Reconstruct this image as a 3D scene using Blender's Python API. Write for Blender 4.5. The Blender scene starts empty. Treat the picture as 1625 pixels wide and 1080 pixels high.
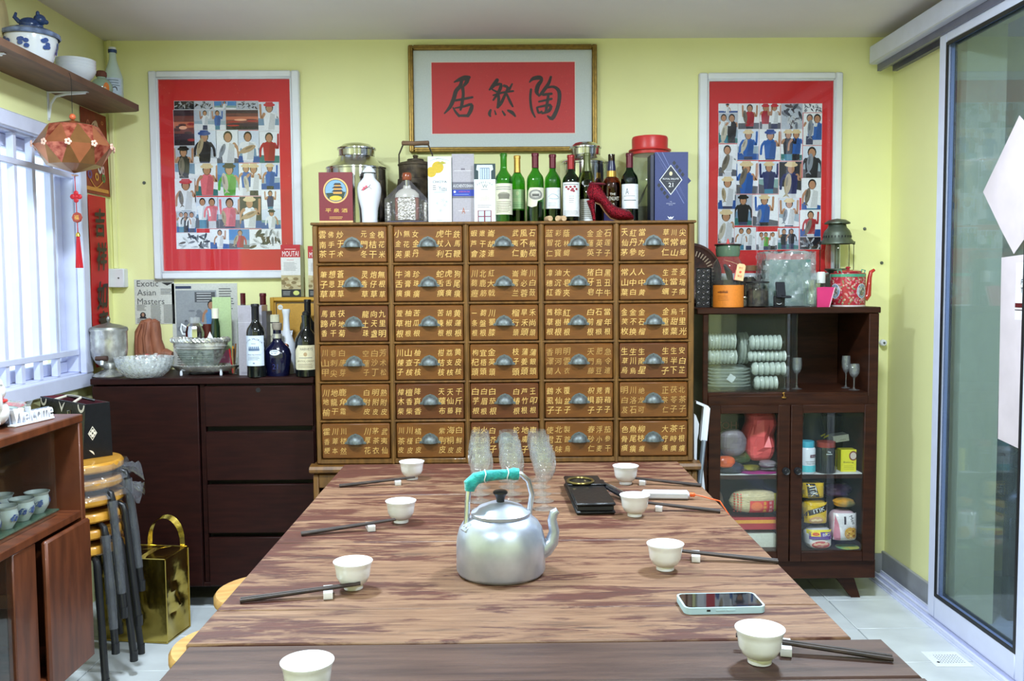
import bpy, math, random
from mathutils import Matrix, Vector
rnd = random.Random(11)
sc = bpy.context.scene
COL = sc.collection
# ------------------------------------------------------------------ camera
F = 1430.0                                   # focal length in pixels of the 1625 x 1080 frame
CAM_Z = 1.28
PITCH = math.atan(89 / F); YAW = -math.atan(13.5 / F); ROLL = math.radians(-0.42)
CM = Matrix.Rotation(YAW, 3, 'Z') @ Matrix.Rotation(math.pi / 2 - PITCH, 3, 'X') @ Matrix.Rotation(ROLL, 3, 'Z')
cd = bpy.data.cameras.new('camera'); cam = bpy.data.objects.new('camera', cd); COL.objects.link(cam)
cd.sensor_width = 36; cd.lens = 36 * F / 1625; cd.clip_start = 0.02
cam.matrix_world = Matrix.Translation((0, 0, CAM_Z)) @ CM.to_4x4()
sc.camera = cam
# ------------------------------------------------------------------ world, exposure
sc.view_settings.view_transform = 'Standard'; sc.view_settings.look = 'None'
sc.view_settings.gamma = 1; sc.view_settings.use_curve_mapping = False
sc.view_settings.exposure = 0.0
wd = bpy.data.worlds.new('world'); sc.world = wd; wd.use_nodes = True
bg = wd.node_tree.nodes['Background']
bg.inputs[0].default_value = (0.80, 0.92, 1.0, 1); bg.inputs[1].default_value = 2.2
sc.cycles.use_denoising = True
sc.cycles.max_bounces = 14; sc.cycles.transmission_bounces = 14; sc.cycles.glossy_bounces = 6
sc.cycles.diffuse_bounces = 5; sc.cycles.transparent_max_bounces = 40
sc.cycles.caustics_reflective = False; sc.cycles.caustics_refractive = False
sc.cycles.sample_clamp_indirect = 6
# ------------------------------------------------------------------ ceiling lamps (the light; housings are built below)
LAMPS = [(-0.78, 2.2), (0.84, 2.2), (-0.78, 0.2), (0.84, 0.2)]
LAMP_W = [57, 57, 32, 32]
CEIL = 2.32
for (lx, ly), w in zip(LAMPS, LAMP_W):
    ld = bpy.data.lights.new('downlight', 'AREA'); ld.shape = 'DISK'; ld.size = 0.24; ld.energy = w
    ld.color = (0.76, 0.89, 1.0)
    lo = bpy.data.objects.new('downlight_glow', ld); COL.objects.link(lo); lo.location = (lx, ly, CEIL - 0.03)

def at(x, y, X=None, Y=None, Z=None):
    """photograph pixel -> point on the plane X=, Y= or Z="""
    d = CM @ Vector(((x - 812.5) / F, -(y - 540) / F, -1))
    t = Y / d.y if Y is not None else ((Z - CAM_Z) / d.z if Z is not None else X / d.x)
    return Vector((0, 0, CAM_Z)) + d * t
def srgb(r, g, b):
    f = lambda c: (c / 12.92 if c <= .04045 else ((c + .055) / 1.055) ** 2.4)
    return (f(r / 255), f(g / 255), f(b / 255))
# ------------------------------------------------------------------ mesh collector
class G:
    def __init__(s): s.v = []; s.f = []; s.m = []; s.c = []
    def add(s, vs, fs, mi=0, col=None, M=None):
        o = len(s.v)
        if M is not None: vs = [M @ Vector(p) for p in vs]
        s.v += [tuple(p) for p in vs]
        for f in fs: s.f.append(tuple(i + o for i in f)); s.m.append(mi); s.c.append(col)
        return s
    def box(s, a, b, mi=0, bev=0.0, col=None, M=None):
        x0, y0, z0 = (min(p, q) for p, q in zip(a, b)); x1, y1, z1 = (max(p, q) for p, q in zip(a, b))
        if bev <= 0:
            vs = [(x, y, z) for x in (x0, x1) for y in (y0, y1) for z in (z0, z1)]
            fs = [(0, 1, 3, 2), (4, 6, 7, 5), (0, 4, 5, 1), (2, 3, 7, 6), (0, 2, 6, 4), (1, 5, 7, 3)]
            return s.add(vs, fs, mi, col, M)
        bev = min(bev, (x1 - x0) * .45, (y1 - y0) * .45, (z1 - z0) * .45)
        vs = []; idx = {}
        for i, (x, sx) in enumerate(((x0, 1), (x1, -1))):
            for j, (y, sy) in enumerate(((y0, 1), (y1, -1))):
                for k, (z, sz) in enumerate(((z0, 1), (z1, -1))):
                    idx[i, j, k] = len(vs)
                    vs += [(x, y + sy * bev, z + sz * bev), (x + sx * bev, y, z + sz * bev), (x + sx * bev, y + sy * bev, z)]
        fs = []
        for i in (0, 1):
            q = [idx[i, 0, 0], idx[i, 0, 1], idx[i, 1, 1], idx[i, 1, 0]]; fs.append(q if i == 0 else q[::-1])
            q = [idx[0, i, 0] + 1, idx[1, i, 0] + 1, idx[1, i, 1] + 1, idx[0, i, 1] + 1]; fs.append(q if i == 0 else q[::-1])
            q = [idx[0, 0, i] + 2, idx[0, 1, i] + 2, idx[1, 1, i] + 2, idx[1, 0, i] + 2]; fs.append(q if i == 0 else q[::-1])
        for a_ in (0, 1):
            for b_ in (0, 1):
                p, q = idx[0, a_, b_], idx[1, a_, b_]; fs.append((p + 1, p + 2, q + 2, q + 1) if a_ == b_ else (p + 1, q + 1, q + 2, p + 2))
                p, q = idx[a_, 0, b_], idx[a_, 1, b_]; fs.append((p + 2, p, q, q + 2) if a_ == b_ else (p + 2, q + 2, q, p))
                p, q = idx[a_, b_, 0], idx[a_, b_, 1]; fs.append((p, p + 1, q + 1, q) if a_ == b_ else (p, q, q + 1, p + 1))
                for c_ in (0, 1):
                    p = idx[a_, b_, c_]; fs.append((p, p + 2, p + 1) if (a_ + b_ + c_) % 2 == 0 else (p, p + 1, p + 2))
        return s.add(vs, fs, mi, col, M)
    def lathe(s, prof, n=28, c=(0, 0, 0), mi=0, M=None, flute=None, sx=1, sy=1):
        vs = []; rings = []
        for r, z in prof:
            if r < 1e-6: rings.append([len(vs)]); vs.append((c[0], c[1], c[2] + z)); continue
            rings.append(list(range(len(vs), len(vs) + n)))
            for k in range(n):
                a = 2 * math.pi * k / n; rr = r * (1 + (flute(a, z) if flute else 0))
                vs.append((c[0] + rr * math.cos(a) * sx, c[1] + rr * math.sin(a) * sy, c[2] + z))
        fs = []
        for A, B in zip(rings, rings[1:]):
            for k in range(n):
                k2 = (k + 1) % n
                if len(A) == 1 and len(B) == 1: continue
                if len(A) == 1: fs.append((A[0], B[k2], B[k]))
                elif len(B) == 1: fs.append((A[k], A[k2], B[0]))
                else: fs.append((A[k], A[k2], B[k2], B[k]))
        return s.add(vs, fs, mi, None, M)
    def tube(s, pts, r, n=8, closed=False, mi=0, M=None, flat=1.0):
        pts = [Vector(p) for p in pts]; N = len(pts)
        rs = r if isinstance(r, (list, tuple)) else [r] * N
        tang = []
        for i in range(N):
            a = pts[(i - 1) % N] if (closed or i > 0) else pts[i]; b = pts[(i + 1) % N] if (closed or i < N - 1) else pts[i]
            tang.append((b - a).normalized() if (b - a).length > 1e-9 else Vector((0, 0, 1)))
        up = Vector((0, 0, 1)) if abs(tang[0].z) < .9 else Vector((1, 0, 0))
        nrm = (up - tang[0] * up.dot(tang[0])).normalized(); vs = []
        for i in range(N):
            nrm = (nrm - tang[i] * nrm.dot(tang[i])); nrm = nrm.normalized() if nrm.length > 1e-6 else Vector((1, 0, 0))
            bn = tang[i].cross(nrm)
            for k in range(n):
                a = 2 * math.pi * k / n
                vs.append(pts[i] + (nrm * math.cos(a) * flat + bn * math.sin(a)) * rs[i])
        fs = []
        for i in range(N if closed else N - 1):
            j = (i + 1) % N
            for k in range(n):
                k2 = (k + 1) % n; fs.append((i * n + k, i * n + k2, j * n + k2, j * n + k))
        if not closed: fs += [tuple(range(n))[::-1], tuple(range((N - 1) * n, N * n))]
        return s.add(vs, fs, mi, None, M)
    def prism(s, poly, h, mi=0, M=None, col=None):
        n = len(poly); vs = [(x, y, 0) for x, y in poly] + [(x, y, h) for x, y in poly]
        a = sum(poly[i][0] * poly[(i + 1) % n][1] - poly[(i + 1) % n][0] * poly[i][1] for i in range(n))
        fs = [tuple(range(n))[::-1], tuple(range(n, 2 * n))] + [(i, (i + 1) % n, n + (i + 1) % n, n + i) for i in range(n)]
        if a < 0: fs = [f[::-1] for f in fs]
        return s.add(vs, fs, mi, col, M)
    def ell(s, c, r, n=16, m=10, mi=0, M=None):
        prof = [(math.sin(math.pi * i / m), -math.cos(math.pi * i / m)) for i in range(m + 1)]
        prof[0] = (0, -1); prof[-1] = (0, 1)
        T = Matrix.Translation(c) @ Matrix.Diagonal((r[0], r[1], r[2], 1))
        return s.lathe(prof, n, mi=mi, M=(M @ T if M is not None else T))
    def sheet(s, nu, nv, fn, mi=0, th=0.0, M=None):
        P_ = [[Vector(fn(i / nu, j / nv)) for j in range(nv + 1)] for i in range(nu + 1)]
        vs = [p for row in P_ for p in row]; w = nv + 1
        fs = [(i * w + j, (i + 1) * w + j, (i + 1) * w + j + 1, i * w + j + 1) for i in range(nu) for j in range(nv)]
        if th:
            off = len(vs); nr = []
            for i in range(nu + 1):
                for j in range(nv + 1):
                    a = P_[min(i + 1, nu)][j] - P_[max(i - 1, 0)][j]; b = P_[i][min(j + 1, nv)] - P_[i][max(j - 1, 0)]
                    q = a.cross(b); nr.append(q.normalized() if q.length > 1e-9 else Vector((0, 0, 1)))
            vs = vs + [p - q * th for p, q in zip(vs, nr)]
            fs2 = [tuple(k + off for k in f[::-1]) for f in fs]
            loop = [i * w for i in range(nu + 1)] + [nu * w + j for j in range(1, nv + 1)] + [i * w + nv for i in range(nu - 1, -1, -1)] + [j for j in range(nv - 1, 0, -1)]
            fs = fs + fs2 + [(loop[k], loop[k] + off, loop[(k + 1) % len(loop)] + off, loop[(k + 1) % len(loop)]) for k in range(len(loop))]
        return s.add(vs, fs, mi, None, M)
    def mesh(s, name, mats, sharp=38):
        me = bpy.data.meshes.new(name); me.from_pydata(s.v, [], s.f)
        for m in (mats if isinstance(mats, (list, tuple)) else [mats]): me.materials.append(m)
        me.polygons.foreach_set('material_index', s.m)
        if any(c is not None for c in s.c):
            at_ = me.color_attributes.new('Col', 'FLOAT_COLOR', 'CORNER'); data = []
            for f, c in zip(s.f, s.c): data += list((c or (1, 1, 1)) + (1.0,)) * len(f)
            at_.data.foreach_set('color', data)
        if sharp:
            me.polygons.foreach_set('use_smooth', [True] * len(s.f)); me.set_sharp_from_angle(angle=math.radians(sharp))
        me.update(); return me
    def build(s, name, mats, parent=None, loc=None, rz=0, label=None, cat=None, group=None, kind=None, sharp=38, plabel=None):
        return link(name, s.mesh(name, mats, sharp), parent, loc, rz, label, cat, group, kind, plabel)
def link(name, me, parent=None, loc=None, rz=0, label=None, cat=None, group=None, kind=None, plabel=None):
    o = bpy.data.objects.new(name, me); COL.objects.link(o)
    if parent is not None: o.parent = parent
    if loc is not None: o.location = loc
    if rz: o.rotation_euler.z = rz
    if label: o['label'] = label
    if plabel: o['label'] = plabel
    if cat: o['category'] = cat
    if group: o['group'] = group
    if kind: o['kind'] = kind
    return o
def thing(name, label, cat, loc=(0, 0, 0), rz=0, group=None, rot=None):
    o = link(name, None, None, loc, rz, label, cat, group)
    o.empty_display_size = .05
    if rot: o.rotation_euler = rot
    return o
def dup(root, loc, rz=None, label=None):
    r = root.copy(); COL.objects.link(r); r.location = loc
    if rz is not None: r.rotation_euler.z = rz
    if label: r['label'] = label
    for ch in list(root.children):
        c = ch.copy(); COL.objects.link(c); c.parent = r
        for g in list(ch.children):
            d = g.copy(); COL.objects.link(d); d.parent = c
    return r
# ------------------------------------------------------------------ flat print (lettering, labels, pictures)
_tc = {}
def textmesh(s):
    if s not in _tc:
        cu = bpy.data.curves.new('t', 'FONT'); cu.body = s; cu.resolution_u = 2
        o = bpy.data.objects.new('t', cu); me = o.to_mesh()
        vs = [(v.co.x, v.co.y) for v in me.vertices]; fs = [tuple(p.vertices) for p in me.polygons]
        o.to_mesh_clear(); bpy.data.objects.remove(o); bpy.data.curves.remove(cu)
        if not vs: vs = [(0, 0), (1, 0), (1, 1)]; fs = []
        _tc[s] = (vs, fs)
    return _tc[s]
class Pr:
    def __init__(s): s.a = []
    def raw(s, vs, fs, col, L): s.a.append((vs, fs, col, L)); return s
    def rect(s, u0, v0, u1, v1, col, L=1, n=1):
        vs = []; fs = []
        for i in range(n + 1): u = u0 + (u1 - u0) * i / n; vs += [(u, v0), (u, v1)]
        for i in range(n): fs.append((2 * i, 2 * i + 2, 2 * i + 3, 2 * i + 1))
        return s.raw(vs, fs, col, L)
    def poly(s, pts, col, L=1):
        a = sum(pts[i][0] * pts[(i + 1) % len(pts)][1] - pts[(i + 1) % len(pts)][0] * pts[i][1] for i in range(len(pts)))
        if a < 0: pts = pts[::-1]
        return s.raw(list(pts), [tuple(range(len(pts)))], col, L)
    def disc(s, u, v, ru, rv, col, L=1, n=16, t0=0, t1=360, rot=0):
        c_, s_ = math.cos(rot), math.sin(rot); pts = []
        for k in range(n if t1 - t0 >= 360 else n + 1):
            a = math.radians(t0 + (t1 - t0) * k / n); x, y = ru * math.cos(a), rv * math.sin(a)
            pts.append((u + x * c_ - y * s_, v + x * s_ + y * c_))
        return s.poly(pts, col, L)
    def text(s, t, u, v, h, col, L=2, w=None, al='c', shear=0, rot=0):
        vs, fs = textmesh(t)
        x0, x1 = min(p[0] for p in vs), max(p[0] for p in vs); y0, y1 = min(p[1] for p in vs), max(p[1] for p in vs)
        k = h / max(y1 - y0, 1e-6); kx = (w / max(x1 - x0, 1e-6)) if w else k
        W = (x1 - x0) * kx; ox = {'c': -W / 2, 'l': 0, 'r': -W}[al]; c_, s_ = math.cos(rot), math.sin(rot); out = []
        for x, y in vs:
            a, b = (x - x0) * kx + ox + shear * (y - y0) * k, (y - y0) * k - h / 2
            out.append((u + a * c_ - b * s_, v + a * s_ + b * c_))
        return s.raw(out, fs, col, L)
    def stroke(s, pts, col, L=2):
        """pts: (u, v, width) brush stroke with round ends"""
        P_ = []; n = len(pts)
        for i in range(n - 1):
            p0, p1, p2, p3 = pts[max(i - 1, 0)], pts[i], pts[i + 1], pts[min(i + 2, n - 1)]
            for t in (0, .33, .67):
                P_.append([.5 * ((2 * b) + (c - a) * t + (2 * a - 5 * b + 4 * c - d) * t * t + (3 * b - a - 3 * c + d) * t ** 3) for a, b, c, d in zip(p0, p1, p2, p3)])
        P_.append(list(pts[-1])); vs = []; m = len(P_)
        for i, (u, v, w) in enumerate(P_):
            a, b = P_[max(i - 1, 0)], P_[min(i + 1, m - 1)]; dx, dy = b[0] - a[0], b[1] - a[1]; l = math.hypot(dx, dy) or 1
            w = max(w, 0) / 2; vs += [(u + dy / l * w, v - dx / l * w), (u - dy / l * w, v + dx / l * w)]
        s.raw(vs, [(2 * i, 2 * i + 2, 2 * i + 3, 2 * i + 1) for i in range(m - 1)], col, L)
        for e in (P_[0], P_[-1]): s.disc(e[0], e[1], e[2] * .5, e[2] * .5, col, L, 10)
        return s
    def lines(s, u0, u1, v0, v1, n, col, L=2, th=.35, jag=.25):
        for i in range(n):
            v = v1 - (v1 - v0) * (i + .5) / n; h = (v1 - v0) / n * th
            s.rect(u0, v - h / 2, u1 - (u1 - u0) * rnd.random() * jag, v + h / 2, col, L)
        return s
    def put(s, g, fn, mi=0, step=.0003, cut=None):
        cut = cut or getattr(fn, 'cut', None); cv = getattr(fn, 'cutv', None)
        eps = min(6e-6, .0004 / max(len(s.a), 1))
        for k, (vs, fs, col, L) in enumerate(s.a):
            w = (L + 1) * step + k * eps
            if cut:
                for f in fs:
                    pl = [vs[i] for i in f]
                    for q in slices(pl, cut, 0):
                        for q2 in (slices(q, cv, 1) if cv else [q]):
                            g.add([fn(u, v, w) for u, v in q2], [tuple(range(len(q2)))], mi, col)
            else: g.add([fn(u, v, w) for u, v in vs], fs, mi, col)
        return g
def slices(pl, d, ax):
    """cut a polygon into strips of width d so that it can follow a curved surface"""
    lo, hi = min(p[ax] for p in pl), max(p[ax] for p in pl)
    if hi - lo <= d: return [pl]
    out = []; n = math.ceil((hi - lo) / d)
    def clip(P_, c, sg):
        r = []
        for i in range(len(P_)):
            a, b = P_[i], P_[(i + 1) % len(P_)]; da, db = sg * (a[ax] - c), sg * (b[ax] - c)
            if da >= 0: r.append(a)
            if (da < 0) != (db < 0): t = da / (da - db); r.append((a[0] + (b[0] - a[0]) * t, a[1] + (b[1] - a[1]) * t))
        return r
    for i in range(n):
        a, b = lo + (hi - lo) * i / n, lo + (hi - lo) * (i + 1) / n; q = clip(clip(pl, a, 1), b, -1)
        if len(q) > 2: out.append(q)
    return out
def front(y, x=0, z=0): return lambda u, v, w: (x + u, y - w, z + v)            # faces -Y (the camera)
def side_x(x0, sgn=1): return lambda u, v, w: (x0 + sgn * w, u * sgn, v)       # faces +X / -X
def up(z, x=0, y=0): return lambda u, v, w: (x + u, y + v, z + w)
def cyl(r, z=0, a0=-math.pi / 2):
    fn = lambda u, v, w: ((r + w) * math.cos(a0 + u / r), (r + w) * math.sin(a0 + u / r), z + v)
    fn.cut = r * .16; return fn
# ------------------------------------------------------------------ materials
MATS = {}
def mk(name, col, rough=.5, metal=0., var=.12, vs=18, stretch=(1, 1, 1), col2=None, bump=0., bs=120, coat=0., trans=0., ior=1.45, spec=.5, rvar=0., lo=.35, hi=.65, sheen=0, det=4):
    m = bpy.data.materials.new(name); m.use_nodes = True; nt = m.node_tree; b = nt.nodes['Principled BSDF']; N = nt.nodes.new; Lk = nt.links.new
    tc = N('ShaderNodeTexCoord'); mp = N('ShaderNodeMapping'); mp.inputs['Scale'].default_value = stretch; Lk(tc.outputs['Object'], mp.inputs[0])
    nz = N('ShaderNodeTexNoise'); nz.inputs['Scale'].default_value = vs; nz.inputs['Detail'].default_value = det; Lk(mp.outputs[0], nz.inputs['Vector'])
    rp = N('ShaderNodeValToRGB'); rp.color_ramp.elements[0].position = lo; rp.color_ramp.elements[1].position = hi
    c2 = col2 if col2 else tuple(c * (1 - var) for c in col)
    rp.color_ramp.elements[0].color = (*c2, 1); rp.color_ramp.elements[1].color = (*col, 1); Lk(nz.outputs['Fac'], rp.inputs[0])
    Lk(rp.outputs[0], b.inputs['Base Color'])
    b.inputs['Roughness'].default_value = rough; b.inputs['Metallic'].default_value = metal; b.inputs['Coat Weight'].default_value = coat
    b.inputs['Transmission Weight'].default_value = trans; b.inputs['IOR'].default_value = ior; b.inputs['Specular IOR Level'].default_value = spec
    b.inputs['Sheen Weight'].default_value = sheen
    if rvar:
        mr = N('ShaderNodeMapRange'); mr.inputs[3].default_value = max(rough - rvar, .02); mr.inputs[4].default_value = min(rough + rvar, 1); Lk(nz.outputs['Fac'], mr.inputs[0]); Lk(mr.outputs[0], b.inputs['Roughness'])
    if bump:
        n2 = N('ShaderNodeTexNoise'); n2.inputs['Scale'].default_value = bs; n2.inputs['Detail'].default_value = 3; Lk(mp.outputs[0], n2.inputs['Vector'])
        bp = N('ShaderNodeBump'); bp.inputs['Strength'].default_value = bump; bp.inputs['Distance'].default_value = .004; Lk(n2.outputs['Fac'], bp.inputs['Height']); Lk(bp.outputs[0], b.inputs['Normal'])
    MATS[name] = m; return m
def printmat(name, rough=.5, coat=0., spec=.5):
    m = bpy.data.materials.new(name); m.use_nodes = True; nt = m.node_tree; b = nt.nodes['Principled BSDF']; N = nt.nodes.new; Lk = nt.links.new
    a = N('ShaderNodeAttribute'); a.attribute_name = 'Col'; nz = N('ShaderNodeTexNoise'); nz.inputs['Scale'].default_value = 140
    tc = N('ShaderNodeTexCoord'); Lk(tc.outputs['Object'], nz.inputs['Vector'])
    mr = N('ShaderNodeMapRange'); mr.inputs[3].default_value = .82; mr.inputs[4].default_value = 1.12; Lk(nz.outputs['Fac'], mr.inputs[0])
    mx = N('ShaderNodeMix'); mx.data_type = 'RGBA'; mx.blend_type = 'MULTIPLY'; mx.inputs[0].default_value = 1; Lk(a.outputs['Color'], mx.inputs[6]); Lk(mr.outputs[0], mx.inputs[7]); Lk(mx.outputs[2], b.inputs['Base Color'])
    b.inputs['Roughness'].default_value = rough; b.inputs['Coat Weight'].default_value = coat; b.inputs['Specular IOR Level'].default_value = spec
    return m
def schlick(nt, ior):
    lw = nt.nodes.new('ShaderNodeLayerWeight'); lw.inputs[0].default_value = .5; r0 = ((ior - 1) / (ior + 1)) ** 2
    pw = nt.nodes.new('ShaderNodeMath'); pw.operation = 'POWER'; pw.inputs[1].default_value = 5; nt.links.new(lw.outputs['Facing'], pw.inputs[0])
    ma = nt.nodes.new('ShaderNodeMath'); ma.operation = 'MULTIPLY_ADD'; ma.inputs[1].default_value = 1 - r0; ma.inputs[2].default_value = r0; nt.links.new(pw.outputs[0], ma.inputs[0])
    return ma.outputs[0], lw
def pane(name, tint=(1, 1, 1), rough=.02, ior=1.5, bump=0., bs=30, haze=None, hz=0., hs=9, hc=0.):
    m = bpy.data.materials.new(name); m.use_nodes = True; nt = m.node_tree; N = nt.nodes.new; Lk = nt.links.new
    nt.nodes.remove(nt.nodes['Principled BSDF']); out = nt.nodes['Material Output']
    t = N('ShaderNodeBsdfTransparent'); t.inputs[0].default_value = (*tint, 1); g = N('ShaderNodeBsdfGlossy'); g.inputs['Roughness'].default_value = rough; g.inputs[0].default_value = (1, 1, 1, 1)
    fr, lw = schlick(nt, ior); mx = N('ShaderNodeMixShader'); Lk(fr, mx.inputs[0])
    src = t.outputs[0]
    if hz:
        df = N('ShaderNodeBsdfDiffuse'); df.inputs[0].default_value = (*haze, 1); m2 = N('ShaderNodeMixShader'); m2.inputs[0].default_value = hz
        nz = N('ShaderNodeTexNoise'); nz.inputs['Scale'].default_value = hs; tc = N('ShaderNodeTexCoord'); Lk(tc.outputs['Object'], nz.inputs['Vector'])
        mr = N('ShaderNodeMapRange'); mr.inputs[1].default_value = hc; mr.inputs[2].default_value = 1 - hc; mr.inputs[3].default_value = hz * .4; mr.inputs[4].default_value = min(1, hz * 1.6); Lk(nz.outputs['Fac'], mr.inputs[0]); Lk(mr.outputs[0], m2.inputs[0])
        Lk(src, m2.inputs[1]); Lk(df.outputs[0], m2.inputs[2]); src = m2.outputs[0]
    Lk(src, mx.inputs[1]); Lk(g.outputs[0], mx.inputs[2]); Lk(mx.outputs[0], out.inputs[0])
    if bump:
        nz = N('ShaderNodeTexNoise'); nz.inputs['Scale'].default_value = bs; nz.inputs['Detail'].default_value = 3; tc = N('ShaderNodeTexCoord'); Lk(tc.outputs['Object'], nz.inputs['Vector'])
        bp = N('ShaderNodeBump'); bp.inputs['Strength'].default_value = bump; bp.inputs['Distance'].default_value = .01; Lk(nz.outputs['Fac'], bp.inputs['Height'])
        Lk(bp.outputs[0], g.inputs['Normal']); Lk(bp.outputs[0], lw.inputs['Normal'])
    return m
def emit(name, col, st):
    m = bpy.data.materials.new(name); m.use_nodes = True; b = m.node_tree.nodes['Principled BSDF']
    b.inputs['Base Color'].default_value = (*col, 1); b.inputs['Emission Color'].default_value = (*col, 1); b.inputs['Emission Strength'].default_value = st; return m
PRINT = printmat('printed_paper', .55); GLOSS = printmat('glossy_print', .18, .4); INK = printmat('brushed_ink', .5, 0, .4)
M_WALL = mk('lime_yellow_paint', srgb(239, 238, 176), .62, var=.05, vs=2.2, bump=.08, bs=160)
M_CEIL = mk('ceiling_white', srgb(226, 219, 219), .8, var=.04, vs=3)
M_FLOOR = mk('floor_grout', srgb(150, 154, 154), .7)
M_TILE = mk('pale_grey_floor_tile', srgb(205, 210, 212), .32, var=.16, vs=5, stretch=(1, 1.6, 1), rvar=.1)
M_BASE = mk('grey_skirting_tile', srgb(150, 152, 156), .4, var=.15, vs=9)
M_ALU = mk('white_aluminium', srgb(214, 218, 242), .35, .05, var=.05)
M_GASK = mk('black_gasket', (.012, .012, .014), .5)
M_WHITE = mk('white_paint', srgb(226, 228, 236), .45, var=.04)
M_DARKWOOD = mk('dark_mahogany', srgb(45, 19, 16), .48, col2=srgb(34, 14, 13), vs=7, stretch=(1, 1, 9), spec=.2)
M_RCAB = mk('brown_teak_veneer', srgb(58, 29, 16), .45, col2=srgb(40, 19, 11), vs=8, stretch=(1, 1, 7), spec=.25)
M_DISP = mk('orange_teak_veneer', srgb(104, 54, 30), .4, col2=srgb(78, 38, 20), vs=6, stretch=(1, 6, 1), coat=.08)
M_MED = mk('medicine_cabinet_wood', srgb(118, 80, 36), .4, col2=srgb(88, 58, 26), vs=10, stretch=(5, 1, 1), coat=.2, bump=.05, bs=60)
M_MEDD = mk('drawer_wood', srgb(116, 68, 22), .4, col2=srgb(92, 52, 16), vs=5, stretch=(1.2, 1, 6), coat=.08)
M_MEDX = mk('drawer_wood_deep', srgb(98, 52, 20), .4, col2=srgb(78, 40, 15), vs=5, stretch=(1.2, 1, 6), coat=.08)
M_PEWTER = mk('pewter', srgb(112, 118, 118), .5, .6, var=.35, vs=90)
M_BLACK = mk('black_plastic', (.012, .012, .014), .38)
M_STEEL = mk('polished_steel', srgb(205, 205, 205), .13, 1., var=.1, rvar=.06)
M_GOLD = mk('gilt_wood', srgb(160, 128, 62), .35, .6, var=.35, vs=60, bump=.15, bs=80)
# =================================================================== THE ROOM
WX0, WX1, WY0, WY1 = -1.68, 1.675, -1.4, 3.9
g = G(); g.box((WX0 - .2, WY0 - .2, -.12), (3.8, WY1 + .2, -.008)); fl = g.build('floor', M_FLOOR, kind='structure')
tg = G(); tg.box((-.1485, -.1485, -.012), (.1485, .1485, 0), bev=.0015); tme = tg.mesh('tile', M_TILE)
for i in range(12):
    for j in range(9):
        x, y = -1.55 + .3 * i, 1.6 + .3 * j
        if x < 1.85: link('tile', tme, fl, (x, y, 0))
g = G(); g.box((WX0 - .2, WY0 - .2, -.012), (WX1 + .2, 1.45, -.0005)); g.box((1.9, 1.45, -.012), (3.8, 4.1, -.0005)); g.build('floor_finish', M_TILE, fl)
g = G(); g.box((WX0 - .2, WY0 - .2, CEIL), (3.8, WY1 + .2, CEIL + .1)); g.build('ceiling', M_CEIL, kind='structure')
g = G(); g.box((WX0 - .2, WY1, 0), (3.8, WY1 + .1, CEIL)); g.build('wall_back', M_WALL, kind='structure')
g = G(); g.box((WX0 - .2, WY0 - .1, 0), (3.8, WY0, CEIL)); g.build('wall_front', M_WALL, kind='structure')
# left wall with the window opening
WIN_Y0, WIN_Y1, WIN_Z0, WIN_Z1 = 2.05, 3.60, .915, 1.845
g = G(); t = .14
g.box((WX0 - t, WY0, 0), (WX0, WIN_Y0, CEIL)); g.box((WX0 - t, WIN_Y1, 0), (WX0, WY1, CEIL))
g.box((WX0 - t, WIN_Y0, 0), (WX0, WIN_Y1, WIN_Z0)); g.box((WX0 - t, WIN_Y0, WIN_Z1), (WX0, WIN_Y1, CEIL))
g.build('wall_left', M_WALL, kind='structure')
# right wall: pier beside the back corner, then a wide opening closed by sliding glass panels
PIER = 3.28
g = G(); g.box((WX1, PIER, 0), (WX1 + .145, WY1, CEIL)); g.box((WX1, WY0, 0), (WX1 + .12, .2, CEIL)); g.box((WX1, .2, 2.2), (WX1 + .145, PIER, CEIL))
g.build('wall_right', M_WALL, kind='structure')
M_FARW = mk('grey_green_wall', srgb(150, 146, 132), .7, var=.45, vs=1.6)
g = G(); g.box((3.6, WY0 - .1, 0), (3.7, WY1, CEIL)); g.build('wall_far', M_FARW, kind='structure')
# baseboards
g = G(); g.box((WX0, WY1 - .012, 0), (WX1 - .012, WY1, .085), bev=.003); g.build('baseboard_back', M_BASE, kind='structure')
g = G(); g.box((WX1 - .014, PIER, 0), (WX1, WY1, .095), bev=.003); g.build('baseboard_right', M_BASE, kind='structure')
# window: frame, grille, panes
wr = link('window_1', None, kind='structure', loc=(WX0, 0, 0))
g = G(); fx0, fx1 = -.09, .022
def ring(g, y0, y1, z0, z1, w, x0, x1, bev=.004):
    g.box((x0, y0, z0), (x1, y1, z0 + w), bev=bev); g.box((x0, y0, z1 - w), (x1, y1, z1), bev=bev)
    g.box((x0, y0, z0 + w), (x1, y0 + w, z1 - w), bev=bev); g.box((x0, y1 - w, z0 + w), (x1, y1, z1 - w), bev=bev)
ring(g, WIN_Y0, WIN_Y1 + .03, WIN_Z0 - .03, WIN_Z1 + .03, .055, 0, .03); g.build('window_frame', M_ALU, wr)
g = G(); ring(g, WIN_Y0, WIN_Y1, WIN_Z0, WIN_Z1, .03, -.10, 0); g.build('reveal', M_ALU, wr)
g = G(); ring(g, 2.62, WIN_Y1 - .03, WIN_Z0 + .03, WIN_Z1 - .03, .045, -.075, -.045); g.build('sash', M_ALU, wr)
g = G(); ring(g, WIN_Y0 + .03, 2.66, WIN_Z0 + .03, WIN_Z1 - .03, .045, -.11, -.08); g.build('sash', M_ALU, wr)
bz = G(); bz.box((-.014, -.011, WIN_Z0 + .03), (.012, .011, WIN_Z1 - .03), bev=.002); bme = bz.mesh('grille_bar', M_ALU)
for px in (6, 31, 60, 88): link('grille_bar', bme, wr, (-.012, at(px, 420, X=WX0).y, 0))
for yy in (2.2, 2.37, 2.54, 2.71, 2.87): link('grille_bar', bme, wr, (-.012, yy, 0))
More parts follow.
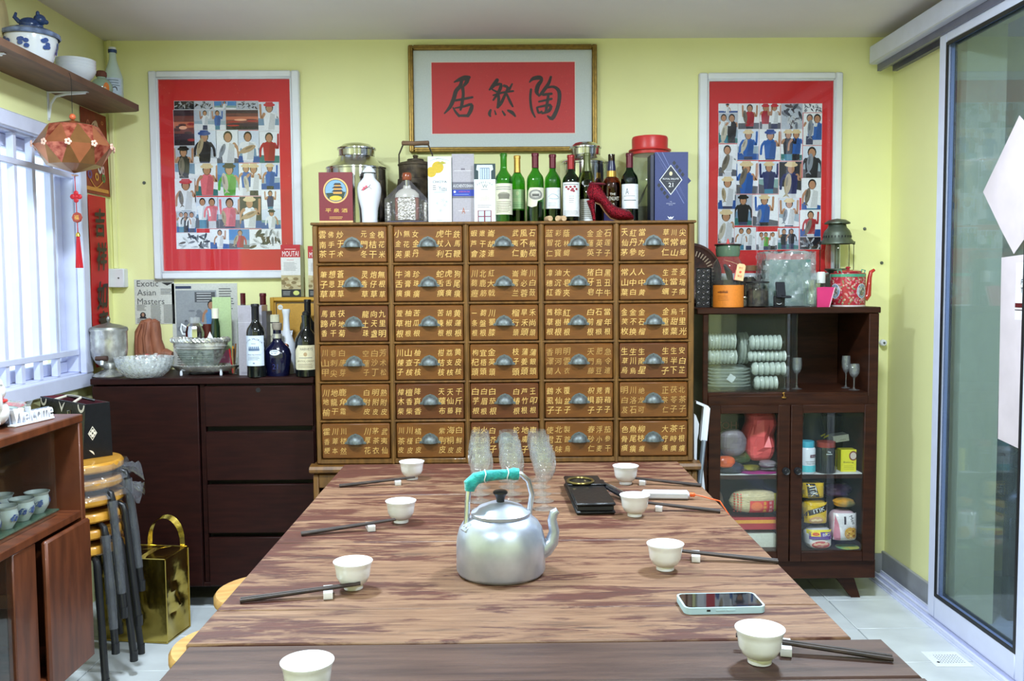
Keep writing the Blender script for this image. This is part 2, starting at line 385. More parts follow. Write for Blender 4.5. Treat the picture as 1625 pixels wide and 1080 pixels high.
for z in (1.715, 1.025):
    g = G(); g.box((-.02, WIN_Y0 + .03, z - .011), (.004, WIN_Y1 - .03, z + .011), bev=.002); g.build('grille_rail', M_ALU, wr)
M_WGL = pane('window_glass', (.96, .99, 1)); M_FROST = mk('frosted_film', srgb(238, 246, 252), .5, var=.03)
nt = M_FROST.node_tree; trl = nt.nodes.new('ShaderNodeBsdfTranslucent'); trl.inputs[0].default_value = (.9, .97, 1, 1); tp_ = nt.nodes.new('ShaderNodeBsdfTransparent')
mxf = nt.nodes.new('ShaderNodeMixShader'); mxf.inputs[0].default_value = .35; nt.links.new(tp_.outputs[0], mxf.inputs[1]); nt.links.new(trl.outputs[0], mxf.inputs[2]); nt.links.new(mxf.outputs[0], nt.nodes['Material Output'].inputs[0])
for (a, b, x) in ((2.66, WIN_Y1 - .07, -.06), (WIN_Y0 + .07, 2.63, -.095)):
    g = G(); g.box((x - .003, a, WIN_Z0 + .07), (x, b, WIN_Z1 - .07)); g.build('pane', M_WGL, wr)
g = G(); g.box((-.078, WIN_Y0 + .06, WIN_Z0 + .10), (-.077, WIN_Y1 - .06, WIN_Z1 - .05)); g.build('frosted_screen', M_FROST, wr)
# sliding glass door, its header rail and floor track
hd = link('trim_1', None, kind='structure', loc=(0, 0, 0))
g = G(); g.box((1.555, .2, 2.195), (WX1, 3.86, 2.27), bev=.004); g.build('header_rail', M_ALU, hd)
g = G(); g.box((1.59, .2, 2.168), (1.605, 3.86, 2.195)); g.box((1.655, .2, 2.168), (WX1, 3.86, 2.195)); g.box((1.605, .2, 2.19), (1.655, 3.86, 2.195)); g.build('header_channel', mk('shadow_grey_aluminium', srgb(120, 120, 140), .4, .4), hd)
tr = link('trim_2', None, kind='structure')
g = G(); g.box((1.572, .2, 0), (1.66, 3.86, .006)); g.build('track_plate', M_ALU, tr)
for x in (1.576, 1.606, 1.640):
    g = G(); g.box((x, .2, .006), (x + .009, 3.86, .021), bev=.002); g.build('track_rib', M_ALU, tr)
M_DGL = pane('door_glass', (.76, .825, .94), .012, 1.45, haze=srgb(165, 182, 178), hz=.08)
def glass_door(nm, y0, y1, xc):
    d = link(nm, None, kind='structure', loc=(xc, 0, 0)); w = .052; z0, z1 = .024, 2.185
    for a, b in ((y0, y0 + w), (y1 - w, y1)):
        g = G(); g.box((-.018, a, z0), (.018, b, z1), bev=.004); g.build('stile', M_ALU, d)
    g = G(); g.box((-.018, y0 + w, z0), (.018, y1 - w, z0 + .085), bev=.004); g.build('bottom_rail', M_ALU, d)
    g = G(); g.box((-.018, y0 + w, z1 - .05), (.018, y1 - w, z1), bev=.004); g.build('top_rail', M_ALU, d)
    g = G(); q = .013
    for s_ in (-.0185, .0145):
        ring(g, y0 + w - .001, y1 - w + .001, z0 + .084, z1 - .049, q, s_, s_ + .004, 0)
    g.build('gasket', M_GASK, d)
    g = G(); g.box((-.003, y0 + w, z0 + .085), (.003, y1 - w, z1 - .05)); g.build('glass_pane', M_DGL, d)
    return d
glass_door('door_1', 2.70, 3.335, 1.618); glass_door('door_2', 2.05, 2.70 - .004, 1.618)
# round ceiling downlights
M_LED = emit('led_diffuser', (.95, .98, 1), 6.0)
for k, (lx, ly) in enumerate(LAMPS):
    r = thing('ceiling_downlight', 'round white ceiling downlight over the ' + ('window side of the table, nearer the cabinets', 'door side of the table, nearer the cabinets', 'window side of the room behind the table end', 'door side of the room behind the table end')[k], 'ceiling light', (lx, ly, CEIL), group='ceiling downlights')
    g = G(); g.lathe([(.125, -.0), (.15, -.002), (.15, -.018), (.128, -.024), (.122, -.014), (.122, 0)], 36); g.build('trim_ring', M_WHITE, r)
    g = G(); g.lathe([(0, -.012), (.122, -.012), (.122, -.006), (0, -.006)], 36); g.build('diffuser', M_LED, r)
# =================================================================== MEDICINE CABINET
MC = thing('medicine_cabinet', 'tall brown Chinese apothecary cabinet with rows of lettered drawers against yellow wall', 'cabinet', (0.004, 3.42, 0))
mx0, mx1, D = -.722, .722, .40
def part(nm, a, b, mat, par, bev=.003, **k):
    g = G(); g.box(a, b, bev=bev); return g.build(nm, mat, par, **k)
ROWZ = [1.504 - .1494 * j for j in range(6)]; COLX = [-.702 + .2845 * i for i in range(5)]; DW, DH = .263, .139
part('top_board', (mx0 - .006, -.006, 1.507), (mx1 + .006, D, 1.517), M_MED, MC)
part('side_panel', (mx0, .02, .6), (mx0 + .014, D, 1.507), M_MED, MC); part('side_panel', (mx1 - .014, .02, .6), (mx1, D, 1.507), M_MED, MC)
part('back_panel', (mx0 + .014, D - .01, .05), (mx1 - .014, D, 1.507), M_MEDX, MC)
part('gap_shadow_board', (mx0 + .014, .03, .62), (mx1 - .014, .034, 1.5), M_GASK, MC, 0)  # black sheet added behind the drawers, stands in for shade in the gaps
for i in range(6):
    xa = COLX[i] - .0215 if i < 5 else COLX[4] + DW; xb = xa + .0215
    if i == 0: xa = mx0
    if i == 5: xb = mx1
    g = G(); g.box((xa, 0, .598), (xb, .03, 1.507), bev=.004)
    if 0 < i < 5: g.box((xa + .006, -.003, .598), (xb - .006, 0, 1.507), bev=.0015)
    g.build('stile', M_MED, MC)
for j in range(7):
    zb = ROWZ[j] if j < 6 else ROWZ[5] - DH; zt = (ROWZ[j - 1] - DH) if j else 1.507
    if j == 6: zb = .598; zt = ROWZ[5] - DH
    g = G(); g.box((mx0 + .01, .001, zb), (mx1 - .01, .03, zt if j else 1.508), bev=.003)
    if 0 < j < 6: g.box((mx0 + .012, -.002, (zb + zt) / 2 - .002), (mx1 - .012, .001, (zb + zt) / 2 + .002), bev=.001)
    g.build('rail', M_MED, MC)
TXT = ['雲南茶佛手干炒于术元門冬金桔干槐花米', '小金英無花果女金丹虎杖利牛入石鉄馬鞭', '蝦芦會嫩干漆崙胡連武夷仁風不動石楸榄', '蓝智仁彩花寳蔭林蝎金蓮英金英子石莲子', '天仙茅紅丹參當九吃草菜仁川常山尖榔鄉',
       '筆子草想思草蒼耳草灵香草炮仔草無根草', '牛舌癀鴻膏癀珍珠癀蛇舌癀虎舌癀狗尾癀', '川蒭癧北鹿筋紅大戟崙罵兰崙必蓉川白蔹', '漳穗紅油沉香大皂夾猪牙皂白丑牛黑丑牛', '常山葉人中白人中黄生牡蠣莶當子麦瑞癀',
       '馬蹄香鉄吊干茯地菊龍土珠向天盏九里明', '萱草根柚柑根苦瓜根苦楝根胡椒根黄蓮根', '一条根蒭盤根川蜀膝榴行頭旱禾頭禾尚頭', '茜草根棕樹根紅椿根白前根石榴根當年根', '金笑枚金不换金石榴金重楼烏甜葉千里光',
       '川山甲皂刺尖白唐芽空蓮子白沙丁芳术松', '川楝子山查核柚子核柑桔核荔支核黄皮核', '枸杞頭宜梧頭金英頭枝子頭蒲姜頭蒲銀頭', '香澤蘭明河人明雲衣天門藤肥鳥豆急令連', '生草烏生川烏生南星生附子生半下安白芷',
       '川地榆地龍干鹿角霜白附皮明附皮熟附皮', '樟木柴檀香柴降真香天蘿布天仙藤千斤秤', '白芋根白眉根白茄根白椿根芦竹根王叩根', '鶴虱子水仙子覆盆子枳椇子茺蔚子青葙子', '明白芨川洛石绝龙可正茶仁茯苓子北茶子',
       '霍香梗川萆本川楼然川厚花茅茶衣武夷仙', '川茶皮川槿皮橘白皮紫荆皮海桐皮白鮮皮', '刺瓜子火麻仁白芥子蛇床子地膚子車前子', '使君子北五味製首烏春砂仁浮小麦茄参干', '色骨癀魚尾癀柳枝癀大疔癀茶時癀千根癀',
       '土茯苓土木香土牛七土白芍土人參土當歸']
FADE = {3: .35, 15: .6, 18: .55, 24: .5, 25: .3, 26: .3, 28: .35, 20: .3, 7: .3, 8: .2}
GOLDC = srgb(222, 180, 104)
# cup pull shared by every drawer
g = G(); nth, nph = 12, 6; vs = []; fs = []
for i in range(nth + 1):
    th = math.pi * i / nth
    for j in range(nph + 1):
        ph = math.pi / 2 * j / nph; vs.append((.026 * math.cos(th) * math.cos(ph), -.02 * math.sin(ph) - .002, .027 * math.sin(th) * math.cos(ph)))
for i in range(nth):
    for j in range(nph): a = i * (nph + 1) + j; fs.append((a, a + 1, a + nph + 2, a + nph + 1))
g.add(vs, fs); g.add([(x * .93, y * .93, z * .93) for x, y, z in vs], [f[::-1] for f in fs])
pl = [(-.036, -.001), (.036, -.001), (.037, .004), (.029, .009), (.026, .02), (.014, .031), (0, .036), (-.014, .031), (-.026, .02), (-.029, .009), (-.037, .004)]
g.prism(pl, .002, M=Matrix(((1, 0, 0, 0), (0, 0, -1, 0), (0, 1, 0, 0), (0, 0, 0, 1))))
for x, z in ((-.031, .004), (.031, .004), (0, .031)): g.ell((x, -.0025, z), (.0022, .0015, .0022), 8, 5)
g.v = [(x * 1.12, y * 1.1, z * 1.08) for x, y, z in g.v]; hme = g.mesh('handle', M_PEWTER, 50)
dg = G(); dg.box((0, -.004, 0), (DW - .004, .018, DH - .004), bev=.004); dme = [dg.mesh('drawer', m) for m in (M_MEDD, M_MEDX)]
def letter(idx, W, H):
    p = Pr(); s_ = TXT[idx]; f = FADE.get(idx, .06 + .12 * rnd.random()); base = srgb(122, 74, 28)
    c = tuple(a * (1 - f) + b * f for a, b in zip(GOLDC, base))
    xs = [.038 + .058 * 0, .113, .186, .0, .0, .0]; xs = [.065, .19, .315, .665, .79, .915]
    for k in range(6):
        for r in range(3):
            ch = s_[k * 3 + r]; h = H * .19 * (.9 + .2 * rnd.random())
            p.text(ch, W * xs[k] + rnd.uniform(-.001, .001), H * (.775 - .275 * r) + rnd.uniform(-.002, .002), h * .1 if ch == '一' else h, c, 1, w=h * (.84 + .2 * rnd.random()) if ch not in '一川' else h * .8, shear=rnd.uniform(.02, .2), rot=rnd.uniform(-.06, .08))
    gs = []
    for hf in (0, 1):
        q = Pr(); q.a = p.a[hf * 9:hf * 9 + 9]; g = G(); q.put(g, front(-.0042), step=.0002); gs.append(g)
    return gs
for j in range(6):
    for i in range(5):
        k = j * 5 + i
        d = link('drawer', dme[1 if k in (19, 27, 21, 22, 10) else 0], MC, (COLX[i] + .002, rnd.uniform(-.001, .003), ROWZ[j] - DH + .002))
        for g in letter(k, DW - .004, DH - .004): g.build('lettering', INK, d, sharp=0)
        link('handle', hme, d, (DW / 2 - .002 + rnd.uniform(-.002, .002), -.004, DH * .5 - .012))
# plinth moulding and the lower case
g = G(); prof = [(-.012, .565), (-.024, .572), (-.026, .582), (-.018, .592), (.02, .598), (.02, .56)]
g.prism(prof, 2 * .747, M=Matrix(((0, 0, 1, -.747), (1, 0, 0, 0), (0, 1, 0, 0), (0, 0, 0, 1)))); g.box((-.735, .02, .56), (.735, D, .598)); g.build('waist_moulding', M_MED, MC)
for a, b in ((-.735, -.715), (.715, .735)): part('lower_side', (a, -.01, .0), (b, D, .56), M_MED, MC)
part('lower_rail', (-.715, -.008, .508), (.715, .03, .56), M_MED, MC); part('lower_rail', (-.715, -.008, .29), (.715, .03, .33), M_MED, MC); part('lower_rail', (-.715, -.008, .05), (.715, .03, .10), M_MED, MC)
for i in range(5):
    d = part('lower_drawer', (-.7 + .284 * i, -.004, .333), (-.7 + .284 * i + .262, .018, .505), M_MEDD, MC, .004)
    for g in letter(30, .258, .165): g.build('lettering', INK, d, (-.698 + .284 * i, -.0002, .336), sharp=0)
    link('handle', hme, d, (-.7 + .284 * i + .131, -.004, .41)); part('lower_door', (-.7 + .284 * i, 0, .103), (-.7 + .284 * i + .262, .018, .287), M_MEDX, MC, .004)
# =================================================================== SIDEBOARD
SB = thing('sideboard', 'low dark mahogany sideboard with one door and four drawers under the collage', 'sideboard', (0, 3.52, 0))
sx0, sx1 = -1.606, -.742
part('worktop', (sx0 - .006, -.012, .9), (sx1, .37, .925), M_DARKWOOD, SB)
part('side_panel', (sx0, 0, .09), (sx0 + .016, .368, .9), M_DARKWOOD, SB); part('side_panel', (sx1 - .016, 0, .09), (sx1, .368, .9), M_DARKWOOD, SB)
part('back_panel', (sx0 + .016, .36, .09), (sx1 - .016, .368, .9), M_DARKWOOD, SB); part('bottom_board', (sx0, 0, .092), (sx1, .368, .11), M_DARKWOOD, SB)
part('divider', (-1.193, .004, .11), (-1.172, .36, .9), M_DARKWOOD, SB)
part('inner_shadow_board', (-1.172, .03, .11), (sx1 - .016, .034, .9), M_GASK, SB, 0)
part('door', (sx0 + .002, -.012, .097), (-1.195, .006, .894), M_DARKWOOD, SB, .002)
for z0, z1 in ((.733, .892), (.52, .713), (.31, .503), (.1, .292)):
    d = part('drawer', (-1.168, -.012, z0), (sx1 - .004, .008, z1), M_DARKWOOD, SB, .002)
    if z1 > .88:
        g = G(); c = at(411, 618, Y=3.52); g.lathe([(0, 0), (.009, 0), (.009, .002), (0, .002)], 14, M=Matrix.Translation((c.x, -.012, c.z)) @ Matrix.Rotation(math.pi / 2, 4, 'X')); g.build('keyhole', M_GASK, d)
for x in (sx0 + .05, sx1 - .09): part('plinth_foot', (x, .06, 0), (x + .05, .32, .092), M_BLACK, SB)
# =================================================================== GLASS-FRONTED CABINET (right)
RC = thing('glass_cabinet', 'brown teak cabinet with sliding glass above and two glazed doors below', 'cabinet', (0, 3.54, 0))
rx0, rx1 = .787, 1.484; RD = .335
part('top_board', (rx0 - .025, -.006, 1.157), (rx1 + .004, RD, 1.181), M_RCAB, RC)
for a, b in ((rx0, rx0 + .021), (rx1 - .04, rx1)): part('side_panel', (a, 0, .094), (b, RD, 1.157), M_RCAB, RC)
part('back_panel', (rx0 + .021, RD - .01, .094), (rx1 - .04, RD, 1.157), M_RCAB, RC)
part('middle_shelf', (rx0 + .021, .0, .815), (rx1 - .04, RD - .01, .845), M_RCAB, RC)
part('middle_rail', (rx0 + .021, -.004, .785), (rx1 - .04, .02, .833), M_RCAB, RC, .002)
part('bottom_board', (rx0 + .021, .0, .16), (rx1 - .04, RD - .01, .205), M_RCAB, RC)
part('base_rail', (rx0, -.003, .094), (rx1, .03, .17), M_RCAB, RC, .002)
M_SHELFW = mk('white_shelf_paper', srgb(215, 215, 215), .6)
sh = part('lower_shelf', (rx0 + .021, .028, .492), (rx1 - .04, RD - .01, .51), M_RCAB, RC, .001)
part('shelf_liner', (rx0 + .025, .027, .51), (rx1 - .045, RD - .012, .5125), M_SHELFW, sh, 0)
part('lower_divider', (1.128, .03, .205), (1.14, RD - .01, .785), M_RCAB, RC)
M_CGL = pane('cabinet_glass', (.97, .98, .975), .015, 1.36, haze=srgb(150, 165, 155), hz=.01)
part('sliding_glass', (rx0 + .022, .012, .847), (1.165, .016, 1.155), M_CGL, RC, 0)
part('sliding_glass', (rx0 + .03, .024, .847), (1.12, .028, 1.155), M_CGL, RC, 0)
for a, b in ((rx0 + .021, 1.130), (1.134, rx1 - .012)):
    d = link('door', None, RC); z0, z1 = .168, .797; w = .047
    part('door_frame', (a, -.018, z0), (a + w, .0, z1), M_RCAB, d, .002); part('door_frame', (b - w, -.018, z0), (b, .0, z1), M_RCAB, d, .002)
    part('door_frame', (a + w, -.018, z0), (b - w, .0, z0 + .04), M_RCAB, d, .002); part('door_frame', (a + w, -.018, z1 - .033), (b - w, .0, z1), M_RCAB, d, .002)
    part('glass_pane', (a + w - .004, -.010, z0 + .036), (b - w + .004, -.007, z1 - .03), M_CGL, d, 0)
    kx = 1.114 if a < 1 else 1.161
    g = G(); M = Matrix.Translation((kx, -.018, .535)) @ Matrix.Rotation(math.pi / 2, 4, 'X'); g.lathe([(0, .014), (.006, .014), (.008, .012), (.0135, .015), (.015, .012), (.013, .006), (.015, .001), (.015, 0), (0, 0)], 20, M=M); g.build('knob', M_BLACK, d)
g = G(); g.box((1.098, -.012, .822), (1.116, .0, .829), bev=.002); g.tube([(1.107, -.006, .829), (1.107, -.008, .838), (1.103, -.006, .843), (1.109, -.006, .845)], .003, 6); g.build('brass_catch', mk('brass', srgb(196, 150, 80), .3, 1.), RC)
for s_, x in ((1, rx1 - .115), (-1, rx0 + .115)):
    for y0 in (.03, .27):
        g = G(); vs = [(x - .035 * 1, y0, .094), (x + .04, y0, .094), (x + .04, y0 + .045, .094), (x - .035, y0 + .045, .094)]
        o = .045 * s_; vs2 = [(x - .008 + o, y0 + .008, 0), (x + .028 + o, y0 + .008, 0), (x + .028 + o, y0 + .036, 0), (x - .008 + o, y0 + .036, 0)]
        g.add(vs + vs2, [(0, 1, 2, 3), (7, 6, 5, 4), (0, 4, 5, 1), (1, 5, 6, 2), (2, 6, 7, 3), (3, 7, 4, 0)]); g.build('leg', M_RCAB, RC)
# =================================================================== TABLE
m = bpy.data.materials.new('worn_table_wood'); m.use_nodes = True; nt = m.node_tree; b = nt.nodes['Principled BSDF']; N = nt.nodes.new; Lk = nt.links.new
tc = N('ShaderNodeTexCoord')
def nz_(sc_, st, det=6, dist=0.):
    mp = N('ShaderNodeMapping'); mp.inputs['Scale'].default_value = st; Lk(tc.outputs['Object'], mp.inputs[0]); n = N('ShaderNodeTexNoise'); n.inputs['Scale'].default_value = sc_; n.inputs['Detail'].default_value = det; n.inputs['Roughness'].default_value = .66; n.inputs['Distortion'].default_value = dist; Lk(mp.outputs[0], n.inputs['Vector']); return n.outputs['Fac']
def ramp_(src, stops):
    r = N('ShaderNodeValToRGB'); e = r.color_ramp.elements
    while len(e) < len(stops): e.new(.5)
    for q, (p_, c) in zip(e, stops): q.position = p_; q.color = (*c, 1) if len(c) == 3 else c
    Lk(src, r.inputs[0]); return r.outputs[0]
def mix_(f, a, c, bt='MIX'):
    x = N('ShaderNodeMix'); x.data_type = 'RGBA'; x.blend_type = bt
    if isinstance(f, float): x.inputs[0].default_value = f
    else: Lk(f, x.inputs[0])
    Lk(a, x.inputs[6]); Lk(c, x.inputs[7]); return x.outputs[2]
def add_(a, c, k):
    x = N('ShaderNodeMath'); x.operation = 'MULTIPLY_ADD'; Lk(c, x.inputs[0]); x.inputs[1].default_value = k; Lk(a, x.inputs[2]); return x.outputs[0]
grain = nz_(5, (1.0, 13, 1), 9, .8); pale = ramp_(grain, [(.3, srgb(82, 57, 42)), (.46, srgb(116, 84, 62)), (.66, srgb(140, 108, 83))])
patch = nz_(4.6, (1, 5.5, 1), 11, .7); big = nz_(1.5, (1, 1.4, 1), 3); fine = nz_(20, (1, 5, 1), 8)
sx_ = N('ShaderNodeSeparateXYZ'); Lk(tc.outputs['Object'], sx_.inputs[0])
msk = add_(add_(patch, big, .55), fine, .34)
msk = add_(msk, sx_.outputs['X'], -.11); msk = add_(msk, sx_.outputs['Y'], .035)
red = ramp_(nz_(9, (1, 14, 1), 6), [(.3, srgb(58, 27, 20)), (.7, srgb(88, 44, 32))])
c1 = mix_(ramp_(msk, [(.965, (0, 0, 0)), (1.0, (.85, .85, .85))]), pale, red) if False else None
mm_ = N('ShaderNodeMapRange'); mm_.inputs[1].default_value = .915; mm_.inputs[2].default_value = .99; Lk(msk, mm_.inputs[0])
c1 = mix_(mm_.outputs[0], pale, red)
dk = nz_(5, (1, 9, 1), 10, 1.0); dm = N('ShaderNodeMapRange'); dm.inputs[1].default_value = .60; dm.inputs[2].default_value = .70; dm.inputs[4].default_value = .75; Lk(dk, dm.inputs[0])
dcol = N('ShaderNodeRGB'); dcol.outputs[0].default_value = (*srgb(60, 44, 38), 1)
Lk(mix_(dm.outputs[0], c1, dcol.outputs[0]), b.inputs['Base Color']); b.inputs['Roughness'].default_value = .5
bp = N('ShaderNodeBump'); bp.inputs['Strength'].default_value = .35; bp.inputs['Distance'].default_value = .003; Lk(add_(grain, msk, -.6), bp.inputs['Height']); Lk(bp.outputs[0], b.inputs['Normal'])
M_TABLE = m
M_LEAF = mk('dark_leaf_wood', srgb(84, 62, 54), .45, col2=srgb(58, 40, 36), vs=5, stretch=(1, 12, 1), bump=.1, bs=40, det=8)
TZ = .75
TB = thing('dining_table', 'long rectangular wooden dining table with a badly worn plank top', 'table', (.02, 1.98, 0))
part("end_leaf", (-.492, .86 - 1.98, TZ - .034), (.545, 1.1765 - 1.98, TZ - .001), M_LEAF, TB, .004)
seams = [1.312, 1.452, 1.84, 2.26, 2.655]
for a, c in zip(seams, seams[1:]): part('plank', (-.496, a - 1.98 + .0008, TZ - .032), (.497, c - 1.98 - .0008, TZ + rnd.uniform(-.0006, 0)), M_TABLE, TB, .0025)
part('end_leaf', (-.492, 1.178 - 1.98, TZ - .034), (.542, 1.3095 - 1.98, TZ - .001), M_LEAF, TB, .004)
for y0 in (-.95, .52):
    for x0 in (-.42, .36): part('leg', (x0, y0, 0), (x0 + .06, y0 + .06, TZ - .032), M_DARKWOOD, TB, .004)
for x0 in (-.4, .375): part('apron', (x0, -.9, TZ - .12), (x0 + .022, .52, TZ - .032), M_DARKWOOD, TB, .002)
for y0 in (-.93, .535): part('apron', (-.36, y0, TZ - .12), (.36, y0 + .022, TZ - .032), M_DARKWOOD, TB, .002)
# =================================================================== DISPLAY CABINET (left wall)
DX = -1.272; DY0, DY1 = 1.72, 2.715; DZ = .9
DC = thing('display_cabinet', 'low orange-brown teak display cabinet with sliding glass over wooden doors, along window wall', 'cabinet', (DX, DY1, 0))
L_ = DY1 - DY0; dd = .385
part('top_board', (-dd, -L_, DZ - .024), (.0, 0, DZ), M_DISP, DC)
part('end_panel', (-dd, -.024, .17), (-.002, 0, DZ - .024), M_DISP, DC); part('end_panel', (-dd, -L_, .17), (-.002, -L_ + .024, DZ - .024), M_DISP, DC)
part('back_panel', (-dd, -L_ + .024, .17), (-dd + .012, -.024, DZ - .024), M_RCAB, DC)
part('middle_shelf', (-dd + .012, -L_ + .024, .588), (-.004, -.024, .612), M_DISP, DC)
part('bottom_board', (-dd + .012, -L_ + .024, .17), (-.004, -.024, .194), M_DISP, DC)
part('sliding_glass', (-.05, -.46, .612), (-.046, -.085, DZ - .026), M_CGL, DC, 0); part('sliding_glass', (-.04, -L_ + .026, .612), (-.036, -.43, DZ - .026), M_CGL, DC, 0)
part('door', (-.006, -.265, .155), (.012, -.001, .583), M_DISP, DC, .006)
part('inner_stile', (-.03, -.40, .194), (-.008, -.285, .588), M_DISP, DC)
part('glass_door', (-.02, -.8, .194), (-.014, -.40, .588), M_CGL, DC, 0)
g = G(); g.box((-.09, -.30, .0), (-.05, -.26, .17)); g.build('leg', M_DISP, DC); g = G(); g.box((-.09, -.9, .0), (-.05, -.86, .17)); g.build('leg', M_DISP, DC)
g = G(); g.box((-.35, -.30, .0), (-.31, -.26, .17)); g.build('leg', M_DISP, DC); g = G(); g.box((-.35, -.9, .0), (-.31, -.86, .17)); g.build('leg', M_DISP, DC)
# =================================================================== WALL DECORATION
def pb(x0, y0, x1, y1, Y):
    a, b = at(x0, y1, Y=Y), at(x1, y0, Y=Y); return a.x, a.z, b.x, b.z
RED = srgb(206, 30, 36); M_RED = mk('red_paper', srgb(200, 26, 32), .6, var=.08, vs=6)
M_FGL = pane('picture_glass', (1, 1, 1), .01, 1.45)
SKIN = srgb(176, 128, 98); WHT = srgb(228, 230, 240); LAV = srgb(205, 210, 228)
def person(p, cx, b, h, shirt, hair=srgb(30, 24, 24), pants=srgb(60, 62, 80), hat=None, arm=0, L=3, skin=SKIN):
    hd = h * .13; ty = b + h * .78
    p.poly([(cx - h * .12, b), (cx + h * .12, b), (cx + h * .11, b + h * .4), (cx - h * .11, b + h * .4)], pants, L)
    p.poly([(cx - h * .13, b + h * .28), (cx + h * .13, b + h * .28), (cx + h * .165, ty - h * .07), (cx + h * .06, ty), (cx - h * .06, ty), (cx - h * .165, ty - h * .07)], shirt, L + 1)
    for s_ in (-1, 1):
        e = (cx + s_ * h * .24, b + h * (.42 if arm == 0 else (.95 if (arm == 1 and s_ > 0) or arm == 2 else .4)), h * .06)
        p.stroke([(cx + s_ * h * .14, ty - h * .07, h * .08), (cx + s_ * h * .22, b + h * .6, h * .06), e], shirt if rnd.random() < .5 else skin, L + 2)
    p.rect(cx - h * .035, ty - h * .03, cx + h * .035, ty + h * .05, skin, L + 2)
    p.poly([(cx - h * .04, b + h * .3), (cx + h * .13, b + h * .3), (cx + h * .15, ty - h * .08), (cx + h * .03, ty - h * .04)], tuple(q * .72 for q in shirt), L + 2)
    p.disc(cx, b + h * .88, hd * .8, hd, hair, L + 2, 12); p.disc(cx, b + h * .86, hd * .62, hd * .8, skin, L + 3, 12)
    if hat: p.disc(cx, b + h * .95, hd * 1.2, hd * .4, hat, L + 4, 12); p.disc(cx, b + h * .99, hd * .8, hd * .6, hat, L + 5, 12)
def fish(p, cx, cy, l, col, rot=1.5, L=7):
    p.disc(cx, cy, l * .5, l * .17, col, L, 12, rot=rot)
    c, s_ = math.cos(rot), math.sin(rot); e = lambda a, q: (cx + a * c - q * s_, cy + a * s_ + q * c)
    p.poly([e(-l * .42, 0), e(-l * .66, l * .17), e(-l * .58, 0), e(-l * .66, -l * .17)], col, L); p.disc(*e(l * .1, l * .05), l * .25, l * .06, tuple(q * .55 for q in col), L + 1, 8, rot=rot)
def snapshot(kind, w, h):
    p = Pr(); R_ = rnd; k = kind
    sky = {'s': srgb(206, 214, 232), 'w': srgb(226, 228, 236), 'b': srgb(74, 130, 190), 'd': srgb(40, 38, 44), 'g': srgb(178, 184, 200)}[k[0]]
    p.rect(0, 0, w, h, sky, 0)
    if k[1] == 'S':
        for i, c in enumerate(((60, 40, 50), (110, 60, 56), (190, 104, 80), (120, 66, 64), (62, 46, 60), (40, 34, 44))): p.rect(0, h * (1 - (i + 1) / 6), w, h * (1 - i / 6), srgb(*c), 1)
        for _ in range(7): p.disc(w * R_.random(), h * R_.random(), w * .2, h * .04, srgb(70 + R_.randint(0, 120), 50, 52), 2, 10)
        p.disc(w * .45, h * .5, w * .2, h * .05, srgb(236, 170, 140), 3, 12)
    elif k[1] == 'F':
        for _ in range(22): fish(p, w * (.08 + .84 * R_.random()), h * (.1 + .8 * R_.random()), min(w, h) * .42, srgb(*R_.choice([(40, 42, 50), (190, 192, 200), (120, 124, 136), (70, 52, 50)])), R_.random() * 3, 2 + R_.randint(0, 4))
    else:
        sea = srgb(*R_.choice([(150, 168, 186), (110, 140, 170), (170, 176, 188), (130, 160, 160)]))
        if k[0] in 'sgb': p.rect(0, 0, w, h * .45, sea, 1)
        p.poly([(0, 0), (w, 0), (w, h * (.12 + .15 * R_.random())), (0, h * (.2 + .15 * R_.random()))], srgb(*R_.choice([(220, 222, 230), (50, 110, 110), (40, 80, 150), (90, 90, 100)])), 2)
        n = int(k[2]); shirts = {'r': srgb(170, 30, 44), 'w': srgb(222, 224, 232), 'b': srgb(44, 92, 170), 'k': srgb(34, 32, 40), 'p': srgb(220, 110, 120), 'g': srgb(90, 170, 70), 'n': srgb(40, 44, 96)}
        hats = {'-': None, 'h': srgb(214, 190, 150), 'R': srgb(190, 40, 50), 'B': srgb(40, 70, 140), 'K': srgb(26, 24, 28)}
        for i in range(n):
            cx = w * ((i + .5) / n * .8 + .1 + R_.uniform(-.05, .05)); hh = h * (R_.uniform(1.15, 1.4) if n == 1 else R_.uniform(.95, 1.15)); b = h * .97 - hh
            person(p, cx, b, hh, shirts[k[3 + (i % max(1, len(k) - 5))]], pants=srgb(*R_.choice([(60, 62, 90), (200, 200, 210), (40, 36, 40), (60, 120, 150)])), hat=hats[k[-2]], arm=R_.randint(0, 2))
        if k[-1] == 'f': fish(p, w * R_.uniform(.25, .4), h * R_.uniform(.3, .55), h * R_.uniform(.38, .6), srgb(*R_.choice([(168, 150, 120), (130, 136, 150), (186, 178, 164), (110, 100, 90)])), R_.uniform(1.2, 1.9))
        if k[-1] == 'F': fish(p, w * .45, h * .42, h * .55, srgb(170, 140, 110), .4)
    out = []
    for vs, fs, c, L in p.a: out.append(([(min(max(u, 0), w), min(max(v, 0), h)) for u, v in vs], fs, c, L))
    p.a = out; return p
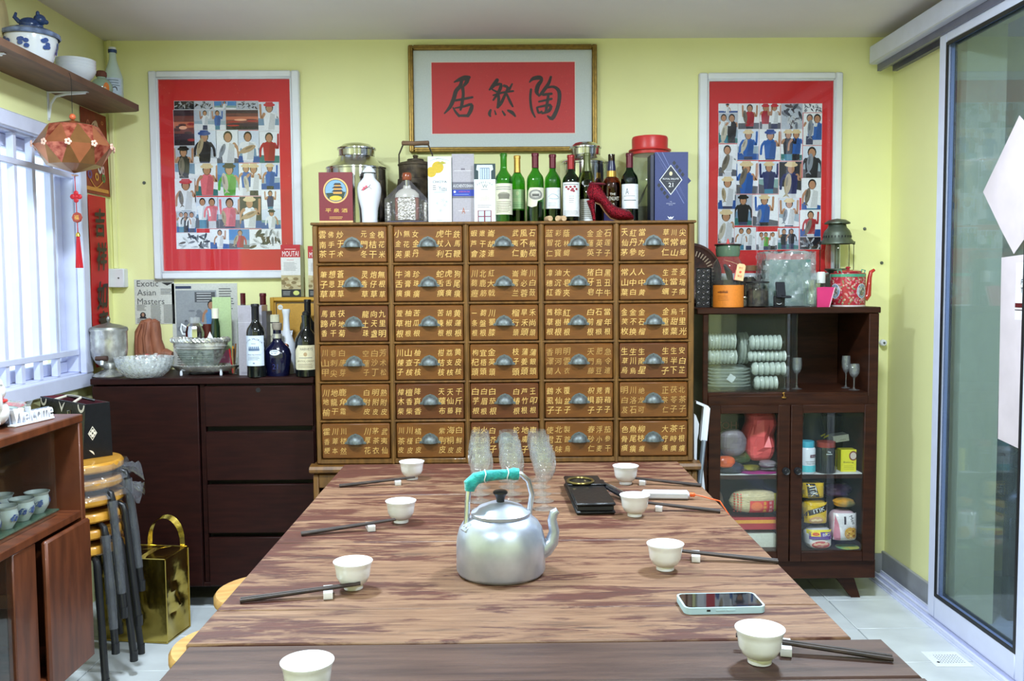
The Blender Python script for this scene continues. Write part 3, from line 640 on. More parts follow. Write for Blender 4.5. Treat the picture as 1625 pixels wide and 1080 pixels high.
def collage(nm, label, fr, inner, photos, z0px, scale, off):
    (fx0, fz0, fx1, fz1) = fr; ix0, iz0, ix1, iz1 = inner
    o = thing(nm, label, 'picture', (0, 3.9, 0)); yb = -.028
    for a, b in (((fx0, yb, fz0), (ix0, 0, fz1)), ((ix1, yb, fz0), (fx1, 0, fz1)), ((ix0, yb, fz0), (ix1, 0, iz0)), ((ix0, yb, iz1), (ix1, 0, fz1))):
        g = G(); g.box(a, b, bev=.005); ax, bx = a[0], b[0]
        g.build('frame_bar', M_WHITE, o)
    g = G(); e = .006
    ix0b, ix1b, iz0b, iz1b = ix0 - .0, ix1, iz0, iz1
    for a, b in (((ix0b, yb + .004, iz0b), (ix0b + e, 0, iz1b)), ((ix1b - e, yb + .004, iz0b), (ix1b, 0, iz1b)), ((ix0b + e, yb + .004, iz0b), (ix1b - e, 0, iz0b + e)), ((ix0b + e, yb + .004, iz1b - e), (ix1b - e, 0, iz1b))): g.box(a, b, bev=.002)
    g.build('inner_lip', M_WHITE, o)
    g = G(); g.box((ix0, -.012, iz0), (ix1, -.002, iz1)); mb = g.build('red_mat', M_RED, o)
    p = Pr()
    for _ in range(170): p.disc(rnd.uniform(ix0 + .01, ix1 - .01), rnd.uniform(iz0 + .01, iz1 - .01), rnd.uniform(.0008, .0016), rnd.uniform(.0008, .0016), srgb(232, 150, 120), 1, 6)
    g = G(); p.put(g, front(-.012)); g.build('gold_flecks', PRINT, mb, kind='stuff', sharp=0)
    for (x0, y0, x1, y1, k) in photos:
        X0, Z0, X1, Z1 = pb(off[0] + x0 / scale, off[1] + y0 / scale, off[0] + x1 / scale, off[1] + y1 / scale, 3.886)
        if Z1 - Z0 < .004: continue
        g = G(); g.box((X0, -.014, Z0), (X1, -.0121, Z1), col=WHT); snapshot(k, X1 - X0 - .002, Z1 - Z0 - .002).put(g, front(-.014, X0 + .001, Z0 + .001), step=.00012); g.build('photo', GLOSS, o, sharp=0)
    g = G(); g.add([(ix0, -.02, iz0), (ix1, -.02, iz0), (ix1, -.02, iz1), (ix0, -.02, iz1)], [(0, 1, 2, 3)]); g.build('glass', M_FGL, o)
PL = [(143, 185, 240, 228, 'dF'), (240, 185, 335, 228, 'gF'), (338, 185, 447, 228, 'b01w-f'), (447, 185, 555, 228, 'gF'), (555, 190, 655, 335, 's01wRx'), (143, 228, 240, 405, 'dS'), (240, 228, 395, 328, 'g02wb-x'), (397, 228, 555, 328, 'dS'),
      (240, 328, 350, 490, 's01kB f'.replace(' ', '')), (350, 328, 457, 490, 'w01w-f'), (457, 330, 560, 488, 's01w-F'), (560, 335, 657, 490, 'w01r-x'), (147, 405, 242, 565, 'g01kKf'), (245, 490, 355, 650, 'w01phx'), (357, 488, 460, 650, 'b01gKf'), (460, 490, 570, 650, 'w02bwhf'),
      (570, 490, 660, 620, 's01bhx'), (150, 565, 248, 725, 'w01wRf'), (248, 655, 357, 810, 's02wp-x'), (357, 655, 465, 810, 's01p-f'), (465, 652, 570, 810, 'd01whF'), (570, 620, 663, 715, 'w01n-x'), (570, 715, 665, 812, 's01wKx'),
      (155, 725, 250, 830, 'g03wkw-x'), (155, 830, 320, 910, 'wF'), (320, 812, 412, 910, 'w01w-x'), (412, 812, 512, 910, 'b01r-f'), (512, 812, 668, 912, 'wF')]
PRR = [(158, 195, 240, 235, 'w01wKx'), (158, 235, 240, 362, 'g02wk-f'), (240, 195, 330, 303, 'w01r-f'), (330, 195, 420, 303, 'w02rwRx'), (420, 195, 511, 303, 'gF'), (511, 195, 592, 233, 'wF'), (512, 235, 592, 370, 'w02wb-f'), (237, 303, 328, 432, 's01bhf'), (328, 303, 418, 432, 'w01bBx'),
       (418, 303, 510, 435, 'w02kbhx'), (158, 365, 237, 500, 'w01w-f'), (510, 372, 590, 507, 's01k-f'), (232, 435, 325, 573, 'w01bhf'), (325, 437, 410, 573, 's01nhx'), (410, 437, 507, 590, 'd01nhf'), (155, 500, 232, 637, 'w01whf'), (505, 507, 588, 640, 'w01w-f'), (225, 575, 300, 705, 'g01kKx'),
       (300, 575, 410, 708, 'w01bhf'), (410, 590, 497, 710, 's01whf'), (155, 637, 225, 780, 'w01whf'), (498, 640, 587, 752, 'w01r-f'), (225, 712, 315, 808, 'w02ww-x'), (315, 730, 405, 808, 'w03wgw-x'), (405, 715, 495, 805, 's02kk-x'), (497, 752, 587, 805, 'dF')]
collage('photo_collage', 'white-framed collage of fishing snapshots on red mat above the sideboard', pb(246, 112, 475, 443, 3.885), pb(258, 123, 462, 432, 3.885), PL, 0, 3.085, (230, 100))
collage('photo_collage', 'white-framed collage of fishing snapshots on red mat beside the sliding door', pb(1107, 115, 1337, 446, 3.885), pb(1121, 126, 1325, 436, 3.885), PRR, 0, 2.634, (1080, 90))
# calligraphy
o = thing('calligraphy_frame', 'gilt-framed red calligraphy panel with three black brush characters on pale mount', 'picture', (0, 3.9, 0))
fx0, fz0, fx1, fz1 = pb(650, 71, 947, 242, 3.885); w = .021; yb = -.03
for a, b in (((fx0, yb, fz0), (fx0 + w, 0, fz1)), ((fx1 - w, yb, fz0), (fx1, 0, fz1)), ((fx0 + w, yb, fz0), (fx1 - w, 0, fz0 + w)), ((fx0 + w, yb, fz1 - w), (fx1 - w, 0, fz1))):
    g = G(); g.box(a, b, bev=.004)
    v = b[0] - a[0] < b[2] - a[2]; c = ((a[0] + b[0]) / 2, (a[2] + b[2]) / 2)
    if v: g.box((c[0] - .0025, yb - .004, a[2] + .006), (c[0] + .0025, yb, b[2] - .006), bev=.002)
    else: g.box((a[0] - .006, yb - .004, c[1] - .0025), (b[0] + .006, yb, c[1] + .0025), bev=.002)
    g.build('frame_bar', M_GOLD, o)
M_MOUNT = mk('silver_grey_silk', srgb(205, 212, 214), .6, var=.06, vs=200)
g = G(); g.box((fx0 + w, -.014, fz0 + w), (fx1 - w, -.002, fz1 - w)); g.build('mount', M_MOUNT, o)
rx_0, rz_0, rx_1, rz_1 = pb(686, 98, 912, 212, 3.884)
p = Pr(); p.rect(rx_0 - .003, rz_0 - .003, rx_1 + .003, rz_1 + .003, srgb(232, 214, 210), 0); p.rect(rx_0, rz_0, rx_1, rz_1, srgb(196, 36, 44), 1)
for _ in range(110): p.disc(rnd.uniform(rx_0, rx_1), rnd.uniform(rz_0, rz_1), .0012, .0012, srgb(226, 110, 90), 2, 6)
g = G(); p.put(g, front(-.0142)); g.build('red_paper', PRINT, o, sharp=0)
STK = {'a': [[(455, 362, 10), (490, 345, 26), (530, 332, 36), (562, 328, 24)], [(560, 326, 20), (545, 360, 28), (525, 386, 20)], [(510, 345, 20), (498, 390, 28), (468, 425, 30), (452, 480, 30), (425, 540, 26), (385, 586, 10)], [(435, 498, 14), (500, 487, 18), (585, 470, 17)], [(515, 400, 24), (520, 450, 22), (510, 520, 24), (500, 560, 16)], [(447, 545, 10), (465, 575, 17), (490, 604, 20)], [(460, 548, 10), (520, 537, 17), (578, 522, 22), (575, 560, 30), (553, 602, 24)], [(485, 602, 16), (555, 602, 22)]],
       'b': [[(762, 348, 28), (735, 387, 30), (708, 416, 14)], [(740, 387, 16), (790, 377, 22), (775, 430, 24), (735, 490, 14)], [(728, 415, 12), (778, 442, 18)], [(735, 456, 12), (800, 437, 16), (878, 426, 14)], [(812, 388, 20), (838, 402, 20), (820, 450, 20), (792, 510, 24), (766, 542, 20)], [(832, 450, 16), (855, 500, 20), (874, 536, 14)], [(870, 375, 12), (850, 412, 20)], [(768, 440, 18), (774, 480, 22), (768, 540, 20)], [(716, 562, 16), (707, 588, 24), (714, 606, 14)], [(745, 566, 9), (753, 592, 14)], [(800, 570, 11), (817, 596, 18)], [(840, 565, 16), (870, 580, 26), (892, 606, 14)]],
       'c': [[(995, 362, 10), (1020, 337, 26), (1068, 330, 32), (1080, 350, 24), (1056, 385, 32), (1045, 430, 30), (1060, 457, 14)], [(1005, 415, 18), (1000, 480, 18), (1010, 560, 20), (1034, 612, 12)], [(1147, 325, 18), (1132, 370, 24), (1090, 430, 26), (1062, 462, 12)], [(1118, 402, 14), (1170, 396, 20), (1206, 430, 28), (1206, 500, 28), (1186, 570, 28), (1155, 622, 30), (1124, 604, 12)], [(1092, 452, 20), (1152, 445, 18)], [(1062, 502, 14), (1152, 482, 18)], [(1130, 450, 18), (1120, 520, 22), (1110, 580, 18)], [(1048, 545, 16), (1060, 582, 18), (1082, 572, 14)], [(1052, 542, 14), (1142, 527, 22), (1135, 566, 24), (1085, 586, 14)]]}
for ch in 'abc':
    p = Pr(); k = (at(900, 100, Y=3.884).x - at(800, 100, Y=3.884).x) / 100 / 4.514
    for st in STK[ch]:
        q = [(at(620 + x / 4.514, 50 + y / 4.514, Y=3.884), wd_ * k) for x, y, wd_ in st]; p.stroke([(v.x, v.z, w_) for v, w_ in q], srgb(34, 26, 28), 3)
    g = G(); p.put(g, front(-.0142)); g.build('brush_character', INK, o, sharp=0)
g = G(); g.add([(fx0 + w, -.02, fz0 + w), (fx1 - w, -.02, fz0 + w), (fx1 - w, -.02, fz1 - w), (fx0 + w, -.02, fz1 - w)], [(0, 1, 2, 3)]); g.build('glass', M_FGL, o)
# newspaper cuttings on the back wall
NEWS = srgb(206, 206, 200); NINK = srgb(96, 96, 98)
def cutting(label, r, fn):
    x0, z0, x1, z1 = r; o = thing('newspaper_cutting', label, 'paper', (0, 3.9, 0)); g = G(); g.box((x0, -.0022, z0), (x1, -.0006, z1), col=NEWS); g.build('paper', PRINT, o, sharp=0)
    p = Pr(); fn(p, x1 - x0, z1 - z0); g = G(); p.put(g, front(-.0023, x0, z0)); g.build('print', PRINT, o, sharp=0)
def n1(p, w, h):
    for i, t in enumerate(('Exotic', 'Asian', 'Masters')): p.text(t, w * .07, h * (.91 - .2 * i), .026, srgb(90, 90, 92), 2, al='l')
    p.poly([(w * .68, h * .93), (w * .98, h * .93), (w * .83, h * .86)], srgb(40, 40, 42), 2)
    p.lines(w * .66, w * .96, h * .66, h * .8, 4, NINK); p.lines(w * .05, w * .3, h * .3, h * .44, 5, NINK)
    p.lines(w * .4, w * .66, h * .02, h * .44, 15, NINK, jag=.1); p.lines(w * .72, w * .98, h * .02, h * .44, 15, NINK, jag=.1); p.lines(w * .05, w * .33, h * .02, h * .14, 4, NINK)
    p.disc(w * .2, h * .2, .012, .013, srgb(40, 36, 36), 3); p.disc(w * .2, h * .21, .006, .008, srgb(170, 130, 110), 4); p.rect(w * .12, h * .13, w * .28, h * .16, srgb(50, 50, 54), 3)
def n2(p, w, h):
    p.rect(w * .06, h * .38, w * .68, h * .92, srgb(150, 154, 160), 1); p.rect(w * .35, h * .78, w * .66, h * .9, srgb(80, 82, 88), 2)
    for i in range(4): p.rect(w * .38, h * (.79 + .03 * i), w * .6, h * (.8 + .03 * i), srgb(200, 200, 204), 3)
    for _ in range(14): p.disc(w * rnd.uniform(.1, .45), h * rnd.uniform(.42, .68), w * rnd.uniform(.02, .06), h * rnd.uniform(.01, .04), srgb(*rnd.choice([(90, 92, 98), (200, 202, 206), (120, 124, 132)])), 2, 8)
    person(p, w * .6, h * .38, h * .42, srgb(92, 140, 190), L=4, pants=srgb(60, 64, 76))
    p.lines(w * .72, w * .95, h * .66, h * .95, 10, NINK); p.lines(w * .06, w * .95, h * .04, h * .3, 10, NINK, jag=.05); p.rect(w * .06, h * .94, w * .3, h * .97, srgb(50, 60, 90), 2)
cutting('small newspaper cutting with large grey headline taped below the collage', pb(215, 443, 276, 514, 3.898), n1)
cutting('newspaper cutting with photo of man in blue shirt taped on yellow wall', pb(276, 449, 376, 585, 3.897), n2)
# couplet and door-god print on the left wall
M_RSC = mk('red_couplet_paper', srgb(196, 24, 30), .55, var=.12, vs=9)
o = thing('red_couplet', 'long red paper couplet with black brush characters hanging by the window', 'banner', (WX0, 0, 0))
def curl(v): return .006 + .012 * math.sin(v * 5.0) ** 2 * v
g = G(); g.sheet(3, 14, lambda u, v: (.004 + curl(v) + .004 * u, 3.675 + .152 * u - .006 * v, 1.655 - .70 * v), th=.0008); g.build('paper', M_RSC, o)
for ch, z in (('吉', 1.545), ('祥', 1.407), ('如', 1.247), ('意', 1.125)):
    p = Pr(); [p.text(ch, 3.746 + du, z + dv, .112, srgb(34, 12, 14), 1, w=.09, shear=.15, rot=.06) for du, dv in ((-.003, 0), (.003, .002), (0, -.003), (0, .003))]; g = G()
    p.put(g, lambda u, v, w_: (.0135 + curl((1.655 - v) / .7) + w_, u, v)); g.build('brush_character', INK, o, sharp=0)
o = thing('festive_print', 'reddish-brown festive print of gilded figures stuck on wall under shelf', 'poster', (WX0, 0, 0))
g = G(); g.sheet(3, 6, lambda u, v: (.003 + .006 * u * v, 3.65 + .232 * u + .004 * v, 2.0 - .337 * v), th=.0008); g.build('paper', mk('brown_red_print', srgb(146, 52, 30), .5, var=.3, vs=30), o)
p = Pr(); GC = srgb(206, 140, 60)
for u, v, a, b, c in ((.1, .2, .05, .05, (190, 110, 90)), (.13, .26, .03, .06, (214, 180, 150)), (.15, .11, .022, .035, (216, 210, 214)), (.18, .1, .014, .03, (230, 190, 190)), (.06, .075, .024, .028, (100, 70, 130)), (.12, .07, .02, .024, (206, 150, 60)), (.18, .07, .02, .026, (80, 130, 70)), (.12, .15, .03, .04, (200, 130, 60)), (.05, .17, .02, .02, (200, 120, 50)), (.06, .28, .015, .02, (206, 120, 90)), (.19, .3, .012, .012, (210, 130, 80))): p.disc(3.65 + u, 1.665 + v, a * .8, b * .7, srgb(*c), 2, 14); p.disc(3.65 + u, 1.665 + v, a * .4, b * .35, srgb(120, 40, 30), 3, 10)
p.stroke([(3.73, 1.93, .006), (3.77, 1.96, .006), (3.8, 1.92, .006), (3.79, 1.86, .005)], srgb(224, 190, 160), 4); p.rect(3.67, 1.675, 3.87, 1.69, GC, 2); p.stroke([(3.71, 1.72, .005), (3.76, 1.69, .005), (3.82, 1.72, .005)], GC, 4)
g = G(); p.put(g, lambda u, v, w_: (.0045 + .006 * ((u - 3.65) / .232) * ((2.0 - v) / .337) + w_, u, v)); g.build('print', PRINT, o, sharp=0)
# electrical box with conduit
o = thing('switch_box', 'small white plastic electrical box low on the back wall beside couplet', 'switch box', (0, 3.9, 0))
a = pb(166, 426, 197, 456, 3.86); part('box', (a[0], -.045, a[1]), (a[2], 0, a[3]), M_WHITE, o, .003)
g = G(); g.lathe([(0, 0), (.0035, 0), (.0035, .002), (0, .002)], 10, M=Matrix.Translation(((a[0] + a[2]) / 2 + .02, -.045, (a[1] + a[3]) / 2)) @ Matrix.Rotation(math.pi / 2, 4, 'X')); g.build('screw', M_PEWTER, o)
g = G(); g.box((a[0] + .028, -.014, a[3]), (a[0] + .05, 0, CEIL), bev=.004); g.build('conduit', M_WALL, o)
# wall plugs, hook
for px, py, lab in ((1372, 363, 'small grey wall plug above the red teapot spout'), (1399, 417, 'small grey wall plug near the corner beside sliding door'), (229, 290, 'small nail left of the collage over sideboard')):
    c = at(px, py, Y=3.9); g = G(); g.lathe([(0, .006), (.005, .006), (.007, .003), (.007, 0), (0, 0)], 12, M=Matrix.Translation(c) @ Matrix.Rotation(math.pi / 2, 4, 'X')); g.build('wall_plug', M_PEWTER, label=lab, cat='wall plug')
c = at(1398, 543, Y=3.9); o = thing('wall_hook', 'round white and grey door stopper screwed to wall beside glass cabinet', 'door stopper', c)
M90 = Matrix.Rotation(math.pi / 2, 4, 'X'); g = G(); g.lathe([(0, .034), (.010, .034), (.014, .03), (.014, .012), (.010, .008), (.010, 0), (0, 0)], 18, M=M90); g.build('bumper', M_WHITE, o)
g = G(); g.lathe([(0, .036), (.005, .036), (.005, .034), (0, .034)], 12, M=M90); g.build('screw', M_PEWTER, o)
# =================================================================== SHELF ON THE LEFT WALL
M_SHELF = mk('shelf_board', srgb(112, 82, 66), .55, col2=srgb(92, 66, 54), vs=6, stretch=(6, 1, 1))
SZ = 2.028
o = thing('wall_shelf', 'brown board wall shelf on white brackets above the window', 'shelf', (WX0, 3.8, SZ))
g = G(); g.prism([(0, -1.4), (.185, -1.4), (.185, -.02), (.165, 0), (0, .03)], .024, M=Matrix.Translation((0, 0, -.024))); g.build('board', M_SHELF, o)
for by in (at(76, 165, X=WX0).y - 3.8, at(20, 120, X=WX0).y - 3.8 - .32):
    g = G(); g.box((.0, by - .008, -.13), (.003, by + .008, -.024), bev=.001); g.box((0, by - .008, -.028), (.15, by + .008, -.0245), bev=.001)
    g.tube([(.002, by, -.12), (.01, by, -.07), (.03, by, -.042), (.07, by, -.033), (.14, by, -.029)], .005, 6); g.build('bracket', M_WHITE, o)
M_POR = mk('white_porcelain', srgb(226, 230, 240), .15, var=.03, coat=.3); M_BLUE = mk('cobalt_glaze', srgb(52, 76, 128), .2, var=.5, vs=60)
def on_shelf(px, X): return at(px, 100, X=X).y
BLU = printmat('blue_underglaze', .15, .3)
o = thing('tureen', 'lidded blue and white porcelain tureen with lion knob on wall shelf', 'tureen', (-1.585, on_shelf(50, -1.585), SZ), rz=.5)
g = G(); g.lathe([(0, 0), (.06, 0), (.064, .006), (.068, .02), (.083, .07), (.083, .092), (.078, .092), (.076, .07), (.06, .02), (0, .012)], 32); g.build('bowl', M_POR, o)
p = Pr()
for a_ in range(7):
    u = -.2 + a_ * .066
    for q in range(6): p.disc(u + rnd.uniform(-.014, .014), .05 + rnd.uniform(-.018, .02), .009, .007, srgb(60, 84, 150), 1, 8)
g = G(); p.put(g, lambda u, v, w_: ((.0695 + v * .21 + w_ + .001) * math.cos(u / .08 - 1), (.0695 + v * .21 + w_ + .001) * math.sin(u / .08 - 1), v + .004)); g.build('painted_flowers', BLU, o, sharp=0)
g = G(); g.lathe([(.09, .09), (.094, .094), (.092, .104), (.07, .116), (.03, .124), (0, .126), (0, .12), (.08, .092)], 32); l = g.build('lid', mk('blue_wash_glaze', srgb(128, 146, 186), .2, var=.5, vs=40), o)
g = G(); g.ell((0, 0, .137), (.034, .022, .022)); g.ell((.03, 0, .155), (.02, .018, .019)); g.ell((.048, 0, .15), (.009, .01, .008)); g.ell((.024, .013, .173), (.006, .004, .008)); g.ell((.024, -.013, .173), (.006, .004, .008)); g.tube([(-.03, 0, .14), (-.045, 0, .155), (-.04, 0, .17)], [.008, .007, .004], 8); g.ell((.02, .015, .13), (.02, .008, .008)); g.ell((.02, -.015, .13), (.02, .008, .008)); g.build('lion_knob', M_BLUE, l)
by = on_shelf(120, -1.578)
for k in range(4):
    g = G(); z = .011 * k
    g.lathe([(0, .002), (.028, .002), (.03, 0), (.033, .002), (.034, .008), (.056, .03), (.068, .05), (.07, .058), (.068, .059), (.066, .052), (.053, .031), (.03, .013), (0, .011)], 36); g.build('rice_bowl', M_POR, loc=(-1.578, by, SZ + z + .0003), label='white porcelain rice bowl in the nested stack on wall shelf, ' + ('lowest of the stack', 'second from the bottom', 'third from the bottom', 'topmost of the stack')[k], cat='bowl', group='white bowls nested on the wall shelf')
M_CEL = mk('celadon_glaze', srgb(158, 180, 158), .15, var=.2, vs=25, coat=.3)
o = thing('celadon_jar', 'round pale green jar with brown stopper and orange patch on shelf', 'jar', (-1.588, on_shelf(160, -1.588), SZ))
g = G(); g.lathe([(0, 0), (.026, 0), (.032, .01), (.042, .035), (.04, .055), (.028, .072), (.016, .078), (.016, .086), (0, .086)], 28); g.build('body', M_CEL, o)
g = G(); g.lathe([(0, .084), (.019, .084), (.021, .09), (.02, .102), (.014, .108), (0, .109)], 20); g.build('stopper', mk('brown_cloth', srgb(112, 68, 54), .8, var=.3, vs=60), o)
p = Pr(); p.disc(.026, .036, .012, .022, srgb(214, 120, 40), 1, 14); g = G(); p.put(g, lambda u, v, w_: ((.0415 + w_) * math.cos(u / .042 - 1.35), (.0415 + w_) * math.sin(u / .042 - 1.35), v)); g.build('orange_patch', PRINT, o, sharp=0)
M_FROSTB = mk('frosted_pale_glass', srgb(196, 214, 206), .25, var=.1, coat=.2)
o = thing('spirit_bottle', 'pale frosted spirit bottle with blue cap at end of shelf', 'bottle', (-1.578, on_shelf(179, -1.578), SZ))
g = G(); g.lathe([(0, 0), (.033, 0), (.037, .004), (.038, .01), (.038, .1), (.034, .115), (.02, .155), (.0145, .175), (.0135, .2), (0, .2)], 10); g.build('glass_body', M_FROSTB, o, sharp=50)
g = G(); g.lathe([(0, .2), (.0165, .2), (.0168, .204), (.0168, .213), (0, .213)], 20); g.build('cap_band', M_BLUE, o); g = G(); g.lathe([(0, .213), (.0155, .213), (.014, .222), (0, .224)], 20); g.build('cap', M_POR, o)
p = Pr(); p.rect(-.036, .03, .036, .095, srgb(190, 204, 222), 1, 8); p.lines(-.03, .03, .06, .09, 3, srgb(110, 124, 140)); p.stroke([(-.012, .05, .003), (.01, .058, .005), (.016, .045, .003)], srgb(60, 60, 70)); g = G(); p.put(g, cyl(.0386, 0, -1.25)); g.build('label_print', PRINT, o, sharp=0)
o = thing('dried_flower', 'thin dried stem with dark red bud behind tureen', 'dried flower', (-1.63, on_shelf(84, -1.63), SZ))
g = G(); g.tube([(0, 0, 0), (.004, 0, .08), (.0, .004, .15)], .0016, 6); g.build('stem', mk('dry_stem', srgb(90, 80, 40), .8), o); g = G(); g.ell((0, .004, .158), (.006, .006, .015), 10, 8); g.build('bud', mk('dark_red_bud', srgb(110, 40, 22), .7), o)
c = at(-22, 20, X=WX0 + .02); g = G(); g.lathe([(0, .02), (.07, .02), (.1, .008), (.135, 0), (.138, -.004), (.1, .003), (.07, .012), (0, .012)], 40, M=Matrix.Translation(c) @ Matrix.Rotation(math.pi / 2, 4, 'Y')); g.build('wall_plate', mk('cream_ceramic', srgb(224, 204, 150), .35), label='large cream round plate hung on the wall above shelf', cat='plate')
# =================================================================== HANGING PAPER LANTERN
ly = at(107, 120, X=-1.49).y; cz_ = at(107, 235, Y=ly).z
o = thing('paper_lantern', 'faceted copper paper lantern with red tassel hanging from the shelf edge', 'lantern', (-1.478, ly, cz_))
M_CU = [mk('copper_foil', srgb(196, 122, 84), .3, .55, var=.2, vs=20), mk('bronze_foil', srgb(150, 104, 62), .32, .6, var=.2, vs=20), mk('pink_copper_print', srgb(206, 120, 96), .35, .45, col2=srgb(140, 52, 40), vs=55)]
n = 10; vs = []
def rg(r, z, off): return [(r * math.cos(2 * math.pi * (k + off) / n), r * math.sin(2 * math.pi * (k + off) / n), z) for k in range(n)]
vs = [(0, 0, .096)] + rg(.082, .074, .5) + rg(.128, .004, 0) + rg(.088, -.06, .5) + [(0, 0, -.086)]
A, B, C_ = 1, 1 + n, 1 + 2 * n; g = G()
for k in range(n):
    j = (k + 1) % n
    g.add(vs, [(0, A + k, A + j)], 1); g.add(vs, [(A + (k - 1) % n, B + k, A + k)], 2); g.add(vs, [(B + k, B + j, A + k)], 0 if k % 2 else 1); g.add(vs, [(B + j, B + k, C_ + k)], 2 if k % 2 else 0); g.add(vs, [(C_ + (k - 1) % n, C_ + k, B + k)], 1); g.add(vs, [(3 * n + 1, C_ + j, C_ + k)], 1)
g.build('shade', M_CU, o, sharp=1)
M_ORB = mk('orange_bead', srgb(220, 110, 70), .3); M_PET = mk('pearly_pink', srgb(236, 190, 170), .3)
g = G(); g.ell((0, 0, .106), (.011, .011, .011)); g.build('bead', M_ORB, o); g = G(); g.tube([(0, 0, .112), (.0, .0, SZ - cz_ - .03), (-.006, 0, SZ - cz_ - .012)], .0009, 5); g.build('string', M_BLACK, o)
fg = G()
for k in range(5): a_ = 2 * math.pi * k / 5; fg.ell((.003, .007 * math.cos(a_), .007 * math.sin(a_)), (.003, .0052, .0052), 8, 5)
fme = fg.mesh('flower', M_PET)
for k in range(n): f = link('flower', fme, o, vs[B + k]); f.rotation_euler.z = 2 * math.pi * k / n
f = link('flower', fme, o, (0, 0, -.09)); f.rotation_euler.y = math.pi / 2
M_RS = mk('red_silk', srgb(190, 20, 34), .5, var=.3, vs=120, stretch=(1, 1, .1)); zs = lambda py: at(112, py, Y=ly).z - cz_
g = G(); g.tube([(0, 0, -.09), (.004, 0, zs(372))], .0016, 6); g.build('cord', M_RS, o)
kz = zs(312); g = G()
for dx, dz in ((0, .012), (0, -.012), (.012, 0), (-.012, 0), (0, 0)): g.ell((.002 + dx, 0, kz + dz), (.009, .004, .009), 10, 6)
g.build('knot', M_RS, o)
g = G(); g.lathe([(0, -.004), (.016, -.004), (.019, 0), (.016, .004), (0, .004)], 8, M=Matrix.Translation((.003, 0, zs(345))) @ M90); g.build('medallion', mk('red_brown_resin', srgb(150, 60, 46), .3), o)
p = Pr(); p.text('福', .003, zs(345), .016, srgb(224, 180, 90), 1); g = G(); p.put(g, front(-.0042)); g.build('medallion_character', INK, o, sharp=0)
g = G(); g.lathe([(0, 0), (.008, 0), (.007, .008), (.003, .014), (0, .015)], 12, c=(.004, 0, zs(375))); g.build('gold_cap', mk('gold_bead', srgb(206, 170, 70), .25, .9), o)
g = G(); z0 = zs(425); z1 = zs(374)
for k in range(14):
    a_ = 2 * math.pi * k / 14; g.tube([(.004 + .004 * math.cos(a_), .004 * math.sin(a_), z1), (.005 + .0105 * math.cos(a_), .0105 * math.sin(a_), z0)], [.0016, .0022], 5)
g.build('tassel', M_RS, o)
# =================================================================== ON TOP OF THE MEDICINE CABINET
TOPZ = 1.517
def vglass(name, col, rough=.03, ior=1.48):
    return mk(name, col, rough, trans=1., ior=ior, var=.02, spec=.5)
M_GGREEN = vglass('green_bottle_glass', srgb(120, 200, 90)); M_GDARK = vglass('dark_green_bottle_glass', srgb(60, 120, 60)); M_GOLIVE = vglass('olive_bottle_glass', srgb(150, 165, 80)); M_GCLEAR = pane('clear_thin_glass', (.96, .98, .97), .02, 1.5)
M_AMBER = vglass('amber_glass', srgb(200, 120, 30)); M_WINE = mk('dark_wine', (.01, .004, .006), .15, var=.1); M_BLKG = mk('black_bottle_glass', (.006, .008, .008), .06, var=.1, coat=.5)
def shell(prof, t=.0028):
    """closed glass wall from an outer profile"""
    inner = [(max(r - t, 0) if r > t else 0, z + (t if i == 0 or (i == 1) else 0)) for i, (r, z) in enumerate(prof)]
    return prof + [(max(r - t, .0005), z) for r, z in prof[::-1] if r > 0.004 and z > t] + [(0, t * 1.6)]
BORD = [(0, .002), (.012, .006), (.028, .0), (.0365, .002), (.037, .006), (.037, .175), (.0365, .185), (.033, .2), (.022, .215), (.0155, .226), (.0142, .24), (.0142, .285), (.0158, .286), (.0158, .296), (.0145, .298)]
BURG = [(0, .002), (.012, .006), (.03, .0), (.0395, .002), (.04, .006), (.04, .14), (.038, .16), (.031, .19), (.021, .22), (.016, .24), (.0145, .26), (.0145, .285), (.016, .286), (.016, .294), (.0145, .297)]
def bottle(name, label, px, ytop, Y, prof, glass, cap=None, capz=None, width=None, lab=None, group=None, cat='bottle', base=TOPZ, wine=None, solid=False, ybase=None):
    b = at(px, 300, Y=Y); top = at(px, ytop, Y=Y).z; H = top - base; ph = prof[-1][1]; k = H / ph; kr = k
    if width: kr = (at(px + width / 2, 300, Y=Y).x - b.x) / max(r for r, z in prof)
    pr = [(r * kr, z * k) for r, z in prof]
    o = thing(name, label, cat, (b.x, Y, base), group=group)
    g = G(); g.lathe(pr + [(0, pr[-1][1])] if solid else shell(pr), 32); g.build('glass', glass, o)
    if wine:
        rr = [(0, .006)] + [(r - .004, max(z, .006)) for r, z in pr if z < wine * H and r > .01] ; rr += [(rr[-1][0], wine * H), (0, wine * H)]
        g = G(); g.lathe(rr, 28); g.build('wine', M_WINE, o)
    if cap:
        m, z0 = cap; z0 = z0 * H; n_ = pr[-1][0]
        rn = max([r for r, z in pr if z >= z0] or [n_]); q = [(r + .0007, z) for r, z in pr if z > z0]; q = [(q[0][0], z0)] + q + [(0, H + .001)]
        g = G(); g.lathe(q, 24); g.build('capsule', m, o)
    if lab:
        z0, z1, half, fn = lab; R_ = max(r for r, z in pr) + .0005; a_ = z0 * H; c_ = z1 * H
        p = Pr(); fn(p, R_ * half, a_, c_); g = G(); p.put(g, cyl(R_), step=.00025); g.build('label_print', PRINT, o, sharp=60)
    return o
def mcap(n, c, r=.35, met=.3): return mk(n, c, r, met, var=.15, vs=80)
MAROON = mcap('maroon_foil', srgb(98, 34, 44)); GOLDF = mcap('gold_foil', srgb(206, 160, 76), .35, .6); REDF = mcap('red_foil', srgb(150, 40, 40)); OLIVEF = mcap('olive_foil', srgb(96, 100, 60)); BLKF = mcap('black_foil', srgb(28, 26, 30)); DRED = mcap('dark_red_foil', srgb(86, 22, 30))
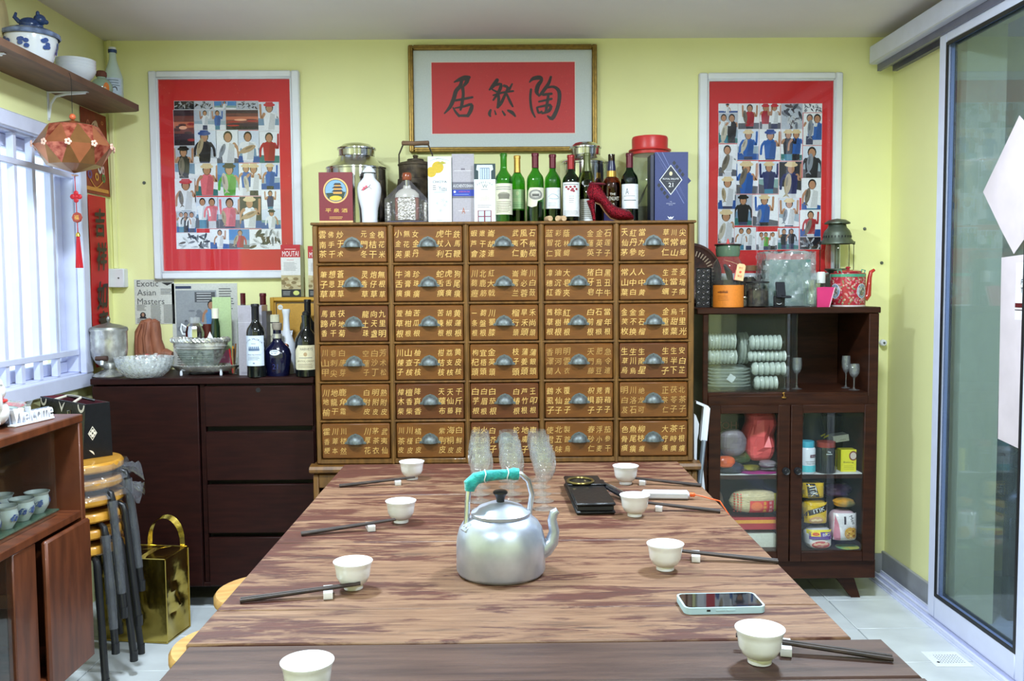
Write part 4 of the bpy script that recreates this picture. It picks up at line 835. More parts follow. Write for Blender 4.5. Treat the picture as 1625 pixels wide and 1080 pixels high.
CRM = srgb(216, 212, 190); WL = srgb(224, 226, 228); DK = srgb(60, 58, 60); GY = srgb(130, 130, 132)
def L1(p, w, a, b):
    h = b - a; p.rect(-w, a, w, b, CRM, 1, 12); p.lines(-w * .8, w * .8, a + h * .78, a + h * .92, 2, GY); p.disc(0, a + h * .62, w * .6, h * .1, srgb(150, 146, 130), 2); p.rect(-w * .5, a + h * .5, w * .5, a + h * .66, srgb(120, 116, 104), 3); p.lines(-w * .75, w * .75, a + h * .06, a + h * .44, 7, srgb(120, 110, 96), th=.3)
def L2(p, w, a, b): h = b - a; p.rect(-w, a, w, b, srgb(150, 186, 130), 1, 12); p.disc(0, a + h * .8, w * .16, h * .12, srgb(190, 206, 150), 2); p.lines(-w * .7, w * .7, a + h * .35, a + h * .55, 3, srgb(190, 206, 150)); p.lines(-w * .6, w * .6, a + h * .08, a + h * .25, 2, srgb(110, 150, 100))
def L3(p, w, a, b): h = b - a; p.poly([(-w, a + h * .1), (-w * .4, a), (w * .1, a + h * .06), (w * .2, a + h * .32), (w * .7, a + h * .4), (w, a + h * .55), (w, b), (-w * .6, b), (-w * .85, b - h * .15)], CRM, 1); p.disc(0, a + h * .64, w * .72, h * .26, srgb(130, 128, 124), 2, 24); p.disc(0, a + h * .66, w * .5, h * .16, srgb(190, 186, 176), 3); p.rect(-w * .35, a + h * .55, w * .35, a + h * .68, srgb(90, 88, 84), 4)
def L4(p, w, a, b): h = b - a; p.rect(-w, a, w, b, WL, 1, 12); p.stroke([(-w * .5, a + h * .56, .002), (-w * .1, a + h * .7, .003), (w * .4, a + h * .62, .004), (w * .6, a + h * .5, .002), (w * .1, a + h * .46, .004), (-w * .4, a + h * .5, .002)], srgb(170, 180, 190)); p.lines(-w * .5, w * .5, a + h * .1, a + h * .3, 3, GY, th=.25)
def L5(p, w, a, b):
    h = b - a; p.rect(-w, a, w, b, WL, 1, 12); p.lines(-w * .8, w * .8, a + h * .9, a + h * .97, 1, GY)
    for u, v in ((-.5, .86), (-.3, .8), (-.1, .86), (.1, .8), (.3, .87), (.5, .8), (0, .76), (.2, .74)): p.disc(u * w, a + h * v, w * .14, h * .035, srgb(150, 40, 60), 3, 8)
    p.lines(-w * .25, w * .25, a + h * .38, a + h * .62, 4, GY, th=.25); p.lines(-w * .8, w * .8, a + h * .02, a + h * .18, 4, GY, th=.25)
def L6(p, w, a, b): h = b - a; p.rect(-w, a, w, b, WL, 1, 12); p.lines(-w * .7, w * .7, a + h * .1, a + h * .9, 9, GY, th=.25)
def L8(p, w, a, b): h = b - a; p.rect(-w, a, w, b, WL, 1, 12); p.text('A', -w * .35, a + h * .7, h * .26, srgb(90, 96, 110), 2, w=h * .14); p.lines(-w * .7, w * .7, a + h * .48, a + h * .54, 1, GY); p.lines(-w * .7, w * .7, a + h * .3, a + h * .38, 1, DK)
YF = 3.535
# big steel tea canisters
def canister(label, px, w, ysh, yneck, ylid, Y):
    c = at(px, 300, Y=Y); s_ = lambda d: at(px + d, 300, Y=Y).x - c.x; z = lambda y: at(px, y, Y=Y).z - TOPZ
    R_ = s_(w / 2); rn = R_ * .58; zs, zn, zl = z(ysh), z(yneck), z(ylid)
    o = thing('tea_canister', label, 'canister', (c.x, Y, TOPZ))
    g = G(); g.lathe([(0, 0), (R_ * .97, 0), (R_, .004), (R_, zs - .012), (R_ * 1.02, zs - .01), (R_ * 1.02, zs - .004), (R_ * .98, zs), (R_ * .75, zs + (zn - zs) * .45), (rn * 1.04, zn), (rn, zn + .003), (rn, zl - .02), (0, zl - .02)], 48); g.build('body', M_STEEL, o)
    g = G(); h = zl - zn; g.lathe([(rn + .001, zn + h * .1), (rn + .002, zl - h * .52), (rn * 1.1, zl - h * .47), (rn * 1.1, zl - h * .38), (rn * 1.0, zl - h * .34), (rn * .93, zl - h * .27), (rn * .75, zl - h * .12), (rn * .45, zl - h * .03), (0, zl), (0, zl - .008), (rn, zl - h * .5)], 48); g.build('lid', M_STEEL, o)
canister('large polished steel tea canister behind the maroon pagoda box', 567, 96, 266, 250, 227, 3.72)
canister('large polished steel tea canister behind the wine bottles', 929, 80, 258, 248, 225, 3.72)
def carton(name, label, r, Y, depth, col, fn, cat='box', base=TOPZ, rz=0, side=None, top=None):
    x0, z0, x1, z1 = pb(*r, Y); z0 = base; o = thing(name, label, cat, ((x0 + x1) / 2, Y, z0), rz=rz); w, h = x1 - x0, z1 - z0
    g = G(); g.box((-w / 2, 0, 0), (w / 2, depth, h), col=col, bev=.0015); g.build('carton', GLOSS if side is None else side, o)
    p = Pr(); fn(p, w, h); p.a = [([(min(max(u, 0), w), min(max(v, 0), h)) for u, v in vs], fs, c, L) for vs, fs, c, L in p.a]; g = G(); p.put(g, front(-.0001, -w / 2, 0), step=.00022); g.build('front_print', PRINT, o, sharp=0); return o
def f_pagoda(p, w, h):
    p.rect(0, 0, w, h, srgb(118, 22, 36), 1); p.rect(0, 0, w, h * .075, srgb(214, 176, 120), 2); cx, cy, r = w * .5, h * .65, w * .37
    p.disc(cx, cy, r, r, srgb(224, 176, 110), 2, 36); p.disc(cx, cy, r * .88, r * .88, srgb(30, 34, 40), 3, 36); p.disc(cx, cy, r * .84, r * .84, srgb(120, 160, 190), 4, 36)
    p.poly([(cx - r * .8, cy - r * .2), (cx + r * .8, cy - r * .1), (cx + r * .6, cy - r * .6), (cx, cy - r * .82), (cx - r * .6, cy - r * .6)], srgb(44, 56, 34), 5); p.disc(cx, cy - r * .6, r * .5, r * .2, srgb(210, 180, 50), 6)
    for i, (a, b) in enumerate(((.5, -.2), (.45, .08), (.34, .34))): p.rect(cx + r * (.15 - a * .7), cy + r * b - r * .06, cx + r * (.15 + a * .7), cy + r * (b + .14), srgb(210, 150, 70), 6); p.poly([(cx + r * (.15 - a), cy + r * (b + .1)), (cx + r * (.15 + a), cy + r * (b + .1)), (cx + r * (.15 + a * .6), cy + r * (b + .26)), (cx + r * (.15 - a * .6), cy + r * (b + .26))], srgb(50, 40, 36), 7)
    for i, t in enumerate('平泉酒'): p.text(t, w * (.27 + .24 * i), h * .27, h * .075, srgb(230, 190, 90), 3, w=w * .17)
    p.lines(w * .3, w * .7, h * .1, h * .16, 2, srgb(220, 170, 90), jag=.1)
carton('liquor_box', 'maroon liquor box with round pagoda picture on medicine cabinet', (507, 273, 559, 352), YF, .05, srgb(96, 18, 30), f_pagoda)
# white vase bottle
c = at(586, 300, Y=YF); o = thing('porcelain_bottle', 'white porcelain vase bottle painted with a bird on a branch', 'bottle', (c.x, YF, TOPZ)); z = lambda y: at(586, y, Y=YF).z - TOPZ; k = .0465
g = G(); g.lathe([(0, 0), (.029, 0), (.031, .004), (.03, .02), (.033, .06), (.043, .1), (k, .125), (k, .14), (.042, .158), (.03, .17), (.023, .178), (.0205, .188), (.0205, .2), (.022, z(275)), (0, z(275))], 36); g.build('body', M_POR, o)
g = G(); zb = z(275); g.lathe([(0, zb + .002), (.026, zb + .002), (.0265, zb + .005), (.022, zb + .012), (.018, zb + .018), (.014, zb + .02), (.011, zb + .026), (.006, zb + .028), (0, zb + .03)], 24); g.build('stopper', M_POR, o)
g = G(); g.lathe([(.0, zb), (.0262, zb), (.0262, zb + .002), (0, zb + .002)], 24); g.build('black_ring', M_BLACK, o)
p = Pr(); p.stroke([(-.026, .128, .0018), (-.012, .13, .003), (.004, .14, .002), (.012, .15, .0015)], srgb(104, 74, 60)); p.stroke([(-.012, .13, .002), (-.02, .142, .0012)], srgb(104, 74, 60)); p.stroke([(.004, .14, .0015), (.016, .132, .0012)], srgb(104, 74, 60))
for u, v in ((-.012, .136), (-.004, .141), (-.017, .13)): p.disc(u, v, .0048, .0048, srgb(206, 92, 110), 3, 10)
p.stroke([(-.022, .118, .002), (-.01, .11, .006), (.004, .104, .003), (.012, .104, .001)], srgb(96, 50, 44)); p.stroke([(.0, .094, .002), (.018, .097, .005), (.026, .108, .004), (.02, .114, .0015)], srgb(110, 112, 112)); p.stroke([(-.014, .09, .003), (.01, .086, .004)], srgb(150, 176, 120))
g = G(); p.put(g, lambda u, v, w_: ((.0472 + w_ - max(0, .125 - v) * .42) * math.cos(u / k - math.pi / 2), (.0472 + w_ - max(0, .125 - v) * .42) * math.sin(u / k - math.pi / 2), v)); g.build('painted_bird', PRINT, o, sharp=0)
# iron kettle
c = at(660, 300, Y=3.74); s_ = lambda d: at(660 + d, 300, Y=3.74).x - c.x; z = lambda y: at(660, y, Y=3.74).z - TOPZ
M_IRON = mk('rusty_cast_iron', srgb(92, 80, 64), .6, .5, col2=srgb(52, 44, 38), vs=30, bump=.3, bs=60)
o = thing('iron_kettle', 'old brown cast iron kettle with wooden grip behind the gift bottle', 'kettle', (c.x, 3.74, TOPZ))
R_ = s_(27); g = G(); g.lathe([(0, 0), (R_ * 1.1, 0), (R_ * 1.28, .02), (R_ * 1.3, .06), (R_ * 1.22, .1), (R_ * 1.05, z(285)), (R_ * .98, z(284)), (R_, z(264)), (R_ * 1.04, z(263)), (R_ * 1.04, z(261)), (R_ * .9, z(261))], 40); g.build('body', M_IRON, o)
g = G()
for j in range(7):
    for k_ in range(40): a_ = 2 * math.pi * (k_ + .5 * (j % 2)) / 40; zz = .075 + j * .009; rr = R_ * (1.29 - max(0, zz - .06) * 2.2); g.ell((rr * math.cos(a_), rr * math.sin(a_), zz), (.0026, .0026, .0026), 5, 4)
g.build('cast_studs', M_IRON, o, kind='stuff')
g = G(); g.lathe([(R_ * 1.0, z(261)), (R_ * .96, z(259)), (R_ * .5, z(256)), (R_ * .48, z(253)), (.012, z(252)), (.009, z(250)), (.012, z(247)), (.008, z(246)), (0, z(246)), (0, z(260))], 36); g.build('lid', M_IRON, o)
g = G(); g.tube([(-R_ * .96, 0, z(262)), (s_(-26), 0, z(245)), (s_(-20), 0, z(231)), (s_(-19), 0, z(227)), (s_(20), 0, z(227)), (s_(21), 0, z(231)), (s_(27), 0, z(246)), (R_ * .98, 0, z(262))], .0032, 8); h = g.build('bail', M_IRON, o)
g = G(); g.tube([(s_(-21.5), 0, z(227)), (s_(-20), 0, z(227)), (s_(-12), 0, z(227)), (0, 0, z(227.6)), (s_(12), 0, z(227)), (s_(21), 0, z(227)), (s_(22), 0, z(227))], [.006, .010, .009, .0095, .009, .010, .006], 12); g.build('wooden_grip', mk('weathered_grip_wood', srgb(128, 98, 76), .7, var=.4, vs=14, stretch=(1, 9, 9)), h)
g = G(); g.tube([(R_ * 1.2, 0, .07), (R_ * 1.45, 0, .09), (R_ * 1.55, 0, .125)], [.022, .017, .013], 12); g.build('spout', M_IRON, o)
# gift bottle under clear wrap
c = at(644, 300, Y=YF); z = lambda y: at(644, y, Y=YF).z - TOPZ; s_ = lambda d: at(644 + d, 300, Y=YF).x - c.x
o = thing('gift_bottle', 'brown and cream gift liquor bottle with silver shot glasses in clear wrap', 'bottle', (c.x, YF + .045, TOPZ)); hw = s_(19)
g = G(); g.box((-hw, -.02, .015), (hw, .02, z(311)), bev=.006); g.build('body', mk('brown_leather', srgb(132, 74, 54), .45, var=.2, vs=40), o)
g = G(); g.lathe([(hw * 1.03, z(312)), (hw * 1.0, z(306)), (hw * .7, z(300)), (hw * .35, z(297)), (hw * .3, z(292)), (0, z(292))], 28, sy=.62); g.build('cream_shoulder', mk('cream_glaze', srgb(200, 196, 180), .25), o)
g = G(); g.lathe([(.0, z(293)), (.0105, z(293)), (.0105, z(283)), (0, z(283))], 16); g.build('neck', M_STEEL, o)
g = G(); g.lathe([(0, z(284)), (.017, z(284)), (.0195, z(281)), (.0195, z(276)), (.016, z(272)), (0, z(271))], 24); g.build('stopper', mk('brown_lacquer_stopper', srgb(140, 70, 44), .2, coat=.4), o)
M_SILV = mk('embossed_silver', srgb(190, 186, 176), .3, .9, col2=srgb(110, 104, 96), vs=120, bump=.8, bs=150)
ar = [(-hw * .74, .018), (hw * .74, .018), (hw * .74, z(318))] + [(hw * .74 * math.cos(a), z(318) + hw * .62 * math.sin(a)) for a in [math.pi * k / 10 for k in range(1, 10)]] + [(-hw * .74, z(318))]
g = G(); g.prism(ar, .005, M=Matrix.Translation((0, -.02, 0)) @ M90); g.build('silver_plaque', M_SILV, o)
g = G(); g.box((-hw * 1.7, -.03, 0), (hw * 1.7, .045, .014), bev=.003); g.build('navy_tray', mk('navy_card', srgb(40, 40, 76), .5), o)
for sx in (-1, 1):
    g = G(); g.lathe([(0, .014), (.0115, .014), (.0125, .05), (.0128, z(320)), (.0118, z(320)), (.011, .02), (0, .02)], 18, c=(sx * s_(30), -.005, 0)); g.build('shot_glass', M_SILV, o)
M_WRAP = pane('clear_cellophane', (.93, .92, .97), .08, 1.42, bump=.6, bs=22, haze=srgb(210, 206, 220), hz=.06)
g = G(); W_ = s_(34); zt, zm = z(285), z(315); b_ = [(-W_, -.045, .0), (W_, -.045, .0), (W_, .055, 0), (-W_, .055, 0)]; m_ = [(x, y, zm) for x, y, _ in b_]; t_ = [(-.014, -.01, zt), (.014, -.01, zt), (.014, .01, zt), (-.014, .01, zt)]
g.add(b_ + m_ + t_, [(i, (i + 1) % 4, 4 + (i + 1) % 4, 4 + i) for i in range(4)] + [(4 + i, 4 + (i + 1) % 4, 8 + (i + 1) % 4, 8 + i) for i in range(4)]); g.build('cellophane', M_WRAP, o, sharp=10)
def f_choya(p, w, h):
    p.rect(0, 0, w, h, srgb(222, 230, 240), 1)
    for u, v, r in ((.42, .84, .25), (.14, .77, .22)): p.disc(w * u, h * v, w * r, w * r, srgb(204, 172, 40), 2, 20)
    p.poly([(w * .42, h * .9), (w * .62, h * .93), (w * .8, h * .9), (w * .6, h * .88)], srgb(176, 168, 60), 3); p.stroke([(w * .08, h * .93, .001), (w * .4, h * .97, .0016), (w * .9, h * .94, .001)], srgb(120, 130, 110)); p.stroke([(w * .35, h * .955, .001), (w * .5, h * .995, .001)], srgb(120, 130, 110))
    p.text('CHOYA', w * .5, h * .625, h * .036, srgb(50, 56, 60), 2, w=w * .6); p.text('Yuzu', w * .62, h * .525, h * .07, srgb(80, 86, 90), 2, w=w * .34); p.lines(w * .2, w * .36, h * .5, h * .58, 3, srgb(110, 114, 120)); p.lines(w * .25, w * .75, h * .46, h * .48, 1, srgb(150, 156, 160))
    for u, v, r in ((.38, .31, .06), (.62, .35, .08), (.7, .28, .07), (.52, .2, .07), (.78, .33, .05)):
        for k in range(5): a_ = 2 * math.pi * k / 5; p.stroke([(w * u, h * v, .0008), (w * u + w * r * math.cos(a_), h * v + w * r * math.sin(a_), .002)], srgb(166, 174, 170))
    p.lines(w * .35, w * .65, h * .045, h * .06, 1, srgb(150, 156, 164))
carton('liquor_box', 'tall white liqueur box printed with two yellow yuzu fruits', (680, 248, 716, 352), YF, .08, srgb(216, 222, 228), f_choya)
def f_auch(p, w, h):
    p.rect(0, 0, w, h, srgb(172, 166, 176), 1); p.rect(0, h * .37, w, h * .6, srgb(110, 108, 122), 2); p.rect(0, h * .4, w, h * .49, srgb(40, 62, 170), 3); p.text('AUCHENTOSHAN', w * .5, h * .545, h * .045, srgb(230, 230, 234), 3, w=w * .9)
    p.text('AMERICAN OAK', w * .55, h * .462, h * .02, srgb(200, 90, 120), 4, w=w * .5); p.lines(w * .1, w * .8, h * .41, h * .435, 1, srgb(120, 150, 230), 4); p.disc(w * .12, h * .46, w * .05, w * .05, srgb(230, 232, 240), 4); p.rect(w * .1, h * .758, w * .9, h * .764, srgb(220, 218, 224), 2)
    for i in range(3): p.rect(w * (.42 + .06 * i), h * .77, w * (.46 + .06 * i), h * .795, srgb(90, 80, 96), 2)
    p.rect(w * .28, h * .187, w * .76, h * .193, srgb(226, 222, 226), 2); p.text('A', w * .51, h * .19, h * .085, srgb(176, 96, 56), 3, w=w * .15)
carton('whisky_box', 'tall grey whisky box with blue band between white cartons', (718, 244, 752, 352), YF + .01, .08, srgb(160, 154, 164), f_auch)
def f_ferr(p, w, h):
    p.rect(0, 0, w, h, srgb(222, 228, 230), 1); p.rect(0, h * .74, w, h, srgb(44, 62, 68), 2); p.poly([(w * .2, h * .74), (w * .8, h * .74), (w * .8, h * .88), (w * .9, h * .9), (w * .86, h * .98), (w * .14, h * .98), (w * .1, h * .9), (w * .2, h * .88)], srgb(206, 214, 222), 3); p.rect(w * .28, h * .74, w * .72, h * .93, srgb(100, 120, 150), 4)
    for i in range(4): p.rect(w * (.3 + .105 * i), h * .745, w * (.375 + .105 * i), h * .92, srgb(190, 204, 220), 5)
    for i, ch in enumerate('FERREIRA'): u = -.8 + 1.6 * i / 7; p.text(ch, w * (.5 + u * .42), h * (.69 - .06 * u * u), h * .03, srgb(110, 112, 116), 3, rot=-u * .5)
    p.text('W', w * .5, h * .625, h * .06, srgb(120, 124, 126), 3); p.lines(w * .32, w * .68, h * .56, h * .58, 1, GY); p.lines(w * .25, w * .75, h * .38, h * .5, 6, srgb(206, 200, 180), th=.5, jag=.1); p.lines(w * .15, w * .85, h * .26, h * .32, 2, srgb(160, 160, 164))
    p.rect(w * .16, h * .02, w * .8, h * .22, srgb(130, 44, 60), 2)
    for i in range(2):
        for j in range(2): p.rect(w * (.2 + .31 * i), h * (.03 + .095 * j), w * (.45 + .31 * i), h * (.11 + .1 * j), srgb(196, 204, 224), 3)
carton('wine_box', 'white port wine box printed with dark green and red windows', (753, 259.5, 786, 352), YF - .01, .08, srgb(210, 214, 216), f_ferr)
# bottles
bottle('wine_bottle', 'empty bright green wine bottle with tall engraved cream label', 799.5, 243, YF, BORD, M_GGREEN, None, width=27.5, lab=(.12, .56, 1.25, L1), group='bottles on the medicine cabinet')
bottle('wine_bottle', 'green wine bottle with gold capsule and sage green label', 821, 247, YF + .06, BORD, M_GGREEN, (GOLDF, .75), width=25, lab=(.22, .5, 1.2, L2), wine=.2, group='bottles on the medicine cabinet')
bottle('wine_bottle', 'green wine bottle with maroon capsule and torn cream label', 849.5, 243, YF, BORD, M_GGREEN, (MAROON, .79), width=27, lab=(.22, .5, 1.15, L3), wine=.3, group='bottles on the medicine cabinet')
bottle('wine_bottle', 'green wine bottle with maroon capsule and plain white label behind corks', 877, 245, YF + .03, BORD, M_GGREEN, (MAROON, .8), width=26.5, lab=(.21, .51, 1.15, L4), wine=.25, group='bottles on the medicine cabinet')
bottle('wine_bottle', 'dark red wine bottle with bright red capsule and pale berry label', 906, 246, YF, BORD, M_GDARK, (REDF, .79), width=27, lab=(.09, .59, 1.2, L5), wine=.62, group='bottles on the medicine cabinet')
o = bottle('wine_bottle', 'sloping olive wine bottle with white collar label behind sequined shoe', 931.5, 243, YF + .045, BURG, M_GOLIVE, (OLIVEF, .74), width=29, lab=(.02, .34, 1.0, L6), wine=.3, group='bottles on the medicine cabinet')
R_ = .0355; p = Pr(); p.disc(0, .158, .024, .014, WL, 1, 18); p.lines(-.016, .016, .152, .164, 2, GY); g = G(); p.put(g, lambda u, v, w_: ((.0318 + w_ - (v - .158) * .28) * math.cos(u / .032 - math.pi / 2), (.0318 + w_ - (v - .158) * .28) * math.sin(u / .032 - math.pi / 2), v)); g.build('collar_label', PRINT, o, sharp=0)
def L7(p, w, a, b):
    h = b - a; p.text('THE', 0, a + h * .86, h * .07, srgb(230, 220, 200), 1); p.text('GLENLIVET', 0, a + h * .72, h * .12, srgb(236, 228, 210), 1, w=w * 1.5); p.text('18', 0, a + h * .52, h * .1, srgb(236, 228, 210), 1); p.rect(-w, a, w, a + h * .28, srgb(50, 44, 96), 1, 8)
WH = [(0, .002), (.012, .006), (.03, .0), (.038, .002), (.039, .008), (.041, .15), (.04, .172), (.032, .188), (.018, .197), (.0145, .205), (.0145, .226), (.0145, .29)]
o = bottle('whisky_bottle', 'amber whisky bottle with dark blue cap behind the shoe', 970.5, 245, YF + .06, WH, M_AMBER, None, width=30, lab=(.03, .48, 1.0, L7), group='bottles on the medicine cabinet')
zt = at(970, 245, Y=YF + .06).z - TOPZ; zc = at(970, 270, Y=YF + .06).z - TOPZ; zg = at(970, 281, Y=YF + .06).z - TOPZ
g = G(); g.lathe([(0, zc - .004), (.017, zc - .004), (.0165, zc + .012), (.0135, zc + .03), (.0125, zt), (0, zt + .002)], 20); g.build('cap', mk('navy_cap', srgb(30, 32, 66), .3, coat=.3), o)
g = G(); g.lathe([(0, zg), (.019, zg), (.0185, zc - .004), (0, zc - .004)], 20); g.build('gold_collar', GOLDF, o)
g = G(); g.lathe([(0, .008), (.033, .008), (.034, .145), (.03, .16), (0, .16)], 24); g.build('whisky', mk('whisky_liquid', srgb(150, 80, 20), .1, var=.05, trans=.6), o)
bottle('wine_bottle', 'dark wine bottle with maroon capsule and white letter label beside glass jar', 999, 243, YF + .03, BORD, M_GDARK, (MAROON, .79), width=27.5, lab=(.2, .55, 1.15, L8), wine=.66, group='bottles on the medicine cabinet')
# corks
M_CORK = mk('cork', srgb(200, 168, 130), .8, var=.35, vs=150)
for k, (px, r_, dz) in enumerate(((873, .3, 0), (884, -.5, 0), (894.5, .15, 0))):
    c = at(px, 348, Y=YF - .075); g = G(); g.lathe([(0, 0), (.0095, 0), (.0112, .003), (.0112, .04), (.0095, .043), (0, .043)], 18, M=Matrix.Rotation(r_, 4, 'Z') @ Matrix.Rotation(-math.pi / 2, 4, 'X')); g.build('cork', M_CORK, loc=(c.x, YF - .095, TOPZ + .0113), label=('used cork lying under the white label wine bottle, end of the row', 'used cork lying between two other corks on cabinet top', 'used cork lying nearest the sequined shoe')[k], cat='cork', group='corks on the medicine cabinet')
# glass jar with red lid
c = at(1031, 300, Y=3.72); s_ = lambda d: at(1031 + d, 300, Y=3.72).x - c.x; z = lambda y: at(1031, y, Y=3.72).z - TOPZ
o = thing('glass_jar', 'large clear glass jar with red screw lid behind the blue whisky box', 'jar', (c.x, 3.72, TOPZ)); R_ = s_(40)
g = G(); g.lathe([(0, .003), (R_ * .9, .003), (R_, .02), (R_, z(285)), (R_ * .97, z(268)), (R_ * .85, z(256)), (R_ * .72, z(250)), (R_ * .68, z(246)), (R_ * .68, z(243))], 40, flute=lambda a, q: (.02 * math.sin(9 * a + q * 90) if z(285) < q < z(248) else 0)); g.build('glass', pane('jar_glass', (.86, .9, .84), .03, 1.5, haze=srgb(190, 196, 170), hz=.22), o)
M_RPL = mk('red_plastic', srgb(196, 52, 50), .35, var=.1); M_RPL2 = M_RPL
g = G(); g.lathe([(0, z(246)), (R_ * .74, z(246)), (R_ * .75, z(240)), (R_ * .7, z(238)), (R_ * .71, z(221)), (R_ * .68, z(218)), (0, z(218))], 40); g.build('lid', M_RPL, o)
g = G(); g.tube([(R_ * .8 * math.cos(a), R_ * .8 * math.sin(a), z(239.5)) for a in [2 * math.pi * k / 28 for k in range(28)]], .004, 8, closed=True); g.build('lid_band', M_RPL, o)
g = G(); g.lathe([(0, .01), (R_ * .9, .01), (R_ * .93, .05), (R_ * .6, .075), (0, .07)], 28); g.build('dried_contents', mk('dark_dried_herb', srgb(46, 36, 26), .8, var=.5, vs=60, bump=.8, bs=60), o)
g = G(); g.tube([(-R_ * .7, -R_ * .2, .06), (-R_ * .4, -R_ * .15, .1), (-R_ * .1, -R_ * .1, z(292))], [.014, .012, .005], 8, flat=.4); g.build('scoop', mk('dark_scoop', srgb(50, 38, 30), .5), o)
# blue whisky box
def f_royal(p, w, h):
    p.rect(0, 0, w, h, srgb(44, 54, 108), 1)
    for k in (-.18, .0, .16): p.poly([(w * (.05 + k), h), (w * (.07 + k), h), (w * (1.07 + k), h * .27), (w * (1.05 + k), h * .27)], srgb(110, 120, 170), 2)
    cx, cy = w * .48, h * .605; a, b = w * .345, h * .215
    for t_ in (-1, 1):
        for k in range(4): q = .18 + .14 * k; u, v = cx + t_ * w * (.1 + .085 * k), cy + t_ * h * (.24 - .055 * k); p.poly([(u - w * .06, v), (u, v - h * .035), (u + w * .06, v + h * .0), (u, v + h * .035)], srgb(18, 20, 34), 3)
    dia = lambda s: [(cx - a * s, cy), (cx, cy - b * s), (cx + a * s, cy), (cx, cy + b * s)]
    p.poly(dia(1.0), srgb(222, 222, 226), 4); p.poly(dia(.93), srgb(28, 30, 44), 5); p.disc(cx, cy + h * .09, w * .05, h * .03, srgb(210, 196, 160), 6, 12); p.text('ROYAL SALUTE', cx, cy + h * .015, h * .025, srgb(226, 226, 230), 6, w=w * .48); p.text('21', cx, cy - h * .07, h * .06, srgb(232, 232, 236), 6); p.lines(cx - w * .15, cx + w * .15, cy - h * .025, cy - h * .015, 1, GY, 6)
    p.text('THE', cx, h * .295, h * .012, srgb(190, 194, 214), 3); p.text('SIGNATURE', cx, h * .27, h * .014, srgb(190, 194, 214), 3, w=w * .28); p.text('BLEND', cx, h * .25, h * .012, srgb(190, 194, 214), 3)
    p.poly([(cx - w * .1, h * .09), (cx - w * .03, h * .07), (cx, h * .085), (cx + w * .03, h * .07), (cx + w * .1, h * .09), (cx + w * .05, h * .05), (cx - w * .05, h * .05)], srgb(220, 222, 230), 3); p.lines(cx - w * .14, cx + w * .14, h * .035, h * .045, 1, srgb(190, 194, 214))
M_NAVY = mk('navy_card_box', srgb(42, 50, 100), .4)
o = carton('whisky_box', 'tall navy blue whisky gift box with silver diamond label and ribbon', (1039, 241, 1092, 349), YF, .075, None, f_royal, side=M_NAVY, rz=-.0)
part('side_flap', (-.082, .0, .0), (-.068, .075, .262), mk('dark_navy_card', srgb(24, 28, 56), .45), o, .001)
g = G(); g.prism([(0, 0), (.012, .012), (0, .026), (-.004, .014)], .004, M=Matrix.Translation((.068, .02, .15)) @ M90); g.build('ribbon_end', M_NAVY, o)
# sequined high-heel shoe (toe to the right)
M_SEQ = mk('dark_red_sequins', srgb(150, 14, 36), .3, .7, col2=srgb(60, 4, 14), vs=260, bump=.9, bs=330, rvar=.2)
Ys = YF - .07; c = at(966, 350, Y=Ys); o = thing('high_heel_shoe', 'dark red sequined stiletto shoe standing on cabinet edge', 'shoe', (c.x, Ys, TOPZ))
q = lambda x, y: (at(770 + x / 4.779, 200 + y / 4.779, Y=Ys).x - c.x, max(at(770 + x / 4.779, 200 + y / 4.779, Y=Ys).z - TOPZ, .0))
# loft of the upper: stations from heel back to toe tip: (x, z_sole, z_top, halfwidth)
st = [((768, 505), (790, 430), .010), ((790, 560), (815, 418), .020), ((825, 572), (850, 432), .024), ((870, 590), (885, 470), .025), ((910, 650), (920, 535), .026), ((950, 695), (960, 585), .029), ((1000, 712), (1005, 615), .032), ((1050, 714), (1050, 625), .031), ((1095, 712), (1092, 640), .024), ((1125, 708), (1122, 675), .012)]
rings = []; vs = []; fs = []; nn = 12
for lo, hi, hw in st:
    a, b = q(*lo), q(*hi); cx, cz2 = (a[0] + b[0]) / 2, (a[1] + b[1]) / 2; hx, hz = (b[0] - a[0]) / 2, (b[1] - a[1]) / 2
    for k in range(nn): t_ = 2 * math.pi * k / nn; vs.append((cx + hx * math.sin(t_), hw * math.cos(t_), cz2 + hz * math.sin(t_)))
for i in range(len(st) - 1):
    for k in range(nn): k2 = (k + 1) % nn; fs.append((i * nn + k, i * nn + k2, (i + 1) * nn + k2, (i + 1) * nn + k))
fs += [tuple(range(nn))[::-1], tuple(range((len(st) - 1) * nn, len(st) * nn))]
g = G(); g.add(vs, [f[::-1] for f in fs]); g.build('upper', M_SEQ, o, sharp=60)
g = G(); a, b = q(800, 560), q(828, 716); g.tube([(a[0], 0, a[1]), ((a[0] * .4 + b[0] * .6), 0, a[1] * .45 + b[1] * .55), (b[0], 0, .001)], [.017, .009, .0055], 10); g.build('heel', M_SEQ, o)
a = [q(*t_[0]) for t_ in st[2:]]; g = G(); g.tube([(x, 0, max(z_ - .002, .0015)) for x, z_ in a], [.003] * len(a), 6, flat=1); g.build('sole', mk('tan_sole', srgb(150, 110, 76), .6), o)
g = G()
for (lo, hi, hw) in st[1:5]:
    pass
g.ell((q(850, 440)[0], 0, q(850, 440)[1]), (.034, .019, .006), 14, 6); g.build('insole', mk('pale_insole', srgb(110, 30, 44), .6), o)
